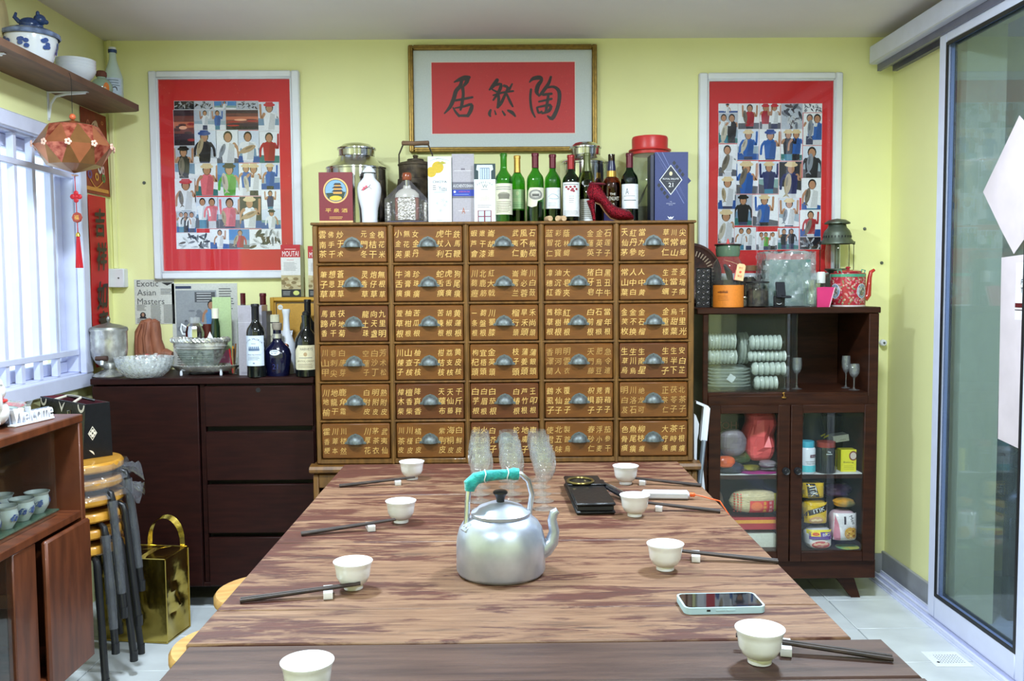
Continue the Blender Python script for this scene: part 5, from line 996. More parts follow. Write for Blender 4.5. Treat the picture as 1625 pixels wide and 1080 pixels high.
# =================================================================== ON THE SIDEBOARD
SBZ = .925
def frame_at(px, Y, base):
    c = at(px, 540, Y=Y); k = at(px + 1, 540, Y=Y).x - c.x
    return c.x, (lambda d: d * k), (lambda y: at(px, y, Y=Y).z - base)
M_SILVER = mk('tarnished_silver', srgb(226, 226, 222), .26, .6, col2=srgb(176, 174, 168), vs=25, rvar=.1)
M_CRYS = pane('cut_crystal', (.93, .95, .95), .05, 2.0, bump=1., bs=70, haze=srgb(236, 240, 242), hz=.32, hs=75, hc=.36)  # blotchy white haze paints the sparkle of the cut facets
X, s_, z = frame_at(173, 3.63, SBZ)
o = thing('silver_urn', 'lidded silver urn with dark spigot at end of sideboard', 'urn', (X, 3.63, SBZ))
R_ = s_(27.5); g = G(); g.lathe([(0, 0), (R_ * .95, 0), (R_ * .95, .006), (R_ * .8, .012), (R_ * .45, .022), (R_ * .3, z(585)), (R_ * .5, z(581)), (R_ * .78, z(574)), (R_ * .95, z(564)), (R_, z(554)), (R_, z(540)), (R_, z(526)), (R_ * 1.05, z(524)), (R_ * 1.05, z(522)), (0, z(522))], 44); g.build('body', M_SILVER, o)
g = G(); g.lathe([(R_ * 1.05, z(522)), (R_ * 1.0, z(519)), (R_ * .6, z(515)), (R_ * .2, z(513)), (.004, z(511)), (.007, z(508)), (.008, z(505)), (.004, z(502)), (0, z(500)), (0, z(521))], 40); g.build('lid', mk('matt_pewter_lid', srgb(150, 150, 144), .4, .8, var=.2), o)
g = G(); g.tube([(R_ * .1, -R_ * .95, z(570)), (R_ * .12, -R_ * 1.25, z(570)), (R_ * .12, -R_ * 1.3, z(576))], [.009, .008, .006], 10); sp = g.build('spigot', M_SILVER, o)
g = G(); g.tube([(-R_ * .25, -R_ * 1.22, z(566)), (R_ * .4, -R_ * 1.22, z(566))], [.009, .011], 10); g.build('spigot_handle', mk('dark_handle_wood', srgb(70, 46, 36), .5), sp)
# carved wood piece
Yc = 3.83; X, s_, z = frame_at(243, Yc, SBZ); M_CARV = mk('reddish_carved_wood', srgb(166, 104, 78), .55, col2=srgb(128, 76, 56), vs=8, stretch=(5, 5, 1), bump=.2, bs=40)
o = thing('wood_carving', 'smooth reddish brown carved wooden form leaning on the sideboard', 'carving', (X, Yc, SBZ))
for pts, rr in ((((236, 590), (232, 565), (230, 545), (230, 528), (236, 514), (242, 508)), (.046, .048, .043, .04, .032, .014)), (((256, 590), (252, 560), (247, 540), (246, 522), (245, 512), (243, 507)), (.03, .03, .026, .026, .024, .012)), (((240, 572), (254, 566), (265, 562), (273, 563)), (.034, .032, .026, .014))):
    g = G(); g.tube([(s_(x - 243), 0, max(z(y), r * .9)) for (x, y), r in zip(pts, rr)], list(rr), 18); g.build('carved_fold', M_CARV, o)
for pts in (((226, 585), (222, 556), (224, 532), (232, 512)), ((240, 588), (236, 558), (235, 534), (240, 510))): g = G(); g.tube([(s_(x - 243), -.04 - .004 * k, z(y)) for k, (x, y) in enumerate(pts)], .006, 8); g.build('carved_ridge', M_CARV, o)
# crystal bowl
X, s_, z = frame_at(228, 3.565, SBZ); R_ = s_(45)
o = thing('crystal_bowl', 'round cut crystal bowl with patterned sides at front of sideboard', 'bowl', (X, 3.565, SBZ))
fl_ = lambda a, q: .018 * math.sin(26 * a) * (1 if q > .012 else 0)
g = G(); h = z(566); g.lathe([(0, .004), (R_ * .5, .0), (R_ * .62, .003), (R_ * .8, h * .28), (R_ * .93, h * .6), (R_ * .98, h * .9), (R_, h), (R_ * .96, h), (R_ * .88, h * .62), (R_ * .74, h * .3), (R_ * .5, .014), (0, .012)], 104, flute=fl_); g.build('bowl', M_CRYS, o)
# small dish with sweets behind the bowl
X, s_, z = frame_at(244, 3.74, SBZ); o = thing('glass_dish', 'small footed glass dish of wrapped sweets behind the crystal bowl', 'dish', (X, 3.72, SBZ))
g = G(); R_ = .055; h = z(560); g.lathe([(0, 0), (.03, 0), (.03, .003), (.006, .008), (.006, h * .45), (.03, h * .6), (R_, h), (R_ - .002, h), (.028, h * .64), (0, h * .5)], 32); g.build('dish', M_GCLEAR, o)
for k in range(5): g = G(); g.ell((.022 * math.cos(k * 1.3), .022 * math.sin(k * 1.3), h * .86 + .004 * (k % 2)), (.011, .009, .008), 8, 6); g.build('sweet', mk('sweet_wrapper', srgb(*[(190, 60, 60), (220, 210, 206), (150, 90, 80), (200, 80, 76), (214, 200, 190)][k]), .3), o)
# silver tray on feet, glass bowl, braided basket
Yt = 3.66; X, s_, z = frame_at(326, Yt, SBZ)
o = thing('silver_tray', 'oval silver tray with beaded rim on little white feet', 'tray', (X, Yt, SBZ)); a_, b_ = s_(54), .075
def oval(g, prof, n=56, ax=1, by=1, cz=0): g.lathe(prof, n, sx=ax, sy=by, c=(0, 0, cz))
g = G(); z0 = .014; g.lathe([(0, z0), (.8, z0), (.86, z0 + .004), (.97, z0 + .018), (1, z0 + .022), (1.0, z0 + .025), (.95, z0 + .023), (.84, z0 + .008), (0, z0 + .005)], 60, sx=a_, sy=b_); g.build('dish', M_SILVER, o)
g = G()
for k in range(64): t_ = 2 * math.pi * k / 64; g.ell((a_ * math.cos(t_), b_ * math.sin(t_), z0 + .025), (.0032, .0032, .0028), 6, 4)
g.build('beaded_rim', M_SILVER, o, kind='stuff')
for fx, fy in ((-.62, -.62), (.55, -.68), (-.6, .6), (.6, .6)): g = G(); g.lathe([(0, 0), (.005, 0), (.006, .006), (.0045, .018), (0, .02)], 10, c=(a_ * fx, b_ * fy, 0)); g.build('foot', M_POR, o)
g = G(); X2, s2, z2 = frame_at(318, Yt, SBZ); zb = z0 + .0062
o = thing('glass_bowl', 'clear glass oval bowl standing on the silver tray', 'bowl', (X2, Yt, SBZ + zb)); h = z2(554) - zb
g.lathe([(0, 0), (.5, 0), (.55, .004), (.75, h * .4), (.97, h * .9), (1, h), (.97, h), (.72, h * .42), (.5, .008), (0, .007)], 48, sx=s2(40), sy=.055, flute=lambda a, q: .02 * math.sin(18 * a)); g.build('bowl', pane('clear_pressed_glass', (.88, .92, .9), .05, 1.75, bump=.8, bs=50, haze=srgb(220, 228, 224), hz=.1, hs=60, hc=.36), o)  # the bowl's white haze flecks are painted sparkle
zb2 = SBZ + z2(554) + .0005; o = thing('silver_basket', 'oval silver basket with braided rim resting on glass bowl', 'basket', (X2, Yt, zb2)); a_, b_ = s2(44), .062; zr = at(318, 540, Y=Yt).z - zb2
g = G(); g.lathe([(0, 0), (.85, 0), (.93, .003), (1, zr), (.97, zr), (.9, .006), (0, .004)], 56, sx=a_, sy=b_); g.build('bowl', M_SILVER, o)
for ph in (0, math.pi):
    g = G(); g.tube([(a_ * math.cos(t_) * (1 + .035 * math.sin(22 * t_ + ph)), b_ * math.sin(t_) * (1 + .035 * math.sin(22 * t_ + ph)), zr + .003 + .006 * math.cos(22 * t_ + ph)) for t_ in [2 * math.pi * k / 132 for k in range(132)]], .006, 6, closed=True); g.build('braid', M_SILVER, o)
g = G(); g.lathe([(.96, zr * .35), (1.0, zr * .4), (.97, zr * .45)], 56, sx=a_, sy=b_); g.build('lower_band', M_SILVER, o)
zin = zb2 + .006
X, s_, z = frame_at(310, Yt + .01, zin); o = thing('silver_teapot', 'dented round silver pot standing in the braided basket', 'pot', (X, Yt + .01, zin)); R_ = s_(14)
g = G(); g.lathe([(0, 0), (R_ * .6, 0), (R_ * .95, .01), (R_ * 1.06, z(527)), (R_ * .9, z(517)), (R_ * .6, z(512)), (R_ * .55, z(511)), (0, z(511))], 12); g.build('body', M_STEEL, o, sharp=20)
g = G(); g.lathe([(0, z(513)), (R_ * .62, z(513)), (R_ * .6, z(503)), (0, z(503))], 20); g.build('lid', pane('frosted_clear_lid', (.8, .82, .82), .1, 1.5, haze=(.6, .6, .62), hz=.4), o)
g = G(); g.tube([(-R_ * .9, 0, z(520)), (-R_ * 1.5, 0, z(514)), (-R_ * 1.6, 0, z(522)), (-R_ * 1.4, 0, z(530)), (-R_ * .9, 0, z(530))], .004, 8); g.build('handle', M_WHITE, o)
X, s_, z = frame_at(330, Yt + .035, zin); g = G(); g.lathe([(0, 0), (.014, 0), (.018, z(514)), (.016, z(514)), (.012, .004), (0, .004)], 18); g.build('wooden_cup', mk('red_brown_cup', srgb(96, 40, 34), .4), loc=(X, Yt + .035, zin), label='small red-brown wooden cup beside the dented silver pot', cat='cup')
X, s_, z = frame_at(342.5, Yt + .005, zin); o = thing('sauce_bottle', 'little dark green bottle with white cap standing in silver basket', 'bottle', (X, Yt + .005, zin)); R_ = s_(7)
g = G(); g.lathe([(0, 0), (R_, 0), (R_, z(517)), (R_ * .75, z(508)), (R_ * .7, z(502)), (0, z(502))], 20); g.build('body', mk('bottle_green', srgb(20, 44, 24), .1, coat=.4), o)
g = G(); g.lathe([(0, z(505)), (R_ * .76, z(505)), (R_ * .8, z(489)), (0, z(489))], 18); g.build('cap', mk('ivory_cap', srgb(226, 224, 204), .4), o)
g = G(); X, s_, z = frame_at(332, Yt - .04, zin); g.add([(-.022, 0, .014), (.022, .004, .016), (.0, .006, z(526)), (-.02, .018, .012), (.022, .02, .014)], [(0, 1, 2), (0, 2, 3), (1, 4, 2), (3, 2, 4), (0, 3, 4, 1)]); g.build('folded_napkin', mk('white_tissue', srgb(232, 232, 232), .7), loc=(X, Yt - .035, zin), label='white folded paper napkin peak in the silver basket', cat='napkin', sharp=0)
# booklet leaning at the back
def f_book(p, w, h): p.rect(0, 0, w, h, srgb(176, 196, 146), 1); p.rect(0, 0, w * .94, h * .3, srgb(206, 104, 150), 2); p.text('agam', w * .45, h * .43, h * .1, srgb(60, 84, 50), 2, w=w * .5); p.lines(w * .3, w * .6, h * .36, h * .38, 1, srgb(90, 110, 80)); p.text('guide', w * .35, h * .2, h * .06, srgb(230, 190, 210), 3)
carton('booklet', 'pale green and pink booklet standing behind silver basket', (338, 471, 366, 525), 3.74, .008, srgb(200, 206, 190), f_book, 'booklet', SBZ)
# clear bottle, pencils
M_CLB = pane('clear_bottle_glass', (.9, .93, .9), .03, 1.5, haze=srgb(200, 205, 200), hz=.1)
o = bottle('glass_bottle', 'tall clear empty glass bottle with dark red cap beside the grey gift box', 381, 465, 3.75, [(0, 0), (.04, 0), (.042, .01), (.042, .2), (.034, .225), (.018, .24), (.016, .3), (.016, .31)], M_CLB, (DRED, .8), width=20, base=SBZ, solid=False)
X, s_, z = frame_at(370, 3.64, SBZ); o = thing('pencil_glass', 'drinking glass holding pencils beside the silver tray', 'glass', (X, 3.635, SBZ)); g = G(); g.lathe([(0, 0), (.015, 0), (.018, .07), (.0165, .07), (.0135, .004), (0, .004)], 24); g.build('glass', M_GCLEAR, o)
for k, (dx, c_) in enumerate(((-.008, (180, 30, 36)), (.0, (206, 140, 40)), (.006, (120, 80, 40)), (.003, (60, 40, 36)))): g = G(); g.tube([(dx * .3, .004 * (k % 2), .005), (dx * 1.6, .006 * (k % 3 - 1), .105 + .01 * (k % 3))], .0035, 6); g.build('pencil', mk('pencil_paint', srgb(*c_), .4), o)
# gift box, wine bottles
def f_grey(p, w, h): p.rect(0, 0, w, h, srgb(166, 160, 170), 1); p.rect(0, h * .75, w, h * .76, srgb(190, 186, 194), 2); p.rect(w * .08, h * .02, w * .92, h * .05, srgb(150, 144, 156), 2)
o = carton('wine_gift_box', 'tall open grey wine gift box behind the dark wine bottle', (380, 484, 415, 597), 3.6, .09, srgb(150, 144, 154), f_grey, 'box', SBZ)
part('box_side', (at(397.5 + 17, 540, Y=3.6).x - at(397.5, 540, Y=3.6).x, .001, 0), (at(397.5 + 26, 540, Y=3.6).x - at(397.5, 540, Y=3.6).x, .09, .255), mk('charcoal_card', srgb(84, 80, 86), .5), o, .001)
bottle('wine_bottle', 'dark wine bottle with maroon cap half hidden behind grey gift box', 413, 465, 3.76, BORD, M_GDARK, (DRED, .8), width=24, base=SBZ, wine=.6)
def Lv(p, w, a, b):
    h = b - a; p.rect(-w, a, w, b, srgb(206, 216, 232), 1, 12); n_ = 'VIÑA VALORIA'
    for i, ch in enumerate(n_):
        u = -.9 + 1.8 * i / (len(n_) - 1)
        if ch != ' ': p.text(ch, u * w * .82, a + h * (.9 - .16 * u * u), h * .06, srgb(40, 50, 70), 2, rot=-u * .5)
    p.lines(-w * .2, w * .2, a + h * .72, a + h * .76, 1, DK); p.rect(-w * .5, a + h * .5, w * .5, a + h * .58, srgb(90, 110, 140), 2)
    for k in range(6): p.disc(w * (-.4 + .16 * k), a + h * .61, w * .06, h * .04, srgb(90, 110, 140), 2, 8)
    p.text('VINO BLANCO', 0, a + h * .37, h * .035, srgb(40, 44, 60), 2, w=w * 1.2); p.lines(-w * .6, w * .6, a + h * .18, a + h * .32, 3, srgb(130, 140, 160)); p.disc(0, a + h * .09, w * .1, h * .03, srgb(130, 140, 160), 2)
bottle('wine_bottle', 'dark wine bottle with pale blue label at front of the sideboard', 400, 482, 3.535, BORD, M_BLKG, (BLKF, .78), width=29.5, lab=(.16, .57, 1.2, Lv), base=SBZ, solid=True)
bottle('port_bottle', 'dark wine bottle with black cap standing behind the sherry bottle', 484, 475, 3.7, BORD, M_BLKG, (BLKF, .8), width=26, base=SBZ, solid=True)
M_FLAG = mk('cobalt_flagon_glaze', srgb(15, 17, 48), .12, coat=.5, var=.3, bump=.45, bs=45)
X, s_, z = frame_at(440, 3.575, SBZ); o = thing('blue_flagon', 'squat dark blue porcelain whisky flagon with cork between dark bottles', 'bottle', (X, 3.575, SBZ)); R_ = s_(21.5)
g = G(); g.lathe([(0, 0), (R_ * .8, 0), (R_ * .84, .006), (R_ * .98, z(570)), (R_, z(562)), (R_ * .88, z(553)), (R_ * .55, z(545)), (R_ * .34, z(540)), (R_ * .3, z(534)), (R_ * .3, z(523)), (0, z(523))], 40, sy=.75); g.build('body', M_FLAG, o)
g = G(); g.lathe([(R_ * .31, z(537)), (R_ * .35, z(536)), (R_ * .35, z(530)), (R_ * .31, z(529))], 24); g.build('silver_collar', M_SILVER, o)
g = G(); g.lathe([(0, z(523)), (R_ * .3, z(523)), (R_ * .36, z(519)), (R_ * .36, z(513)), (R_ * .3, z(512)), (0, z(512))], 20); g.build('stopper', mk('grey_cork_stopper', srgb(150, 140, 130), .5, var=.3), o)
p = Pr(); p.disc(-.002, z(558), .022, .011, srgb(210, 216, 226), 1, 20); p.lines(-.016, .012, z(561), z(555), 2, srgb(120, 130, 150)); p.text('21', -.0, z(580), .02, srgb(40, 46, 100), 1); g = G(); p.put(g, lambda u, v, w_: ((R_ * .96 + w_) * math.sin(u / R_), -(R_ * .75 * (1.0 if v < z(562) else 1 - (v - z(562)) / (z(545) - z(562)) * .12) + .0012 + w_) * math.cos(u / R_), v)); g.build('badge', PRINT, o, sharp=0)
def f_tube(p, w, a, b): h = b - a; p.rect(-w, a, w, b, srgb(222, 218, 190), 1, 12); p.rect(-w, b - h * .12, w, b - h * .1, DK, 2, 8); p.text('YEN', .0, a + h * .62, h * .09, DK, 2, w=w * .8); p.text('MACALL', 0, a + h * .36, h * .06, DK, 2, w=w * 1.1); p.lines(-w * .6, w * .6, a + h * .1, a + h * .3, 4, GY)
bottle('whisky_tube', 'cream cardboard whisky tube behind the blue flagon', 430, 499, 3.68, [(0, 0), (.035, 0), (.035, .25), (.034, .252)], mk('cream_card', srgb(214, 208, 180), .6), None, width=17, lab=(.02, .97, 1.3, f_tube), base=SBZ, solid=True, cat='tube')
X, s_, z = frame_at(455, 3.675, SBZ); o = thing('porcelain_bottle', 'white moulded porcelain liquor bottle with copper badge behind flagon', 'bottle', (X, 3.675, SBZ)); R_ = s_(13)
g = G(); g.lathe([(0, 0), (R_, 0), (R_ * 1.05, z(560)), (R_ * 1.0, z(545)), (R_ * .7, z(534)), (R_ * .42, z(522)), (R_ * .36, z(505)), (R_ * .42, z(498)), (R_ * .5, z(494)), (R_ * .48, z(490)), (0, z(490))], 32); g.build('body', M_POR, o)
g = G(); g.ell((0, -R_ * .95, z(548)), (.016, .006, .012), 16, 8); g.build('copper_badge', mk('copper_badge', srgb(150, 90, 70), .3, .8, var=.4, vs=90), o)
for sg in (-1, 1): g = G(); g.tube([(sg * R_ * .4, 0, z(526)), (sg * R_ * .7, 0, z(524)), (sg * R_ * .6, 0, z(532))], .003, 6); g.build('scroll', M_POR, o)
SH = [(0, .0), (.036, .0), (.039, .003), (.039, .15), (.037, .165), (.026, .19), (.0155, .208), (.0145, .225), (.0145, .26), (.016, .261), (.016, .268)]
def Lh(p, w, a, b):
    h = b - a; p.poly([(-w, a + h * .08), (-w * .88, a), (w, a), (w, b), (-w * .6, b), (-w * .75, b - h * .1), (-w, b - h * .22)], srgb(218, 208, 176), 1); p.text('HARVEYS', w * .2, a + h * .84, h * .1, DK, 2, w=w * 1.1); p.disc(w * .1, a + h * .63, w * .16, h * .08, srgb(180, 150, 110), 2); p.text('BRISTOL CREAM', w * .1, a + h * .35, h * .075, srgb(120, 100, 76), 2, w=w * 1.5); p.lines(-w * .6, w * .8, a + h * .06, a + h * .26, 3, srgb(140, 124, 100)); p.lines(-w * .5, w * .7, a + h * .45, a + h * .52, 1, GY)
o = bottle('sherry_bottle', 'black-green sherry bottle with large cream label at sideboard edge', 481, 500, 3.545, SH, M_BLKG, None, width=36, lab=(.12, .52, 1.0, Lh), base=SBZ, solid=True)
zt = at(480, 503, Y=3.545).z - SBZ; g = G(); g.lathe([(0, zt - .004), (.0135, zt - .004), (.015, zt + .004), (.014, zt + .018), (.008, zt + .024), (0, zt + .025)], 18); g.build('stopper', M_BLACK, o)
# gold framed box with two liquor boxes on it
x0, z0, x1, z1 = pb(430, 471, 512, 560, 3.8); z0 = SBZ
o = thing('gold_display_box', 'golden framed display box standing behind bottles on sideboard', 'box', (x0, 3.8, SBZ)); w, h = x1 - x0, z1 - z0; M_OCH = mk('ochre_card', srgb(196, 148, 60), .5, var=.1)
g = G(); g.box((0, .012, 0), (w, .085, h), bev=.002); g.build('body', M_OCH, o); g = G(); e = .016
for a, b in (((0, 0, 0), (e, .012, h)), ((w - e, 0, 0), (w, .012, h)), ((e, 0, 0), (w - e, .012, e)), ((e, 0, h - e), (w - e, .012, h))): g.box(a, b, bev=.002)
g.build('frame', mk('yellow_gold_frame', srgb(206, 158, 66), .35, .3), o)
p = Pr(); p.rect(e + .006, e, w - e - .006, h - e - .006, srgb(64, 52, 40), 1); p.rect(e + .01, e, w - e - .01, h - e - .01, srgb(202, 152, 62), 2); p.disc(e + .025, h - .042, .011, .011, WL, 3); p.text('eslite', e + .025, h - .042, .004, GY, 4); p.stroke([(.07, .13, .001), (.1, .155, .001), (.14, .17, .001), (.18, .15, .001)], srgb(120, 86, 40), 4); p.disc(.13, .1, .035, .045, srgb(176, 128, 48), 3, 14)
g = G(); p.put(g, front(.012)); g.build('picture', PRINT, o, sharp=0)
def f_mou(p, w, h):
    p.rect(0, 0, w, h, srgb(224, 222, 220), 1); p.rect(0, h * .76, w, h, srgb(186, 30, 40), 2); p.lines(w * .2, w * .8, h * .9, h * .93, 1, srgb(240, 200, 200), 3); p.text('MOUTAI', w * .5, h * .83, h * .1, srgb(244, 240, 240), 3, w=w * .84); p.lines(w * .14, w * .86, h * .5, h * .67, 8, GY, th=.3); p.lines(w * .3, w * .7, h * .7, h * .72, 1, srgb(190, 60, 60))
    p.rect(0, h * .15, w, h * .42, srgb(186, 170, 130), 2)
    for _ in range(14): p.disc(w * rnd.random(), h * rnd.uniform(.18, .4), w * .14, h * .03, srgb(*rnd.choice([(150, 126, 80), (206, 192, 150), (130, 110, 70)])), 3, 10)
    p.rect(0, 0, w, h * .15, srgb(28, 28, 30), 3); p.disc(w * .76, h * .08, w * .16, h * .045, srgb(206, 210, 120), 4); p.lines(w * .08, w * .5, h * .03, h * .12, 3, srgb(170, 170, 170), 4)
bz_ = SBZ + h + .0003
carton('liquor_box', 'red and white liquor box standing on the golden display box, fully in view', (447, 388, 476, 469), 3.81, .06, srgb(120, 96, 60), f_mou, 'box', bz_)
carton('liquor_box', 'red and white liquor box standing on golden display box against medicine cabinet', (490, 390, 519, 469), 3.81, .06, srgb(120, 96, 60), f_mou, 'box', bz_)
# =================================================================== ON AND IN THE GLASS CABINET
RZ = 1.1812
X, s_, z = frame_at(1112, 3.8, RZ)
o = thing('carved_plaque', 'round brown carved batik plaque half hidden behind medicine cabinet', 'plaque', (.80, 3.868, RZ)); R_ = .135
g = G(); g.lathe([(0, 0), (R_, 0), (R_, .012), (R_ * .92, .018), (R_ * .84, .012), (0, .012)], 40, M=Matrix.Translation((0, 0, R_)) @ M90); g.build('disc', mk('dark_brown_carving', srgb(86, 52, 42), .5, col2=srgb(50, 28, 26), vs=40, bump=.5, bs=50), o)
g = G()
for k in range(44): a_ = 2 * math.pi * k / 44; g.tube([(R_ * .6 * math.cos(a_), -.014, R_ + R_ * .6 * math.sin(a_)), (R_ * .76 * math.cos(a_), -.014, R_ + R_ * .76 * math.sin(a_))], .0025, 5)
g.build('ray_inlay', mk('cream_inlay', srgb(200, 176, 150), .5), o, kind='stuff')
X, s_, z = frame_at(1116, 3.66, RZ); hx = .03; o = thing('wire_rack', 'black wrought iron scrollwork rack beside the medicine cabinet', 'rack', (X, 3.66, RZ)); H = z(425)
g = G(); g.box((-hx, -.0, 0), (hx, .006, H), bev=.001); g.build('backing', mk('dark_card', srgb(30, 26, 28), .5), o)
g = G()
for r in range(7):
    for c_ in range(3):
        cx, cz2 = -.019 + .019 * c_, .014 + (H - .028) * r / 6; sg = 1 if (r + c_) % 2 else -1
        g.tube([(cx + sg * .007 * (1 - t_ * .8) * math.cos(7 * t_), -.003, cz2 + .007 * (1 - t_ * .8) * math.sin(7 * t_)) for t_ in [k / 12 for k in range(13)]], .0012, 5)
g.build('scrolls', mk('grey_iron_scroll', srgb(130, 124, 122), .4, .6), o, kind='stuff'); g = G(); g.tube([(-hx, -.004, 0), (-hx, -.004, H), (hx, -.004, H), (hx, -.004, 0)], .0025, 6); g.build('rim', M_BLACK, o)
# apothecary jar
X, s_, z = frame_at(1154, 3.62, RZ); o = thing('apothecary_jar', 'tall glass jar with orange label, green stopper and paper tag', 'jar', (X, 3.62, RZ)); R_ = s_(24.5)
g = G(); g.lathe([(0, .003), (R_ * .94, .003), (R_, .012), (R_, z(447)), (R_ * 1.0, z(428)), (R_ * .92, z(418)), (R_ * .7, z(410)), (R_ * .66, z(406))], 36); g.build('glass', pane('jar_glass_clear', (.88, .9, .88), .02, 1.5, haze=srgb(150, 150, 150), hz=.1), o)
g = G(); g.lathe([(0, .006), (R_ * .93, .006), (R_ * .93, z(450)), (R_ * .6, z(444)), (0, z(448))], 30); g.build('dried_peel', mk('dried_peel', srgb(58, 42, 30), .7, var=.6, vs=40, bump=1, bs=50), o)
g = G(); g.tube([(R_ * .2, 0, z(446)), (R_ * .1, R_ * .1, z(432)), (-R_ * .2, 0, z(420))], [.02, .025, .012], 10, flat=.5); g.build('dark_wrapper', mk('black_wrapper', srgb(30, 32, 36), .25), o)
p = Pr(); zl = z(452); p.rect(-R_ * 1.35, .002, R_ * 1.35, zl, srgb(222, 128, 40), 1, 14); p.lines(-R_ * .9, R_ * .0, zl * .62, zl * .75, 1, srgb(120, 60, 20), th=.4); p.lines(-R_ * .9, -R_ * .2, zl * .3, zl * .55, 3, srgb(180, 100, 30), th=.3); p.text('老陳皮', -R_ * .5, zl * .7, .011, srgb(120, 60, 20), 2); g = G(); p.put(g, cyl(R_ + .0006)); g.build('orange_label', PRINT, o, sharp=60)
g = G(); g.lathe([(0, z(407)), (R_ * .72, z(407)), (R_ * .76, z(403)), (R_ * .78, z(391)), (R_ * .74, z(389.5)), (0, z(389.5))], 30); g.build('green_stopper', mk('sea_green_glass', srgb(106, 134, 110), .15, trans=.25), o)
g = G(); g.lathe([(0, z(389.5)), (R_ * .85, z(389.5)), (R_ * .85, z(387.5)), (0, z(387.5))], 30); g.build('black_cap', M_BLACK, o); g = G(); g.lathe([(.009, z(387.5)), (.006, z(383)), (.002, z(379)), (0, z(378))], 5); g.build('red_knob', M_RPL, o, sharp=10)
p = Pr(); g = G(); T = Matrix.Translation((.032, -R_ - .012, z(432))) @ Matrix.Rotation(.17, 4, 'Y'); g.box((-.018, .004, -.026), (.018, .006, .014), M=T @ Matrix.Translation((-.002, 0, -.008))); g.build('pink_tag', mk('pink_card', srgb(206, 90, 90), .5), o)
p.poly([(-.017, -.033), (.017, -.033), (.017, .026), (.010, .033), (-.010, .033), (-.017, .026)], srgb(232, 190, 140), 1); p.text('野生', 0, .016, .008, srgb(190, 70, 40), 2); p.disc(0, .0, .005, .005, srgb(214, 90, 60), 2); p.text('陳皮', 0, -.016, .009, srgb(190, 70, 40), 2); g = G(); p.put(g, lambda u, v, w_: T @ Vector((u, .003 - w_, v))); g.build('paper_tag', PRINT, o, sharp=0)
g = G(); g.tube([(-R_ * .4, -R_ * .75, z(413)), (.0, -R_ * .95, z(416)), (.028, -R_ - .009, z(421))], .001, 5); g.build('tag_string', M_CORK, o)
def jar(label, px, Y, w, ytop, lidm, content, lidh=.008):
    X, s_, z = frame_at(px, Y, RZ); o = thing('herb_jar', label, 'jar', (X, Y, RZ)); R_ = s_(w / 2); h = z(ytop)
    g = G(); g.lathe([(0, .003), (R_ * .93, .003), (R_, .01), (R_, h - lidh - .01), (R_ * .9, h - lidh)], 30); g.build('glass', M_GCLEAR, o)
    g = G(); g.lathe([(0, h - lidh), (R_ * 1.02, h - lidh), (R_ * 1.02, h - .002), (R_ * .9, h), (0, h)], 28); g.build('lid', lidm, o)
    if content: g = G(); g.lathe([(0, .005), (R_ * .92, .005), (R_ * .92, h * .62), (R_ * .5, h * .72), (0, h * .66)], 24); g.build('herbs', content, o)
    return o
M_HERB = mk('black_dried_herb', srgb(34, 32, 32), .75, col2=srgb(70, 62, 54), vs=45, bump=1, bs=45)
jar('jar of dark herbs with wooden lid standing behind the black-lidded jar', 1188, 3.76, 26, 421, mk('wood_lid', srgb(126, 92, 64), .5), M_HERB, .022); jar('squat jar of black dried herbs with black lid', 1201, 3.62, 36, 446, M_BLACK, M_HERB)
jar('little dark bottle squeezed between orange jar and black-lidded jar', 1181, 3.60, 8, 470, M_STEEL, M_HERB, .006)
# phone stand
X, s_, z = frame_at(1238, 3.58, RZ); o = thing('phone_stand', 'black folding phone stand with white smile arrow on cabinet top', 'phone stand', (X, 3.58, RZ))
g = G(); g.box((-.026, 0, 0), (.026, .05, .005), bev=.002); g.box((-.022, .012, .005), (.022, .024, .045), bev=.002); g.build('base', M_BLACK, o)
g = G(); g.box((-.018, -.002, -.0), (.02, .006, .066), bev=.002, M=Matrix.Translation((.004, .006, .038)) @ Matrix.Rotation(-.3, 4, 'X')); g.box((-.004, -.02, -.002), (.034, .002, .006), bev=.002, M=Matrix.Translation((.004, .004, .042)) @ Matrix.Rotation(.2, 4, 'X')); g.build('cradle', mk('black_gloss_plastic', (.014, .015, .02), .25), o)
p = Pr(); p.stroke([(-.012, .016, .0012), (-.002, .012, .0016), (.008, .016, .0012)], WL); g = G(); p.put(g, front(.0118)); g.build('smile_print', INK, o, sharp=0)
# glass case under crumpled plastic
x0, z0, x1, z1 = pb(1212, 399, 1298, 486, 3.66); o = thing('wrapped_glass_case', 'green glass case wrapped in crumpled clear plastic on cabinet top', 'glass case', ((x0 + x1) / 2, 3.66, RZ)); w, h = (x1 - x0) / 2, z1 - RZ
g = G(); g.box((-w * .78, .01, .003), (w * .78, .12, h * .86), bev=.002); g.build('glass_case', mk('sea_green_case', srgb(110, 160, 150), .2, var=.25, vs=12, trans=.35), o)
def crump(u, v): return .004 * math.sin(23 * u + 3 * math.sin(11 * v)) + .004 * math.sin(19 * v + 4 * math.sin(9 * u))
M_PLAS = pane('crumpled_plastic', (.86, .89, .89), .12, 1.45, bump=1.0, bs=28, haze=srgb(190, 200, 200), hz=.35)
g = G(); g.sheet(22, 18, lambda u, v: ((u - .5) * 2 * w * (1 - .08 * v), -.004 + crump(u, v) + .012 * v, .002 + h * v * (1 - .03 * math.sin(8 * u)))); g.sheet(10, 12, lambda u, v: (-w * (1 - .08 * v) + crump(u, v), .13 - .13 * u, .002 + h * v)); g.sheet(10, 12, lambda u, v: (w * (1 - .08 * v) + crump(v, u), .0 + .13 * u, .002 + h * v)); g.sheet(16, 8, lambda u, v: ((u - .5) * 2 * w * .92, .01 + .12 * v, h + crump(u, v))); g.build('plastic_sheet', M_PLAS, o, sharp=25)
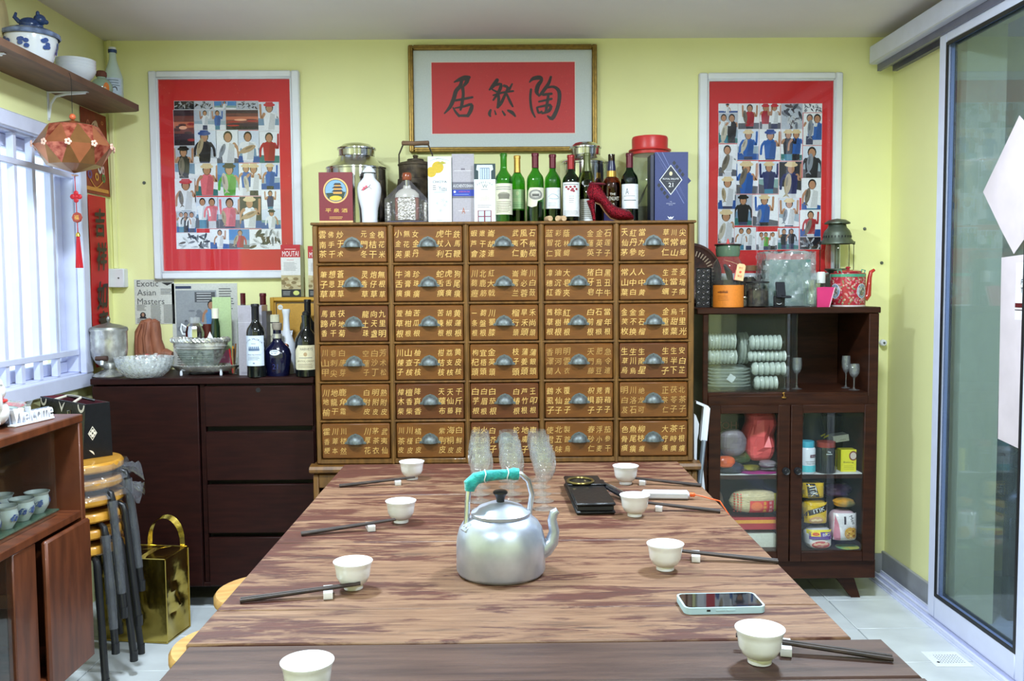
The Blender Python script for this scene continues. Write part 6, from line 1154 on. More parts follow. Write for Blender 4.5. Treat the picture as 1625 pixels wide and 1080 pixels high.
g = G(); g.sheet(10, 14, lambda u, v: (-w - .026 * (1 - .5 * v) * (1 - u), .05 + crump(u, v) * 1.5, .002 + h * v * (.97 - .05 * u))); g.build('plastic_fold', pane('reddish_seen_plastic', (.9, .85, .85), .15, 1.45, bump=1, bs=24, haze=srgb(200, 196, 196), hz=.25), o, sharp=25)
X, s_, z = frame_at(1286, 3.59, RZ); o = thing('drinking_jar', 'small empty clear glass jar in front of wrapped glass case', 'jar', (X, 3.59, RZ)); g = G(); R_ = s_(12); h = z(444); g.lathe([(0, .002), (R_ * .9, .002), (R_, .01), (R_, h * .92), (R_ * 1.04, h), (R_ * .97, h), (R_ * .93, .012), (0, .008)], 26); g.build('glass', M_GCLEAR, o)
X, s_, z = frame_at(1303, 3.62, RZ); o = thing('spice_jar', 'small glass jar with frosted white cap beside pink notebook', 'jar', (X, 3.63, RZ)); g = G(); g.lathe([(0, .001), (.018, .001), (.02, .01), (.02, .05), (.015, z(449)), (0, z(449))], 22); g.build('glass', M_GCLEAR, o); g = G(); g.lathe([(0, z(449)), (.017, z(449)), (.017, z(434)), (.014, z(431)), (0, z(431))], 20); g.build('cap', mk('frosted_cap', srgb(214, 218, 214), .3), o)
g = G(); g.lathe([(0, .004), (.0175, .004), (.0175, .04), (0, .04)], 18); g.build('red_contents', mk('red_powder', srgb(150, 50, 60), .7), o)
o = thing('pink_notebook', 'bright pink tapered booklet leaning on the red teapot', 'notebook', (at(1310, 486, Y=3.57).x, 3.565, RZ)); g = G(); T = Matrix(((1, 0, 0, 0), (0, 0, 1, 0), (0, 1, 0, 0), (0, 0, 0, 1)))
g.prism([(-.035, 0), (.012, 0), (.032, .078), (-.008, .08), (-.037, .078)], .006, M=Matrix.Translation((0, 0, 0)) @ T); g.build('cover', mk('magenta_card', srgb(206, 50, 110), .4, var=.1), o, sharp=0); g = G(); g.prism([(.012, 0), (.016, 0), (.036, .078), (.032, .078)], .006, M=T); g.build('page_edge', mk('pink_paper', srgb(236, 180, 196), .6), o, sharp=0)
# red porcelain teapot
X, s_, z = frame_at(1344, 3.66, RZ); R_ = s_(26.5); o = thing('porcelain_teapot', 'red flowered porcelain teapot with round medallion on glass cabinet', 'teapot', (X, 3.66, RZ))
M_RPOR = mk('red_floral_glaze', srgb(176, 40, 56), .2, coat=.3, var=.25, vs=40); zt = z(433)
g = G(); g.lathe([(0, .0), (R_ * .95, .0), (R_, .004), (R_, zt - .008), (R_ * .97, zt), (R_ * .5, zt + .002), (0, zt + .002)], 40); b_ = g.build('body', M_RPOR, o)
p = Pr(); p.rect(-R_ * 3.1, .0, R_ * 3.1, .006, srgb(216, 206, 206), 1, 40); p.rect(-R_ * 3.1, zt - .016, R_ * 3.1, zt - .004, srgb(70, 150, 120), 1, 40)
for _ in range(260):
    u, v = rnd.uniform(-R_ * 1.6, R_ * 1.6), rnd.uniform(.012, zt - .02)
    p.disc(u, v, .0036, .0036, srgb(*rnd.choice([(222, 150, 160), (206, 110, 130), (220, 190, 170), (120, 150, 110)])), 2, 8); p.disc(u, v, .0016, .0016, srgb(150, 30, 50), 3, 6)
for u in (.5, -1.15): p.disc(u * R_, zt * .46, .024, .03, srgb(200, 206, 216), 4, 26); p.disc(u * R_, zt * .46, .021, .027, srgb(96, 120, 150), 5, 26); p.disc(u * R_, zt * .46, .016, .021, srgb(150, 150, 146), 6, 20); [p.disc(u * R_ + rnd.uniform(-.01, .01), zt * .46 + rnd.uniform(-.015, .015), .005, .004, srgb(*rnd.choice([(60, 64, 60), (110, 90, 70), (190, 180, 160), (80, 100, 90)])), 7, 8) for _ in range(16)]
g = G(); p.put(g, cyl(R_ + .0003), step=.0001); g.build('painted_flowers', GLOSS, b_, sharp=60)
g = G(); g.lathe([(0, zt + .002), (R_ * .8, zt + .002), (R_ * .8, zt + .007), (R_ * .5, zt + .012), (.006, zt + .014), (.006, zt + .018), (.012, zt + .02), (.006, zt + .026), (0, zt + .026)], 32); g.build('lid', M_RPOR, o)
g = G(); g.tube([(R_ * .95, -.01, .03), (R_ * 1.15, -.012, .045), (R_ * 1.22, -.012, zt - .02), (R_ * 1.3, -.012, zt + .004), (R_ * 1.5, -.012, zt + .012)], [.015, .012, .009, .008, .006], 12); g.build('spout', mk('red_orange_glaze', srgb(190, 50, 40), .2, coat=.3, var=.2), o)
for sg in (-1, 1): g = G(); g.tube([(sg * R_ * .75, -R_ * .5, zt - .005), (sg * R_ * .82, -R_ * .5, zt + .01), (sg * R_ * .62, -R_ * .52, zt + .013), (sg * R_ * .55, -R_ * .52, zt - .002)], .003, 8); g.build('lug', mk('green_glaze_lug', srgb(90, 160, 130), .25), o)
# pressure lantern
X, s_, z = frame_at(1326, 3.8, RZ); o = thing('pressure_lantern', 'old green-grey metal pressure lantern standing behind the red teapot', 'lantern', (X, 3.8, RZ)); M_LM = mk('aged_green_metal', srgb(98, 106, 94), .45, .6, var=.3, vs=30); R_ = s_(26)
g = G(); g.lathe([(R_ * 1.0, z(387)), (R_ * .98, z(384)), (R_ * .82, z(379)), (R_ * .8, z(371)), (R_ * .72, z(366)), (R_ * .55, z(361)), (R_ * .5, z(356)), (R_ * .46, z(356)), (R_ * .7, z(371)), (R_ * .9, z(386))], 40); g.build('hood', M_LM, o)
g = G(); g.lathe([(R_ * .75, z(355)), (R_ * .74, z(353)), (R_ * .5, z(349)), (R_ * .1, z(347)), (0, z(346.5)), (0, z(349)), (R_ * .6, z(354))], 36); g.build('cap', M_LM, o)
for k in range(4): a_ = math.pi / 4 + k * math.pi / 2; g = G(); g.box((-.007, -.002, z(357)), (.007, .002, z(352)), M=Matrix.Rotation(a_, 4, 'Z') @ Matrix.Translation((0, R_ * .46, 0))); g.build('cap_post', M_LM, o)
for k in range(26): a_ = 2 * math.pi * k / 26; g = G(); g.box((-.0022, -.0012, z(377.5)), (.0022, .0012, z(374)), M=Matrix.Rotation(a_, 4, 'Z') @ Matrix.Translation((0, R_ * .813, 0))); g.build('vent_slot', M_GASK, o)
g = G(); g.lathe([(R_ * .62, z(426)), (R_ * .68, z(415)), (R_ * .68, z(398)), (R_ * .62, z(387))], 32); g.build('glass_chimney', M_GCLEAR, o); g = G(); g.lathe([(0, z(426)), (.009, z(426)), (.009, z(387)), (0, z(387))], 14); g.build('burner_tube', M_LM, o)
g = G(); g.lathe([(0, 0), (R_ * .85, 0), (R_ * .95, .01), (R_ * .95, z(452)), (R_ * .8, z(440)), (R_ * .4, z(434)), (R_ * .7, z(428)), (R_ * .7, z(426)), (0, z(426))], 36); g.build('fuel_tank', M_LM, o)
for sg, d in ((-1, -.0), (1, 0), (.78, .01)): g = G(); g.tube([(sg * R_ * 1.02, d, z(386)), (sg * R_ * 1.02, d, z(440))], .0016, 6); g.build('guard_rod', M_BLACK, o)
for sg in (-1, 1): g = G(); g.box((sg * R_ * 1.02 - .004, -.005, z(388)), (sg * R_ * 1.02 + .004, .005, z(383)), bev=.001); g.build('rod_clip', M_BLACK, o)
# ---- upper compartment: stacks of bowls wrapped in plastic, stem glasses
CZ2 = .8452; M_BOWL = mk('grey_white_china', srgb(226, 230, 226), .3, var=.1, vs=40); M_BWR = pane('bowl_wrap_plastic', (.9, .92, .9), .15, 1.45, bump=1., bs=40, haze=srgb(200, 208, 200), hz=.10)
def bowlstack(label, px0, px1, y0, y1, Y, n, tilt=0):
    x0, z0, x1, z1 = pb(px0, y0, px1, y1, Y); L = x1 - x0; R_ = (z1 - z0) / 2; o = thing('wrapped_bowls', label, 'bowls', ((x0 + x1) / 2, Y, z0 if z0 > CZ2 else CZ2)); T0 = Matrix.Translation((0, 0, R_)) @ Matrix.Rotation(tilt, 4, 'Y')
    for k in range(n):
        u = -L / 2 + L * (k + .5) / n; g = G(); d = L / n
        g.lathe([(R_ * .35, -d * .5), (R_ * .8, -d * .2), (R_ * .97, d * .25), (R_, d * .42), (R_ * .95, d * .42), (R_ * .7, d * .0), (R_ * .3, -d * .3)], 24, M=T0 @ Matrix.Translation((u, 0, 0)) @ Matrix.Rotation(math.pi / 2, 4, 'Y')); g.build('bowl', M_BOWL, o)
    g = G(); g.lathe([(0, -L * .52), (R_ * .6, -L * .51), (R_ * 1.01, -L * .44), (R_ * 1.02, 0), (R_ * 1.01, L * .46), (R_ * .4, L * .54), (R_ * .12, L * .56), (R_ * .22, L * .62)], 20, M=T0 @ Matrix.Rotation(math.pi / 2, 4, 'Y'), flute=lambda a, q: .03 * math.sin(5 * a + q * 60)); g.build('plastic_wrap', M_BWR, o)
SB_ = [('stack of small bowls wrapped in plastic, topmost beside the glass edge', 1188, 1238, 531, 555, 3.62, 7), ('patterned bowls wrapped in plastic lying under the topmost right-hand bundle', 1186, 1246, 556, 573.5, 3.63, 9), ('bowls wrapped in plastic with bright folds, third bundle of the tower', 1192, 1245, 573.7, 595.5, 3.62, 6), ('bowls wrapped in plastic standing on cabinet floor under the tower', 1196, 1232, 596, 619, 3.61, 5),
       ('bundle of bowls wrapped in plastic, topmost on the heap of plates', 1122, 1166, 528, 554, 3.66, 9), ('bundle of bowls wrapped in plastic resting directly on the heap of plates', 1122, 1168, 555, 577.5, 3.65, 8), ('upright roll of bowls in plastic between the two bundles', 1168, 1184, 526, 577.5, 3.72, 3)]
for a in SB_: bowlstack(*a)
x0, z0, x1, z1 = pb(1122, 578, 1192, 622, 3.66); o = thing('wrapped_plates', 'heap of plates in crumpled plastic with paper tag on cabinet floor', 'plates', ((x0 + x1) / 2, 3.67, CZ2)); w, h = (x1 - x0) / 2, z1 - CZ2
for k in range(6): g = G(); g.lathe([(0, 0), (w * .6, 0), (w * .95, h / 7), (w, h / 6.5), (w * .95, h / 6), (w * .55, .003), (0, .003)], 32, c=(0, 0, .001 + h * .82 * k / 6), sy=.62); g.build('plate', M_BOWL, o)
g = G(); g.lathe([(w * 1.06, .0), (w * 1.08, h * .4), (w * 1.02, h * .85), (w * .6, h * .99), (0, h)], 40, sy=.66, flute=lambda a, q: .03 * math.sin(11 * a + q * 80) + .015 * math.sin(23 * a)); g.build('plastic_wrap', M_BWR, o)
g = G(); g.box((-.014, -.002, -.014), (.014, 0, .014), M=Matrix.Translation((-w * .05, -w * .68, h * .5)) @ Matrix.Rotation(.6, 4, 'Y')); g.build('paper_tag', mk('white_tag', srgb(220, 226, 230), .6), o)
STEM = [(0, 0), (.026, 0), (.027, .001), (.008, .006), (.0035, .016), (.0032, .05), (.005, .062), (.016, .072), (.024, .09), (.0255, .11), (.023, .135), (.0222, .135), (.0245, .11), (.0225, .09), (.0145, .075), (0, .068)]
def stemglass(label, x, Y, base, ks=1., kz=1., group=None, mat=None):
    g = G(); g.lathe([(r * ks, q * kz) for r, q in STEM], 28); return g.build('wine_glass', mat or M_GCLEAR, loc=(x, Y, base), label=label, cat='wine glass', group=group)
M_CRG = pane('crystal_thin', (.93, .95, .95), .03, 1.6, bump=.5, bs=60, haze=srgb(220, 224, 226), hz=.06)
stemglass('tall stemmed glass behind the edge of the sliding pane', at(1265, 560, Y=3.65).x, 3.65, CZ2, .8, .95, mat=M_CRG); stemglass('short stemmed glass tucked behind the sliding pane by bowls', at(1246, 560, Y=3.66).x, 3.66, CZ2, .7, .7, mat=M_CRG); stemglass('tall narrow stem glass at open end of cabinet, behind its shorter mate', at(1343, 560, Y=3.67).x, 3.67, CZ2, .7, .98, mat=M_CRG); stemglass('short sparkling stem glass at open end of cabinet', at(1356, 560, Y=3.6).x, 3.6, CZ2, .85, .78, mat=M_CRG)
# ---- lower compartments
LZ1, LZ0 = .5126, .2052
def softbag(name, label, cat, px0, y0, px1, y1, Y, depth, mat, base, prints=None, seed=1, amp=.12, sq=2.6):
    x0, z0, x1, z1 = pb(px0, y0, px1, y1, Y); z0 = base if base is not None else z0; w, h = (x1 - x0) / 2, (z1 - z0) / 2; o = thing(name, label, cat, ((x0 + x1) / 2, Y, z0)); R2 = random.Random(seed); ph = [R2.uniform(0, 6) for _ in range(6)]
    def sp(v, e): return math.copysign(abs(v) ** (2 / e), v)
    nu, nv = 28, 16; vs = []; fs = []
    for j in range(nv + 1):
        for i in range(nu):
            a, b = 2 * math.pi * i / nu, -math.pi / 2 + math.pi * j / nv
            x, y, q = sp(math.cos(b), sq) * sp(math.cos(a), sq), sp(math.cos(b), sq) * sp(math.sin(a), 2), sp(math.sin(b), sq)
            d = 1 + amp * (.5 * math.sin(5 * x + ph[0] + 3 * q) + .5 * math.sin(7 * q + ph[1] + 2 * x) * .7) * (1 - .6 * abs(q))
            vs.append((x * w * min(d, 1.04), y * depth / 2 * d, h + q * h))
    for j in range(nv):
        for i in range(nu): i2 = (i + 1) % nu; fs.append((j * nu + i, j * nu + i2, (j + 1) * nu + i2, (j + 1) * nu + i))
    g = G(); g.add(vs, fs); g.build('bag', mat, o, sharp=0)
    if prints:
        p = Pr(); prints(p, w * 2, h * 2); g = G()
        def bend(u, v, w_):
            X_, Z_ = (u - w) / w, (v - h) / h; dd = max(1 - abs(X_) ** sq, 0) ** .5 * max(1 - abs(Z_) ** sq, 0) ** (1 / sq); d = 1 + amp * (.5 * math.sin(5 * X_ + ph[0] + 3 * Z_) + .35 * math.sin(7 * Z_ + ph[1] + 2 * X_)) * (1 - .6 * abs(Z_)); return (u - w, -depth / 2 * max(dd, .3) * max(d, 1) - .002 - w_, v)
        bend.cutv = .012
        p.put(g, bend, cut=.009); g.build('pack_print', GLOSS, o, sharp=0)
    return o
M_PINKB = mk('pink_plastic_bag', srgb(226, 92, 92), .35, var=.2, vs=10, bump=.5, bs=14); M_GREYB = mk('grey_plastic_bag', srgb(126, 116, 124), .4, var=.2, bump=.4, bs=20)
def foil(n, c, c2=None): return mk(n, srgb(*c), .3, var=.3, vs=20, bump=.5, bs=22, col2=srgb(*c2) if c2 else None)
softbag('pink_bag', 'big translucent coral pink plastic bag on the upper inner shelf', 'bag', 1178, 646, 1230, 731, 3.68, .15, M_PINKB, None, seed=3, sq=3.6, amp=.3).location.z = LZ1 + .036
o = carton('snack_box', 'dark maroon and purple carton behind the grey pouch', (1140, 655, 1172, 700), 3.78, .04, srgb(60, 24, 34), lambda p, w, h: (p.rect(0, 0, w, h, srgb(64, 26, 32), 1), p.rect(0, 0, w, h * .4, srgb(50, 40, 90), 2), p.rect(w * .6, h * .42, w * .98, h * .56, WL, 3), p.lines(w * .64, w * .94, h * .45, h * .53, 2, DK, 4), p.text('KYOHO', w * .45, h * .76, h * .14, srgb(160, 70, 70), 3)), 'box', LZ1)
softbag('grey_pouch', 'crumpled grey plastic pouch lying beside the pink bag', 'pouch', 1140, 680, 1184, 719, 3.61, .07, M_GREYB, LZ1 + .066, seed=5)
softbag('green_pack', 'dark green snack pack under the grey pouch', 'pack', 1138, 714, 1192, 727, 3.66, .08, foil('green_foil', (52, 84, 40), (120, 96, 30)), LZ1 + .026, seed=6); softbag('orange_pack', 'small bright orange packet by the left door frame', 'pack', 1136, 723, 1166, 733, 3.58, .05, foil('orange_foil', (222, 96, 30)), LZ1 + .026, seed=7)
softbag('dark_pack', 'dark grey crinkled packet low on the upper inner shelf', 'pack', 1138, 733, 1180, 756, 3.6, .07, foil('dark_foil', (48, 50, 56)), LZ1, seed=8); softbag('olive_pack', 'olive yellow packet beneath the pink plastic bag', 'pack', 1172, 737, 1206, 752, 3.64, .08, foil('olive_foil', (86, 84, 30), (150, 140, 50)), LZ1, seed=9)
softbag('magenta_pack', 'flat magenta packet at shelf edge under the pink bag', 'pack', 1172, 747, 1236, 757, 3.6, .08, foil('magenta_foil', (170, 40, 130)), LZ1, seed=10); softbag('clear_pouch', 'small grey clear pouch near the door knob', 'pouch', 1204, 730, 1232, 748, 3.6, .06, M_GREYB, LZ1 + .022, seed=12)
def f_beehoon(p, w, h):
    p.rect(w * .36, h * .02, w * .86, h * .6, srgb(214, 60, 60), 1); p.disc(w * .5, h * .36, w * .12, h * .2, srgb(226, 110, 60), 2); p.rect(w * .73, h * .06, w * .86, h * .6, srgb(190, 40, 60), 2)
    for i, ch in enumerate('新米粉'): p.text(ch, w * .795, h * (.5 - .18 * i), h * .14, srgb(240, 200, 200), 3); p.text('金快熟'[i], w * .67, h * (.5 - .18 * i), h * .14, srgb(236, 206, 60), 3)
    for i in range(8):
        for j in range(3): p.disc(w * (.06 + .06 * j), h * (.1 + .11 * i), w * .018, h * .03, srgb(216, 80, 70), 2, 8)
    p.rect(w * .88, h * .08, w * .99, h * .9, srgb(214, 196, 40), 1)
softbag('noodle_bag', 'clear bag of dried rice vermicelli with red label on lower shelf', 'noodles', 1158, 776, 1234, 818, 3.62, .09, mk('pale_vermicelli', srgb(206, 190, 150), .35, var=.3, vs=60, stretch=(1, 1, 6), bump=.5, bs=60), LZ0 + .142, f_beehoon, seed=14, amp=.06, sq=3)
def f_redbox(p, w, h): p.rect(0, 0, w, h, srgb(176, 48, 58), 1); p.rect(0, h * .5, w * .94, h * .78, srgb(226, 160, 60), 2)
carton('biscuit_box', 'flat red box with orange stripe under the vermicelli bag', (1152, 820, 1236, 848), 3.6, .13, srgb(150, 40, 50), f_redbox, 'box', LZ0 + .073); carton('white_tub', 'plain off-white carton under the red box', (1150, 846, 1231, 878), 3.6, .14, srgb(214, 216, 204), lambda p, w, h: p.rect(0, 0, w, h, srgb(218, 220, 208), 1), 'box', LZ0)
softbag('yellow_pack', 'yellow packet squeezed beside the white carton', 'pack', 1233, 848, 1242, 876, 3.6, .05, foil('yellow_foil', (206, 190, 40)), LZ0, seed=15); softbag('beige_bag', 'beige paper bag standing at left end of the lower shelf', 'bag', 1130, 778, 1148, 876, 3.79, .06, mk('beige_paper', srgb(196, 164, 140), .7), LZ0, seed=16)
# right door contents
X, s_, z = frame_at(1283, 3.59, LZ1); o = thing('vitamin_bottle', 'white pill bottle with turquoise cap behind right glazed door', 'bottle', (X, 3.59, LZ1)); R_ = s_(13); g = G(); g.lathe([(0, 0), (R_ * .95, 0), (R_, .004), (R_, z(711)), (R_ * .9, z(709)), (R_ * .82, z(708)), (0, z(708))], 30); g.build('body', M_POR, o)
g = G(); g.lathe([(0, z(709)), (R_ * .86, z(709)), (R_ * .86, z(701)), (R_ * .82, z(699)), (0, z(699))], 28); g.build('cap', mk('turquoise_cap', srgb(70, 170, 196), .35), o)
p = Pr(); a, b = z(751), z(712); h = b - a; p.rect(-R_ * 1.2, a + h * .12, R_ * 1.2, a + h * .38, srgb(90, 196, 206), 1, 10); p.rect(R_ * .05, a + h * .7, R_ * .9, a + h * .82, srgb(90, 26, 60), 1); p.text('Swisse', R_ * .48, a + h * .76, h * .06, WL, 2, w=R_ * .6); p.text('HIGH STRENGTH', R_ * .2, a + h * .54, h * .045, DK, 1, w=R_ * 1.3); p.text('WILD KRILL', R_ * .2, a + h * .46, h * .045, DK, 1, w=R_ * 1.1); g = G(); p.put(g, cyl(R_ + .0005)); g.build('label_print', PRINT, o, sharp=60)
X, s_, z = frame_at(1313, 3.6, LZ1); o = thing('black_jar', 'dark jar with red lid beside the white pill bottle', 'jar', (X, 3.6, LZ1)); R_ = s_(16); g = G(); g.lathe([(0, 0), (R_ * .95, 0), (R_, .006), (R_, z(712)), (R_ * .9, z(707)), (0, z(707))], 30); g.build('body', mk('dark_jar_glass', srgb(26, 30, 32), .12, coat=.4, var=.5, vs=30), o); g = G(); g.lathe([(0, z(708)), (R_ * .92, z(708)), (R_ * .92, z(700)), (0, z(700))], 28); g.build('lid', mk('dark_red_lid', srgb(130, 44, 34), .4), o)
p = Pr(); p.text('1kg', 0, z(714), .009, srgb(214, 220, 222), 1); p.lines(-.012, .012, z(719), z(716), 1, srgb(200, 206, 208)); g = G(); p.put(g, cyl(R_ + .0006)); g.build('label_print', INK, o, sharp=0)
carton('soda_box', 'yellow baking powder carton with red badge on upper inner shelf', (1334, 713, 1359, 756), 3.6, .045, srgb(196, 190, 40), lambda p, w, h: (p.rect(0, 0, w, h, srgb(222, 214, 44), 1), p.disc(w * .8, h * .72, w * .28, h * .22, srgb(120, 50, 40), 2), p.disc(w * .8, h * .72, w * .2, h * .16, srgb(206, 190, 180), 3), p.text('Baking', w * .5, h * .42, h * .09, srgb(70, 50, 30), 2, w=w * .66), p.lines(w * .2, w * .9, h * .08, h * .3, 3, srgb(150, 140, 40), th=.2)), 'box', LZ1)
o = carton('tissue_box', 'white carton tilted on top of the yellow box', (1323, 690, 1348, 711), 3.66, .06, srgb(206, 210, 210), lambda p, w, h: (p.rect(0, 0, w, h, srgb(208, 212, 212), 1), p.lines(w * .4, w * .9, h * .2, h * .34, 1, GY)), 'box', LZ1 + .112); o.rotation_euler.y = -.14
carton('herb_carton', 'small brown carton behind the yellow box', (1318, 716, 1332, 756), 3.7, .05, srgb(120, 60, 30), lambda p, w, h: (p.rect(0, 0, w, h, srgb(70, 60, 56), 1), p.rect(0, h * .55, w, h * .85, srgb(170, 70, 30), 2)), 'box', LZ1); carton('tall_dark_box', 'tall dark box standing at back of right upper shelf', (1305, 660, 1338, 756), 3.77, .06, srgb(30, 28, 32), lambda p, w, h: p.rect(0, 0, w, h, srgb(34, 34, 40), 1), 'box', LZ1)
o = thing('blue_pouch', 'dark blue bag with yellow tie behind the pill bottle', 'bag', (at(1290, 700, Y=3.76).x, 3.76, LZ1)); g = G(); g.lathe([(0, 0), (.05, 0), (.055, .06), (.045, .15), (.03, .24), (.02, .26), (0, .26)], 16, sy=.6, flute=lambda a, q: .06 * math.sin(5 * a + 30 * q)); g.build('bag', mk('navy_bag', srgb(26, 34, 54), .4), o); g = G(); g.tube([(.02, -.04, .125), (.035, -.045, .135), (.03, -.045, .12), (.05, -.045, .13)], .004, 6); g.build('yellow_tie', mk('yellow_tie', srgb(200, 190, 50), .5), o)
def f_itik(s):
    def f(p, w, h): p.rect(w * .02, h * .05, w * .98, h * .95, srgb(214, 176, 40), 1); p.poly([(0, h * .35), (w * .9, h * .62), (w * .98, h * .9), (w * .1, h * .62)], srgb(46, 38, 34), 2); p.text('ITIK', w * .56, h * .65, h * .17, WL, 3, w=w * .5, rot=.28 if s else -1.2); p.disc(w * .45, h * .2, w * .3, h * .16, srgb(200, 150, 100), 3, 18); [p.disc(w * (.3 + .1 * k), h * (.2 + .02 * (k % 2)), w * .08, h * .05, srgb(230, 200, 150), 4, 10) for k in range(4)]
    return f
M_YF = foil('golden_foil', (206, 168, 40), (90, 70, 30))
def f_itik2(p, w, h): p.rect(w * .02, h * .03, w * .98, h * .97, srgb(206, 168, 40), 1); p.poly([(w * .12, h * .95), (w * .5, h * .95), (w * .72, h * .1), (w * .2, h * .1)], srgb(46, 38, 34), 2); p.text('ITIK', w * .42, h * .5, w * .3, WL, 3, w=h * .62, rot=-1.35)
softbag('noodle_pack', 'yellow noodle pack with big letters, topmost of the pile behind door', 'noodles', 1271, 763, 1306, 793, 3.6, .07, M_YF, LZ0 + .205, f_itik2, seed=21, sq=4); softbag('noodle_pack', 'yellow and brown noodle pack in middle of the pile behind door', 'noodles', 1273, 792, 1311, 834, 3.595, .08, M_YF, LZ0 + .102, f_itik(1), seed=22, sq=4)
def f_big(p, w, h): p.rect(w * .02, h * .7, w * .98, h * .95, srgb(222, 206, 50), 1); p.rect(w * .08, h * .52, w * .96, h * .86, srgb(96, 60, 140), 2); p.rect(w * .14, h * .66, w * .48, h * .88, srgb(236, 200, 50), 3); p.disc(w * .31, h * .77, w * .13, h * .07, srgb(200, 60, 40), 4); p.text('BIG', w * .7, h * .74, h * .13, WL, 4, w=w * .28); p.disc(w * .5, h * .28, w * .4, h * .22, srgb(220, 206, 200), 3, 20); p.disc(w * .5, h * .26, w * .34, h * .18, srgb(190, 80, 80), 4, 20); [p.disc(w * (.3 + .13 * k), h * (.28 + .03 * (k % 2)), w * .09, h * .05, srgb(226, 180, 150), 5, 10) for k in range(4)]
softbag('noodle_pack', 'purple and white noodle pack at the bottom of the pile', 'noodles', 1276, 835, 1318, 876, 3.59, .08, mk('clear_white_foil', srgb(206, 206, 212), .3, bump=.5, bs=22), LZ0, f_big, seed=23, sq=4)
def f_mee(p, w, h): p.rect(w * .05, h * .05, w * .95, h * .95, srgb(222, 218, 222), 1); p.poly([(w * .04, h * .05), (w * .3, h * .05), (w * .2, h * .6), (w * .08, h * .9)], srgb(206, 130, 150), 2); p.text('Mee', w * .72, h * .75, h * .12, srgb(50, 44, 60), 3, rot=-1.2); p.rect(w * .4, h * .6, w * .48, h * .86, srgb(70, 60, 70), 3); p.disc(w * .68, h * .3, w * .32, h * .26, srgb(206, 200, 196), 3, 20); p.disc(w * .68, h * .3, w * .27, h * .21, srgb(200, 150, 60), 4, 20); [p.disc(w * rnd.uniform(.5, .86), h * rnd.uniform(.18, .42), w * .05, h * .025, srgb(*rnd.choice([(226, 190, 90), (150, 90, 50), (220, 160, 80)])), 5, 8) for _ in range(12)]
softbag('noodle_pack', 'white and pink noodle pack leaning by the right door frame', 'noodles', 1316, 808, 1357, 868, 3.6, .09, mk('pink_white_foil', srgb(200, 170, 180), .3, bump=.5, bs=20), LZ0 + .03, f_mee, seed=24, sq=4)
softbag('purple_pack', 'dark purple packet on top of the white noodle pack', 'pack', 1306, 765, 1350, 795, 3.66, .08, foil('purple_foil', (50, 40, 84), (90, 60, 90)), LZ0 + .19, seed=25); softbag('olive_snack', 'olive and orange snack packet lying on the noodle pack', 'pack', 1322, 790, 1356, 808, 3.6, .07, foil('olive_orange_foil', (96, 96, 60), (214, 150, 40)), LZ0 + .165, seed=26); softbag('green_yellow_pack', 'low green and yellow packet under the white noodle pack', 'pack', 1326, 866, 1362, 878, 3.59, .08, foil('green_yellow', (190, 180, 60), (60, 150, 110)), LZ0, seed=27)
# =================================================================== ON THE DINING TABLE
TT = TZ + .0004
M_CUP = mk('white_teacup_china', srgb(232, 232, 236), .12, var=.02, coat=.3)
g = G(); g.lathe([(0, .004), (.012, .004), (.0135, 0), (.0165, 0), (.017, .005), (.0165, .007), (.024, .012), (.0293, .023), (.0308, .036), (.0322, .043), (.0345, .0475), (.0345, .0485), (.0325, .048), (.030, .042), (.0285, .03), (.0265, .02), (.02, .011), (0, .008)], 40); cupm = g.mesh('body', M_CUP)
g = G(); g.lathe([(0, .03), (.0285, .03)], 32); team = g.mesh('tea', mk('brown_tea', srgb(120, 84, 50), .05, var=.05))
CUPS = [(-.254, 2.445, 'white teacup beside chopsticks in the far corner by the sideboard drawers', 0), (-.233, 1.995, 'white teacup beside chopsticks, second from the medicine cabinet on the stool side', 0), (-.267, 1.555, 'white teacup by chopsticks across from the phone', 0), (-.256, 1.135, 'white teacup without chopsticks on the dark end board', 0),
        (.321, 2.36, 'white teacup in front of the medicine cabinet beside the wallet', 0), (.297, 2.03, 'white teacup between wallet strap and power bank cable', 0), (.297, 1.642, 'white teacup half full of tea beside the aluminium kettle', 1), (.355, 1.228, 'white teacup with chopsticks on the dark end board', 0)]
for x, y, lab, tea in CUPS:
    o = thing('teacup', lab, 'teacup', (x, y, TT), group='white teacups on the table'); link('body', cupm, o)
    if tea: link('tea', team, o)
M_CHOP = mk('dark_chopstick_wood', srgb(54, 38, 30), .6, col2=srgb(28, 19, 17), vs=20, stretch=(1, 6, 6)); M_REST = mk('white_rest_china', srgb(230, 232, 238), .15, coat=.3, var=.02)
rg_ = G()
def restf(u, v): return (0, 0, 0)
prof = [(-.016, 0), (.016, 0), (.017, .003), (.0165, .0115), (.012, .013), (.0, .0095), (-.012, .013), (-.0165, .0115), (-.017, .003)]
rg_.prism(prof, .012, M=Matrix(((0, 0, 1, -.006), (1, 0, 0, 0), (0, 1, 0, 0), (0, 0, 0, 1)))); rg_.v = [(x * 1.3, y * 1.25, z * 1.0) for x, y, z in rg_.v]; restm = rg_.mesh('rest', M_REST, 60)
CH = [((-.436, 2.352), (-.24, 2.39), -.286, 'far sideboard-side corner'), ((-.434, 1.893), (-.24, 1.952), -.293, 'second stool-side place from the cabinet'), ((-.446, 1.49), (-.25, 1.528), -.304, 'stool-side place across from the phone'),
      ((.513, 2.318), (.34, 2.362), .366, 'place beside the power bank'), ((.498, 2.05), (.325, 2.09), .362, 'place between power bank and tea-filled cup'), ((.516, 1.672), (.335, 1.705), .366, 'place of the tea-filled cup'), ((.542, 1.228), (.335, 1.28), .402, 'place on the dark end board')]
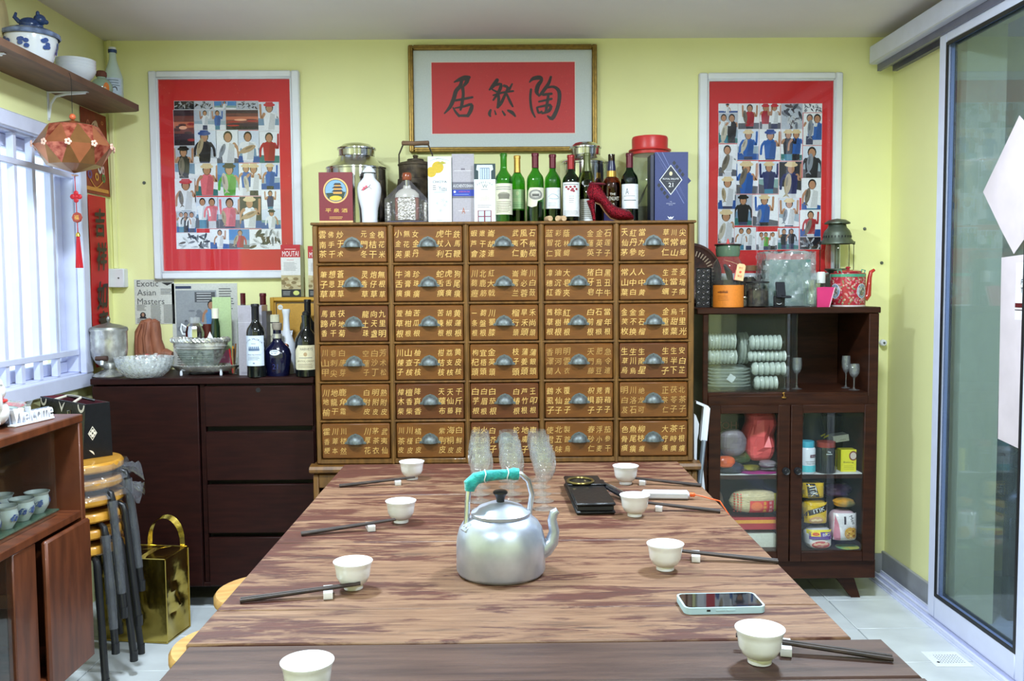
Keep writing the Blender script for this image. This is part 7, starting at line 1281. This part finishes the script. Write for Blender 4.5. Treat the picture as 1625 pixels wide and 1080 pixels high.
for (a, b, rxx, nm) in CH:
    a, b = Vector((*a, 0)), Vector((*b, 0)); d = (b - a).normalized(); t_ = (rxx - a.x) / (b.x - a.x); rp = a.lerp(b, t_); ang = math.atan2(d.y, d.x); nrm = Vector((-d.y, d.x, 0))
    link('chopstick_rest', restm, None, (rp.x, rp.y, TT), ang, 'small white china chopstick rest at the ' + nm, 'chopstick rest', 'chopstick rests on the table')
    for k, of in enumerate((-.0034, .0034)):
        g = G(); z0 = TT + .0032; zr_ = TT + .0133; L = (b - a).length; zz = lambda t: z0 + (zr_ - z0) * t / max(t_, .2)
        pts = [a + (b - a) * q + nrm * of * (1 + .35 * (1 - q)) + Vector((0, 0, zz(q))) for q in (0, .25, .5, .75, 1)]
        g.tube([p_ - a for p_ in pts], [.0036, .0035, .0032, .0028, .0022], 8); g.build('chopstick', M_CHOP, loc=a, label='dark wooden chopstick at the ' + nm + ', ' + ('nearer the end board', 'nearer the cabinet')[int((of * d.x) > 0)], cat='chopstick', group='chopstick pairs on the table')
# aluminium kettle
M_AL = mk('dull_aluminium', srgb(204, 211, 228), .36, .7, col2=srgb(170, 178, 196), vs=14, rvar=.12, bump=.06, bs=25); KX, KY = -.008, 1.636
o = thing('kettle', 'dull aluminium kettle with turquoise cloth round its handle, on worn table', 'kettle', (KX, KY, TT)); R_ = .082
g = G(); g.lathe([(0, .001), (R_ * .93, 0), (R_ * .97, .003), (R_, .008), (R_ * 1.0, .052), (R_ * .985, .066), (R_ * .93, .083), (R_ * .84, .095), (R_ * .7, .104), (R_ * .66, .106), (R_ * .64, .106), (R_ * .62, .1), (0, .1)], 64); g.build('body', M_AL, o)
g = G(); g.lathe([(R_ * .66, .1065), (R_ * .665, .112), (R_ * .64, .1135), (R_ * .6, .114), (R_ * .5, .122), (R_ * .25, .13), (0, .132), (0, .108), (R_ * .6, .107)], 56); l = g.build('lid', M_AL, o)
g = G(); g.lathe([(0, .131), (.0075, .131), (.0075, .136), (.0095, .142), (.0135, .147), (.0135, .150), (.011, .152), (0, .1525)], 24); g.build('knob', M_BLACK, l)
def kp(px, py, dy=0): v = at(px, py, Y=KY + dy); return (v.x - KX, dy, v.z - TT)
st_ = [kp(739, 838, -.02), kp(741, 822, -.016), kp(742, 795, -.01), kp(744, 775, -.008), kp(751, 763, -.004), kp(765, 757, 0), kp(790, 754, .004), kp(812, 751, .008), kp(826, 751, .01), kp(838, 762, .012), kp(844, 784, .014), kp(840, 812, .018), kp(841, 824, .02), kp(848, 831, .02)]
g = G(); g.tube(st_, [.0056] * len(st_), 10, flat=.9); h = g.build('bail_handle', mk('bright_aluminium_strap', srgb(205, 208, 212), .28, .9), o)
M_TQ = mk('turquoise_terry', srgb(48, 178, 176), .9, col2=srgb(26, 130, 134), vs=60, bump=1, bs=120, sheen=.4)
g = G(); gp = [kp(745, 779, -.008), kp(746, 768, -.006), kp(755, 759, -.003), kp(770, 755, .0), kp(785, 753.5, .003), kp(798, 752.5, .005), kp(806, 752, .007), kp(815, 751.5, .008), kp(823, 752, .009)]; g.tube(gp, [.0085, .0125, .0115, .0105, .0098, .0095, .0088, .0118, .0108], 16); g.build('cloth_wrap', M_TQ, h)
for q in (3, 6): a = Vector(gp[q]); g = G(); g.tube([a + Vector((.0015 * math.sin(3 * t_), .0115 * math.cos(t_), .0115 * math.sin(t_))) for t_ in [2 * math.pi * k / 14 for k in range(14)]], .0011, 5, closed=True); g.build('tie_string', M_WHITE, h)
for e, sx in ((kp(739, 838, -.062), -1), (kp(848, 832, -.03), 1)):
    v = Vector((sx * .062, -.03 if sx < 0 else .018, .0925)); g = G(); g.box((-.011, -.002, -.009), (.011, .002, .009), bev=.001, M=Matrix.Translation(v) @ Matrix.Rotation(math.atan2(v.y, v.x) + math.pi / 2, 4, 'Z') @ Matrix.Rotation(-.8, 4, 'X'))
    for dx in (-.005, .005): g.ell((0, 0, 0), (.0025, .0025, .0025), 8, 6, M=Matrix.Translation(v) @ Matrix.Rotation(math.atan2(v.y, v.x) + math.pi / 2, 4, 'Z') @ Matrix.Rotation(-.8, 4, 'X') @ Matrix.Translation((dx, -.002, 0)))
    g.build('handle_bracket', M_AL, o)
sp_ = [kp(856, 872), kp(866, 868), kp(876, 858), kp(879.5, 842), kp(876, 824), kp(879, 813), kp(885, 809.5)]
g = G(); g.tube(sp_, [.019, .0165, .0125, .0098, .0085, .0082, .0062], 18); g.build('spout', M_AL, o)
# crystal glasses in three files
M_CRS = mk('cut_crystal_stemware', srgb(250, 252, 252), .015, trans=1., ior=1.46, var=.0); fl2 = lambda a, q: (.04 * math.sin(14 * a + q * 60) if .062 < q < .118 else 0)
g = G(); prof = [(r * 1.05, q * 1.015) for r, q in STEM]; g.lathe(prof, 56, flute=fl2); gme = g.mesh('wine_glass', pane('stemware_crystal', (.965, .975, .98), .03, 1.6, bump=.35, bs=70, haze=srgb(238, 242, 244), hz=.035, hs=90, hc=.4), 60)  # faint white flecks in the haze imitate glints on the glasses
cols = ((-.057, 'file on the stool side'), (.019, 'middle file'), (.097, 'file beside the wallet')); rows = ((2.10, 'nearest the kettle'), (2.178, 'second from the kettle'), (2.256, 'third from the kettle'), (2.334, 'fourth from the kettle'), (2.41, 'nearest the cabinet'))
for cx, cn in cols:
    for ry, rn in rows: link('wine_glass', gme, None, (cx + rnd.uniform(-.003, .003) + (ry - 2.1) * -.03, ry + rnd.uniform(-.004, .004), TT), rnd.random() * 6, 'cut crystal sherry glass, %s, in the %s' % (rn, cn), 'wine glass', 'crystal glasses standing in three files')
# wallet
M_LEA = mk('black_leather', (.006, .006, .007), .4, var=.3, vs=60, bump=.25, bs=160, spec=.4)
o = thing('wallet', 'long black leather wallet with oval gold buckle and strap on table', 'wallet', (.205, 2.19, TT), rz=.03)
g = G(); g.box((-.046, -.15, 0), (.046, .15, .008), bev=.004); g.build('lower_cover', M_LEA, o); g = G(); g.box((-.042, -.146, .008), (.042, .146, .02), bev=.002); g.build('card_pockets', mk('black_suede', (.02, .02, .02), .8), o); g = G(); g.box((-.046, -.152, .02), (.046, .152, .027), bev=.0035); g.build('upper_cover', M_LEA, o)
g = G(); g.box((-.047, .03, .027), (.05, .085, .031), bev=.002); g.build('strap', M_LEA, o)
g = G(); g.tube([(-.012 + .032 * math.cos(t_), .057 + .036 * math.sin(t_), .034) for t_ in [2 * math.pi * k / 26 for k in range(26)]], .0032, 8, closed=True); g.build('buckle', mk('old_gold', srgb(150, 132, 80), .28, .95), o)
g = G(); g.tube([(.045, .05, .026), (.07, .02, .016), (.088, -.02, .012), (.098, -.05, .011)], [.012, .014, .015, .013], 10, flat=.5); g.build('strap_end', mk('black_patent', (.012, .012, .016), .12, coat=.6), o)
# power bank and cable
o = thing('power_bank', 'slim white power bank with orange cable lying by table edge', 'power bank', (.396, 2.19, TT), rz=-.1); g = G(); g.box((-.058, -.014, 0), (.058, .014, .02), bev=.005); g.build('case', mk('white_anodised', srgb(214, 220, 234), .3, .2), o)
M_OR = mk('orange_cable', srgb(232, 96, 44), .45); g = G(); g.box((.058, -.006, .006), (.072, .006, .015), bev=.002); g.build('plug', M_OR, o)
g = G(); g.tube([(.072, 0, .0105), (.09, -.004, .008), (.11, -.012, .0035), (.128, -.03, .003), (.15, -.05, -.03), (.158, -.06, -.12), (.155, -.058, -.3), (.17, -.05, -.74)], .0017, 6); g.build('cable', M_OR, o)
# phone
o = thing('phone', 'black-screened phone in pale blue case lying on the table', 'phone', (.352, 1.446, TT), rz=.03); g = G()
def rrect(hx, hy, r, n=5): return [(sx * (hx - r) + r * math.cos(a), sy * (hy - r) + r * math.sin(a)) for sx, sy, a0 in ((1, 1, 0), (-1, 1, 90), (-1, -1, 180), (1, -1, 270)) for a in [math.radians(a0 + 90 * k / n) for k in range(n + 1)]]
M_PC = mk('pale_blue_silicone', srgb(176, 204, 216), .45); g.prism(rrect(.066, .0345, .011), .0105); g.build('case', M_PC, o, sharp=40)
g = G(); g.prism(rrect(.0628, .0315, .009), .0003, M=Matrix.Translation((0, 0, .0105))); g.build('screen', mk('black_screen_glass', (.008, .008, .01), .03, coat=.6, var=0), o)
for x, w in ((-.028, .003), (-.008, .008), (.008, .007)): g = G(); g.box((x - w, -.0352, .0045), (x + w, -.0342, .0075), bev=.0004); g.build('side_button', M_GASK if w < .005 else M_PC, o)
# =================================================================== STOOLS
M_SEAT = mk('varnished_yellow_wood', srgb(206, 150, 56), .3, col2=srgb(180, 122, 40), vs=8, stretch=(1, 7, 1), coat=.35); M_SEAT2 = mk('tan_stool_wood', srgb(206, 164, 104), .35, col2=srgb(184, 138, 80), vs=8, stretch=(1, 7, 1), coat=.2); M_TUBE = mk('black_steel_tube', (.014, .014, .016), .35)
def stool(label, x, y, zt, rz, seatm, group=None, wrap=None, R_=.15, h=.45):
    o = thing('round_stool', label, 'stool', (x, y, zt - h), rz=rz, group=group)
    g = G(); g.lathe([(0, h - .03), (R_ * .96, h - .03), (R_, h - .024), (R_, h - .008), (R_ * .96, h), (0, h)], 40); g.build('seat', seatm, o)
    for k in range(4):
        a = math.pi / 4 + k * math.pi / 2; c_, s2 = math.cos(a), math.sin(a); g = G(); g.tube([(c_ * .075, s2 * .075, h - .039), (c_ * .143, s2 * .143, h - .039), (c_ * .158, s2 * .158, h - .046), (c_ * .1635, s2 * .1635, h - .066), (c_ * .2, s2 * .2, .0)], [.0085, .0085, .0105, .0118, .0118], 10); lg = g.build('leg', M_TUBE, o)
        g = G(); g.lathe([(0, 0), (.0128, 0), (.0128, .035), (0, .035)], 12, c=(c_ * .1985, s2 * .1985, .0)); g.build('rubber_foot', M_BLACK, lg)
    if wrap:
        for q in wrap: q(o, h, R_)
    return o
M_WRAP2 = pane('loose_stool_plastic', (.86, .87, .89), .14, 1.45, bump=1, bs=30, haze=srgb(196, 200, 210), hz=.10)
def wrap_seat(o, h, R_):
    g = G(); g.lathe([(R_ * 1.02, h - .006), (R_ * 1.05, h - .02), (R_ * 1.03, h - .045), (R_ * 1.12, h - .06)], 48, flute=lambda a, q: .03 * math.sin(7 * a + 40 * q) + .03 * math.sin(13 * a)); g.build('plastic_skirt', M_WRAP2, o)
    g = G(); g.sheet(9, 5, lambda u, v: (R_ * (1.0 + .42 * v) * math.cos(-.5 + u * .9), R_ * (1.0 + .42 * v) * math.sin(-.5 + u * .9), h - .04 + .03 * math.sin(9 * u + 4 * v) * v - .025 * v)); g.build('plastic_flap', M_WRAP2, o)
def wrap_leg(o, h, R_):
    for k in range(4):
        a = math.pi / 4 + k * math.pi / 2; c_, s2 = math.cos(a), math.sin(a); g = G(); g.tube([(c_ * r, s2 * r, z_) for r, z_ in ((.1635, h - .07), (.174, h - .16), (.182, h - .25), (.192, .08))], [.0165, .0138, .0158, .0135], 9); g.build('plastic_sleeve', M_WRAP2, o)
SX, SY = -1.418, 2.955; zt = [.715, .655, .585, .53, .475, .45]
for k, (z_, nm) in enumerate(zip([.45, .503, .556, .609, .662, .715], ('lowest of the stack standing on floor', 'second from the floor in the stack', 'third from the floor in the stack', 'fourth from the floor in the stack', 'second from the top of the stack', 'topmost of the stack under the handbag'))):
    stool('round yellow wood stool with black legs in plastic, ' + nm, SX, SY, z_, (.0, .55, .18, .73, .36, .9)[k], M_SEAT, 'stools stacked beside the sideboard', [wrap_leg, wrap_seat] if k > 3 else ([wrap_leg] if k == 2 else None))
stool('round tan wood stool pushed under the long table beside the sideboard', -.64, 2.42, .455, .4, M_SEAT2); stool('round tan wood stool under the dark end of the table', -.622, 2.045, .455, .1, M_SEAT2)
# =================================================================== HANDBAG
Bv, Av = Vector((-1.378, 2.94, 0)), Vector((-1.645, 3.175, 0)); L = (Av - Bv).length; ang = math.atan2((Bv - Av).y, (Bv - Av).x); W_ = .1; H = .182
o = thing('handbag', 'black leather tote handbag with cream motifs standing on the stacked stools', 'handbag', (Av.x, Av.y, .7155), rz=ang)
g = G(); b4 = [(.012, 0, 0), (L - .012, 0, 0), (L - .012, W_, 0), (.012, W_, 0)]; t4 = [(0, .01, H), (L, .01, H), (L, W_ - .01, H), (0, W_ - .01, H)]; i4 = [(.005, .015, H), (L - .005, .015, H), (L - .005, W_ - .015, H), (.005, W_ - .015, H)]; j4 = [(min(max(x, .03), L - .03), min(max(y, .02), W_ - .02), .02) for x, y, _ in i4]
g.add(b4 + t4 + i4 + j4, [(3, 2, 1, 0)] + [(k, (k + 1) % 4, 4 + (k + 1) % 4, 4 + k) for k in range(4)] + [(4 + k, 4 + (k + 1) % 4, 8 + (k + 1) % 4, 8 + k) for k in range(4)], 0); g.add(i4 + j4, [(4 + k, k, (k + 1) % 4, 4 + (k + 1) % 4)[::-1] for k in range(4)] + [(4, 5, 6, 7)], 1); g.build('body', [M_LEA, mk('wine_red_lining', srgb(90, 22, 34), .8)], o, sharp=30)
CRE = srgb(222, 214, 196)
fnt = lambda u, v, w_: (u, .01 * v / H - .0004 - w_, v)
def motif(nm, f, fn):
    p = Pr(); f(p); g = G(); p.put(g, fn); g.build(nm, PRINT, o, sharp=0)
def fl4(p, u, v, r, L_=1):
    p.poly([(u - r * .75, v), (u, v - r * 1.2), (u + r * .75, v), (u, v + r * 1.2)], CRE, L_); p.poly([(u - r * .62, v), (u, v - r * 1.0), (u + r * .62, v), (u, v + r * 1.0)], srgb(16, 15, 16), L_ + 1)
    for k in range(4): a = k * math.pi / 2; p.disc(u + r * .38 * math.cos(a) * .8, v + r * .42 * math.sin(a), r * .26, r * .26, CRE, L_ + 2, 10)
    p.disc(u, v, r * .14, r * .14, srgb(16, 15, 16), L_ + 3, 8)
DKL = srgb(16, 15, 16); arc = lambda u: (lambda p: (p.disc(u, H - .004, .026, .026, CRE, 1, 12, 180, 360), p.disc(u, H - .004, .017, .017, DKL, 2, 12, 180, 360)))
motif('arc_motif', arc(.03), fnt); motif('arc_motif', arc(L - .03), fnt)
motif('chevron_motif', lambda p: p.poly([(L * .43, H - .003), (L * .5, H - .04), (L * .57, H - .003), (L * .53, H - .012), (L * .5, H - .024), (L * .47, H - .012)], CRE, 1), fnt)
for u in (.2, .36, .64, .86): motif('flower_motif', lambda p: fl4(p, L * u, H * .42, .022), fnt)
fne = lambda u, v, w_: (L - .012 + .012 * v / H + .0005 + w_, .02 + u, v)
motif('flower_motif', lambda p: fl4(p, .012, H * .46, .02), fne); motif('arc_motif', lambda p: (p.disc(.0, .01, .018, .018, CRE, 1, 12, 0, 90), p.disc(.0, .01, .012, .012, DKL, 2, 12, 0, 90)), fne)
for u in (L * .3, L * .7):
    g = G(); g.tube([(u - .011, .002, H - .03), (u + .011, .002, H - .026), (u + .011, .004, H - .052), (u - .011, .004, H - .054)], .002, 6, closed=True); g.build('metal_ring', M_STEEL, o); g = G(); g.box((u - .008, .002, H - .1), (u + .008, .008, H - .046), bev=.002); g.build('strap_tab', M_LEA, o)
for y0 in (.014, W_ - .014):
    g = G(); g.tube([(L * .3, y0, H - .004), (L * .36, W_ * .5, H + .008), (L * .5, W_ * .45, H + .012), (L * .66, W_ * .5, H + .01), (L * .72, y0, H - .002)], .0045, 8); g.build('carry_handle', mk('cream_leather_handle', srgb(206, 196, 180), .5) if y0 < .05 else M_LEA, o)
for u, y0 in ((.008, .012), (L - .008, .012), (L - .006, W_ - .012)): g = G(); g.ell((u, y0, H - .008), (.004, .004, .004), 8, 6); g.build('stud', M_STEEL, o)
# =================================================================== GOLD COOLER BAG
c0, c1, c2 = Vector((-1.212, 3.175, 0)), Vector((-1.172, 3.335, 0)), Vector((-1.475, 3.215, 0)); ang = math.atan2((c0 - c2).y, (c0 - c2).x); L = .262; W_ = .165; H = .305
M_GB = mk('gold_foil_fabric', srgb(206, 182, 96), .22, 1., col2=srgb(170, 144, 66), vs=7, bump=.7, bs=12, rvar=.1)
o = thing('cooler_bag', 'shiny gold foil cooler bag with strap handles in front of sideboard', 'bag', (c2.x + .0, c2.y, 0.0), rz=ang)
def wob(a, b): return .006 * math.sin(9 * a + 5 * b) + .004 * math.sin(17 * b + 3 * a)
g = G(); g.sheet(14, 14, lambda u, v: (L * u, wob(u * 1.3, v * 1.1) * (4 * u * (1 - u)) * (4 * v * (1 - v)), .002 + H * v)); g.sheet(10, 14, lambda u, v: (L - .012 * math.sin(math.pi * v) * math.sin(math.pi * u) + 1.6 * wob(u + 2, v * 2) * (4 * u * (1 - u)) * (4 * v * (1 - v)), W_ * u, .002 + H * v)); g.sheet(8, 4, lambda u, v: (L * (1 - u), W_, .002 + H * v)); g.sheet(8, 4, lambda u, v: (0, W_ * (1 - u), .002 + H * v)); g.sheet(10, 6, lambda u, v: (L * u, W_ * v, .002 + H + .006 * math.sin(math.pi * u) * math.sin(math.pi * v))); g.sheet(6, 4, lambda u, v: (L * u, W_ * (1 - v), .002)); g.build('body', M_GB, o, sharp=40)
g = G()
for a, b in (((0, 0), (L, 0)), ((L, 0), (L, W_)), ((L, W_), (0, W_))): g.tube([(a[0], a[1], H + .002), (b[0], b[1], H + .002)], .0035, 6)
for a in ((0, 0), (L, 0), (L, W_)): g.tube([(a[0], a[1], .003), (a[0], a[1], H)], .003, 6)
g.tube([(0, 0, .004), (L, 0, .004), (L, W_, .004)], .003, 6); g.build('piping', M_GB, o)
def strap(g, pts, w): g.sheet(len(pts) - 1, 1, lambda u, v: tuple(pts[round(u * (len(pts) - 1))][k] + (w[k] * (v - .5)) for k in range(3)), th=.0015)
hp = [(L * .42 + .066 * -math.cos(t_) + .066, W_ - .0, H - .02 + (.02 if 0 < t_ < 3.1 else 0) + .115 * math.sin(t_) ** .75) for t_ in [math.pi * k / 14 for k in range(15)]]; g = G(); strap(g, hp, (.012, .012, .012)); g.build('back_handle', M_GB, o)
g = G(); strap(g, [(L * .62, -.003, H - .07), (L * .62, -.004, H - .02), (L * .66, .01, H + .008), (L * .78, .045, H + .028), (L * .9, .07, H + .03), (L * .86, .085, H + .022), (L * .6, .06, H + .02), (L * .3, .04, H + .016), (L * .14, .01, H + .006), (L * .12, -.004, H - .03), (L * .12, -.003, H - .07)], (.022, .008, .0)); g.build('front_handle', M_GB, o)
# =================================================================== ON AND IN THE DISPLAY CABINET
o = thing('welcome_sign', 'small white cut-out welcome sign standing on the display cabinet', 'sign', (-1.345, 2.452, DZ + .0004), rz=1.42)
g = G(); g.box((0, -.012, 0), (.17, .012, .007), bev=.002); g.build('base', M_WHITE, o)
cu = bpy.data.curves.new('t', 'FONT'); cu.body = 'Welcome'; cu.extrude = .16; cu.resolution_u = 3; to = bpy.data.objects.new('t', cu); tm = to.to_mesh(); vs = [v.co.copy() for v in tm.vertices]; fs = [tuple(q.vertices) for q in tm.polygons]; mxx = max(v.x for v in vs); mxy = max(v.y for v in vs); to.to_mesh_clear(); bpy.data.objects.remove(to)
g = G(); g.add([(v.x * .168 / mxx + .001, -v.z * .05, .006 + v.y * .042 / mxy) for v in vs], fs); g.build('letters', M_WHITE, o, sharp=30)
g = G(); g.box((.0, .004, .006), (.17, .009, .036), bev=.001); g.build('backing', mk('grey_backing', srgb(120, 126, 140), .6), o)
o = thing('oval_dish', 'oval celadon dish with red rim on display cabinet', 'dish', (-1.478, 2.49, DZ + .0004)); g = G(); g.lathe([(0, .003), (.5, .0), (.62, .002), (.85, .022), (1.0, .045), (.98, .047), (.8, .03), (.55, .009), (0, .008)], 44, sx=.13, sy=.17); g.build('dish', M_CEL, o); g = G(); g.lathe([(.93, .0425), (.99, .0475), (.86, .037)], 44, sx=.13, sy=.17); g.build('red_rim', mk('red_glaze', srgb(190, 60, 50), .3), o)
g = G(); g.sheet(10, 6, lambda u, v: (.02 + .09 * u, .06 + .07 * v, .046 + .012 * math.sin(6 * u + 8 * v))); g.build('plastic_scrap', M_WRAP2, o)
o = thing('lucky_cat', 'white ceramic beckoning cat with red bib and gold trim on oval dish', 'figurine', (-1.372, 2.43, DZ + .0105), rz=-.5); M_LC = mk('white_cat_glaze', srgb(232, 232, 232), .2, coat=.3, var=.02)
g = G(); g.ell((0, 0, .035), (.036, .032, .037), 24, 14); g.ell((0, -.004, .092), (.033, .028, .028), 24, 14); g.ell((-.028, -.022, .008), (.014, .014, .009)); g.ell((.028, -.022, .008), (.014, .014, .009)); g.tube([(.03, -.012, .05), (.044, -.022, .08), (.042, -.026, .108)], [.012, .012, .013], 12); g.build('body', M_LC, o)
for sg in (-1, 1): g = G(); g.lathe([(.012, 0), (.008, .01), (0, .02)], 10, c=(sg * .02, -.002, .112)); e = g.build('ear', M_LC, o)
g = G(); g.tube([(.03 * math.cos(t_), -.003 + .027 * math.sin(t_), .066) for t_ in [2 * math.pi * k / 20 for k in range(20)]], .0045, 8, closed=True); g.build('red_collar', M_RPL2, o)
g = G(); g.ell((0, -.026, .044), (.022, .010, .022), 16, 10); g.build('red_bib', M_RPL2, o); g = G(); g.ell((.01, -.03, .022), (.016, .008, .014), 14, 10); g.build('gold_coin', GOLDF, o)
for sg in (-1, 1): g = G(); g.ell((sg * .012, -.031, .096), (.004, .002, .005), 8, 6); g.build('eye', M_BLACK, o)
g = G(); g.ell((0, -.033, .086), (.003, .002, .002), 8, 6); g.build('nose', M_RPL2, o)
g = G(); g.box((-.47, -.43, .6125), (-.33 + .262, -.045, .6185), bev=.002) if False else g.box((-1.52, 2.2, .6125), (-1.338, 2.685, .6185), bev=.002); g.build('glass_tray', mk('green_glass_slab', srgb(120, 166, 140), .08, trans=.7, var=.05), label='green glass slab under the blue and white cups', cat='glass tray')
g = G(); g.lathe([(0, .003), (.016, .003), (.018, 0), (.02, .004), (.031, .022), (.034, .036), (.031, .05), (.03, .054), (.035, .063), (.033, .063), (.028, .054), (.029, .048), (.03, .036), (.018, .01), (0, .008)], 32); bcm = g.mesh('body', mk('blue_white_cup_glaze', srgb(206, 220, 220), .18, coat=.3, var=.04))
p = Pr()
for k in range(9):
    u0 = -.1 + .024 * k
    if k % 3 == 2: continue
    for q in range(7): p.disc(u0 + rnd.uniform(-.009, .009), .034 + rnd.uniform(-.009, .009), rnd.uniform(.003, .006), rnd.uniform(.002, .005), srgb(*rnd.choice([(56, 84, 150), (90, 116, 170)])), 1, 8)
    p.stroke([(u0 - .01, .03, .001), (u0, .04, .0015), (u0 + .012, .036, .001)], srgb(60, 84, 140))
g = G(); p.put(g, lambda u, v, w_: ((.0348 + w_ - abs(v - .036) * .12) * math.cos(u / .034 - .9), (.0348 + w_ - abs(v - .036) * .12) * math.sin(u / .034 - .9), v)); bpm = g.mesh('painted_blossom', BLU, 0)
for k, (x, y, nm) in enumerate(((-1.378, 2.635, 'nearest the end panel'), (-1.378, 2.55, 'second from the end panel, front row'), (-1.378, 2.463, 'third from the end panel, front row'), (-1.378, 2.375, 'fourth from the end panel, front row'), (-1.465, 2.6, 'back row, nearest end panel'), (-1.465, 2.515, 'back row, second from end panel'), (-1.465, 2.43, 'back row, third from end panel'))):
    o = thing('blue_white_cup', 'blue and white porcelain cup on glass slab, ' + nm, 'cup', (x, y, .619), rz=.7 * k, group='blue and white cups in the display cabinet'); link('body', bcm, o); link('painted_blossom', bpm, o)
# =================================================================== FOLDED WHITE CHAIR BETWEEN THE CABINETS
def cp(px, py, Y=3.45): v = at(px, py, Y=Y); return (v.x, Y, v.z)
o = thing('folding_chair', 'white folded chair with grey legs squeezed between the two cabinets', 'chair', (.76, 3.49, 0)); q = lambda px, py, dy=0: (cp(px, py, 3.47)[0] - .76, -.02 + dy, cp(px, py, 3.47)[2])
g = G(); T = Matrix(((1, 0, 0, 0), (0, 0, 1, 0), (0, 1, 0, 0), (0, 0, 0, 1))); pl2 = lambda *pp: [(q(*a)[0], q(*a)[2]) for a in pp]
g.prism(pl2((1105, 640), (1117, 645), (1112, 699), (1122, 699), (1127, 648), (1124, 644), (1105, 636)), .03, M=Matrix.Translation((0, -.02, 0)) @ T); g.build('backrest', M_WHITE, o, sharp=30)
g = G(); g.tube([q(1117, 698), q(1110, 765), (q(1110, 765)[0] - .002, -.02, .02)], .0135, 10, flat=.7); g.build('front_leg', mk('grey_steel_tube', srgb(150, 160, 176), .35, .4), o); g = G(); g.tube([(*q(1116, 735)[:1], .03, q(1116, 735)[2]), (*q(1122, 800)[:1], .03, q(1122, 800)[2]), (q(1122, 800)[0] + .01, .03, .02)], .008, 8); g.build('rear_leg', M_WHITE, o)
g = G(); g.prism(pl2((1105, 658), (1108, 661), (1113, 675), (1112, 690), (1110, 700), (1109, 740), (1105, 740)), .02, M=Matrix.Translation((0, .02, 0)) @ T); g.build('seat', M_WHITE, o, sharp=30)
# =================================================================== PAPERS ON THE GLASS DOOR, FLOOR SHEET, CHAIR OUTSIDE
M_PAP = mk('grey_pink_paper_back', srgb(206, 194, 200), .7, var=.12, vs=7); XP = 1.6138
g = G(); c = (2.822, 1.578); g.prism([(c[0] + .213, c[1] + .0), (c[0] + .01, c[1] + .216), (c[0] - .06, c[1] + .16), (c[0] - .06, c[1] - .15), (c[0] + .02, c[1] - .214), (c[0] + .1, c[1] - .13)], .0008, M=Matrix(((0, 0, 1, XP), (1, 0, 0, 0), (0, 1, 0, 0), (0, 0, 0, 1)))); g.build('diamond_poster', M_PAP, label='pale diamond-shaped paper stuck on the glass door showing its back', cat='poster', sharp=0)
g = G(); g.prism([(2.757, .752), (2.905, .765), (2.912, 1.355), (2.757, 1.362)], .0008, M=Matrix(((0, 0, 1, XP), (1, 0, 0, 0), (0, 1, 0, 0), (0, 0, 0, 1)))); g.build('banner_back', M_PAP, label='long pale paper banner stuck on the glass door below diamond', cat='banner', sharp=0)
o = thing('door_notice', 'small white notice with black capitals and red stripe on glass door', 'notice', (1.6145, 0, 0)); g = G(); g.box((-.0008, 2.753, 1.158), (0, 2.826, 1.336), col=srgb(226, 232, 240)); g.build('sheet', PRINT, o, sharp=0)
p = Pr(); p.rect(-2.826, 1.196, -2.753, 1.21, srgb(90, 24, 30), 1); p.rect(-2.826, 1.187, -2.753, 1.19, srgb(60, 30, 34), 1); p.text('PLE', -2.797, 1.276, .017, srgb(24, 22, 26), 1, al='l', w=.04, shear=.1); p.text('THE', -2.799, 1.25, .017, srgb(24, 22, 26), 1, al='l', w=.042, shear=.1); g = G(); p.put(g, lambda u, v, w_: (-.0009 - w_, -u, v)); g.build('notice_print', INK, o, sharp=0)
o = thing('floor_sheet', 'white printed sheet taped to the tiled floor by door track', 'paper', (0, 0, .0006)); g = G(); g.add([(1.432, 2.912, 0), (1.556, 2.908, 0), (1.556, 3.03, 0), (1.436, 3.034, 0), (1.432, 2.912, .0008), (1.556, 2.908, .0008), (1.556, 3.03, .0008), (1.436, 3.034, .0008)], [(3, 2, 1, 0), (4, 5, 6, 7), (0, 1, 5, 4), (1, 2, 6, 5), (2, 3, 7, 6), (3, 0, 4, 7)], 0, srgb(226, 230, 234)); g.build('sheet', PRINT, o, sharp=0)
p = Pr(); p.disc(1.455, 2.945, .005, .006, srgb(40, 40, 44), 1)
for i in range(6):
    for j in range(9): p.disc(1.465 + .0095 * j, 2.94 + .012 * i, .0028, .0018, srgb(90, 94, 98), 1, 6)
g = G(); p.put(g, up(.0009)); g.build('print', INK, o, sharp=0)
o = thing('black_chair', 'black leather chair standing outside behind the glass door', 'chair', (2.115, 3.53, 0), rz=0.0); M_BL = mk('black_vinyl', (.012, .012, .013), .35, var=.2)
for x in (-.2, .2):
    for y in (-.2, .2): g = G(); g.box((x - .025, y - .025, 0), (x + .025, y + .025, .44), bev=.006); g.build('leg', M_BL, o)
g = G(); g.box((-.24, -.24, .38), (.24, .24, .5), bev=.025); g.build('seat', M_BL, o); g = G(); g.box((-.24, .16, .5), (.24, .24, .8), bev=.03); g.build('backrest', M_BL, o); g = G(); g.box((-.25, -.22, .62), (-.19, .24, .67), bev=.02); g.tube([(-.22, -.2, .44), (-.22, -.2, .63)], .02, 8); g.build('armrest', M_BL, o); g = G(); g.box((.19, -.22, .62), (.25, .24, .67), bev=.02); g.tube([(.22, -.2, .44), (.22, -.2, .63)], .02, 8); g.build('armrest', M_BL, o)
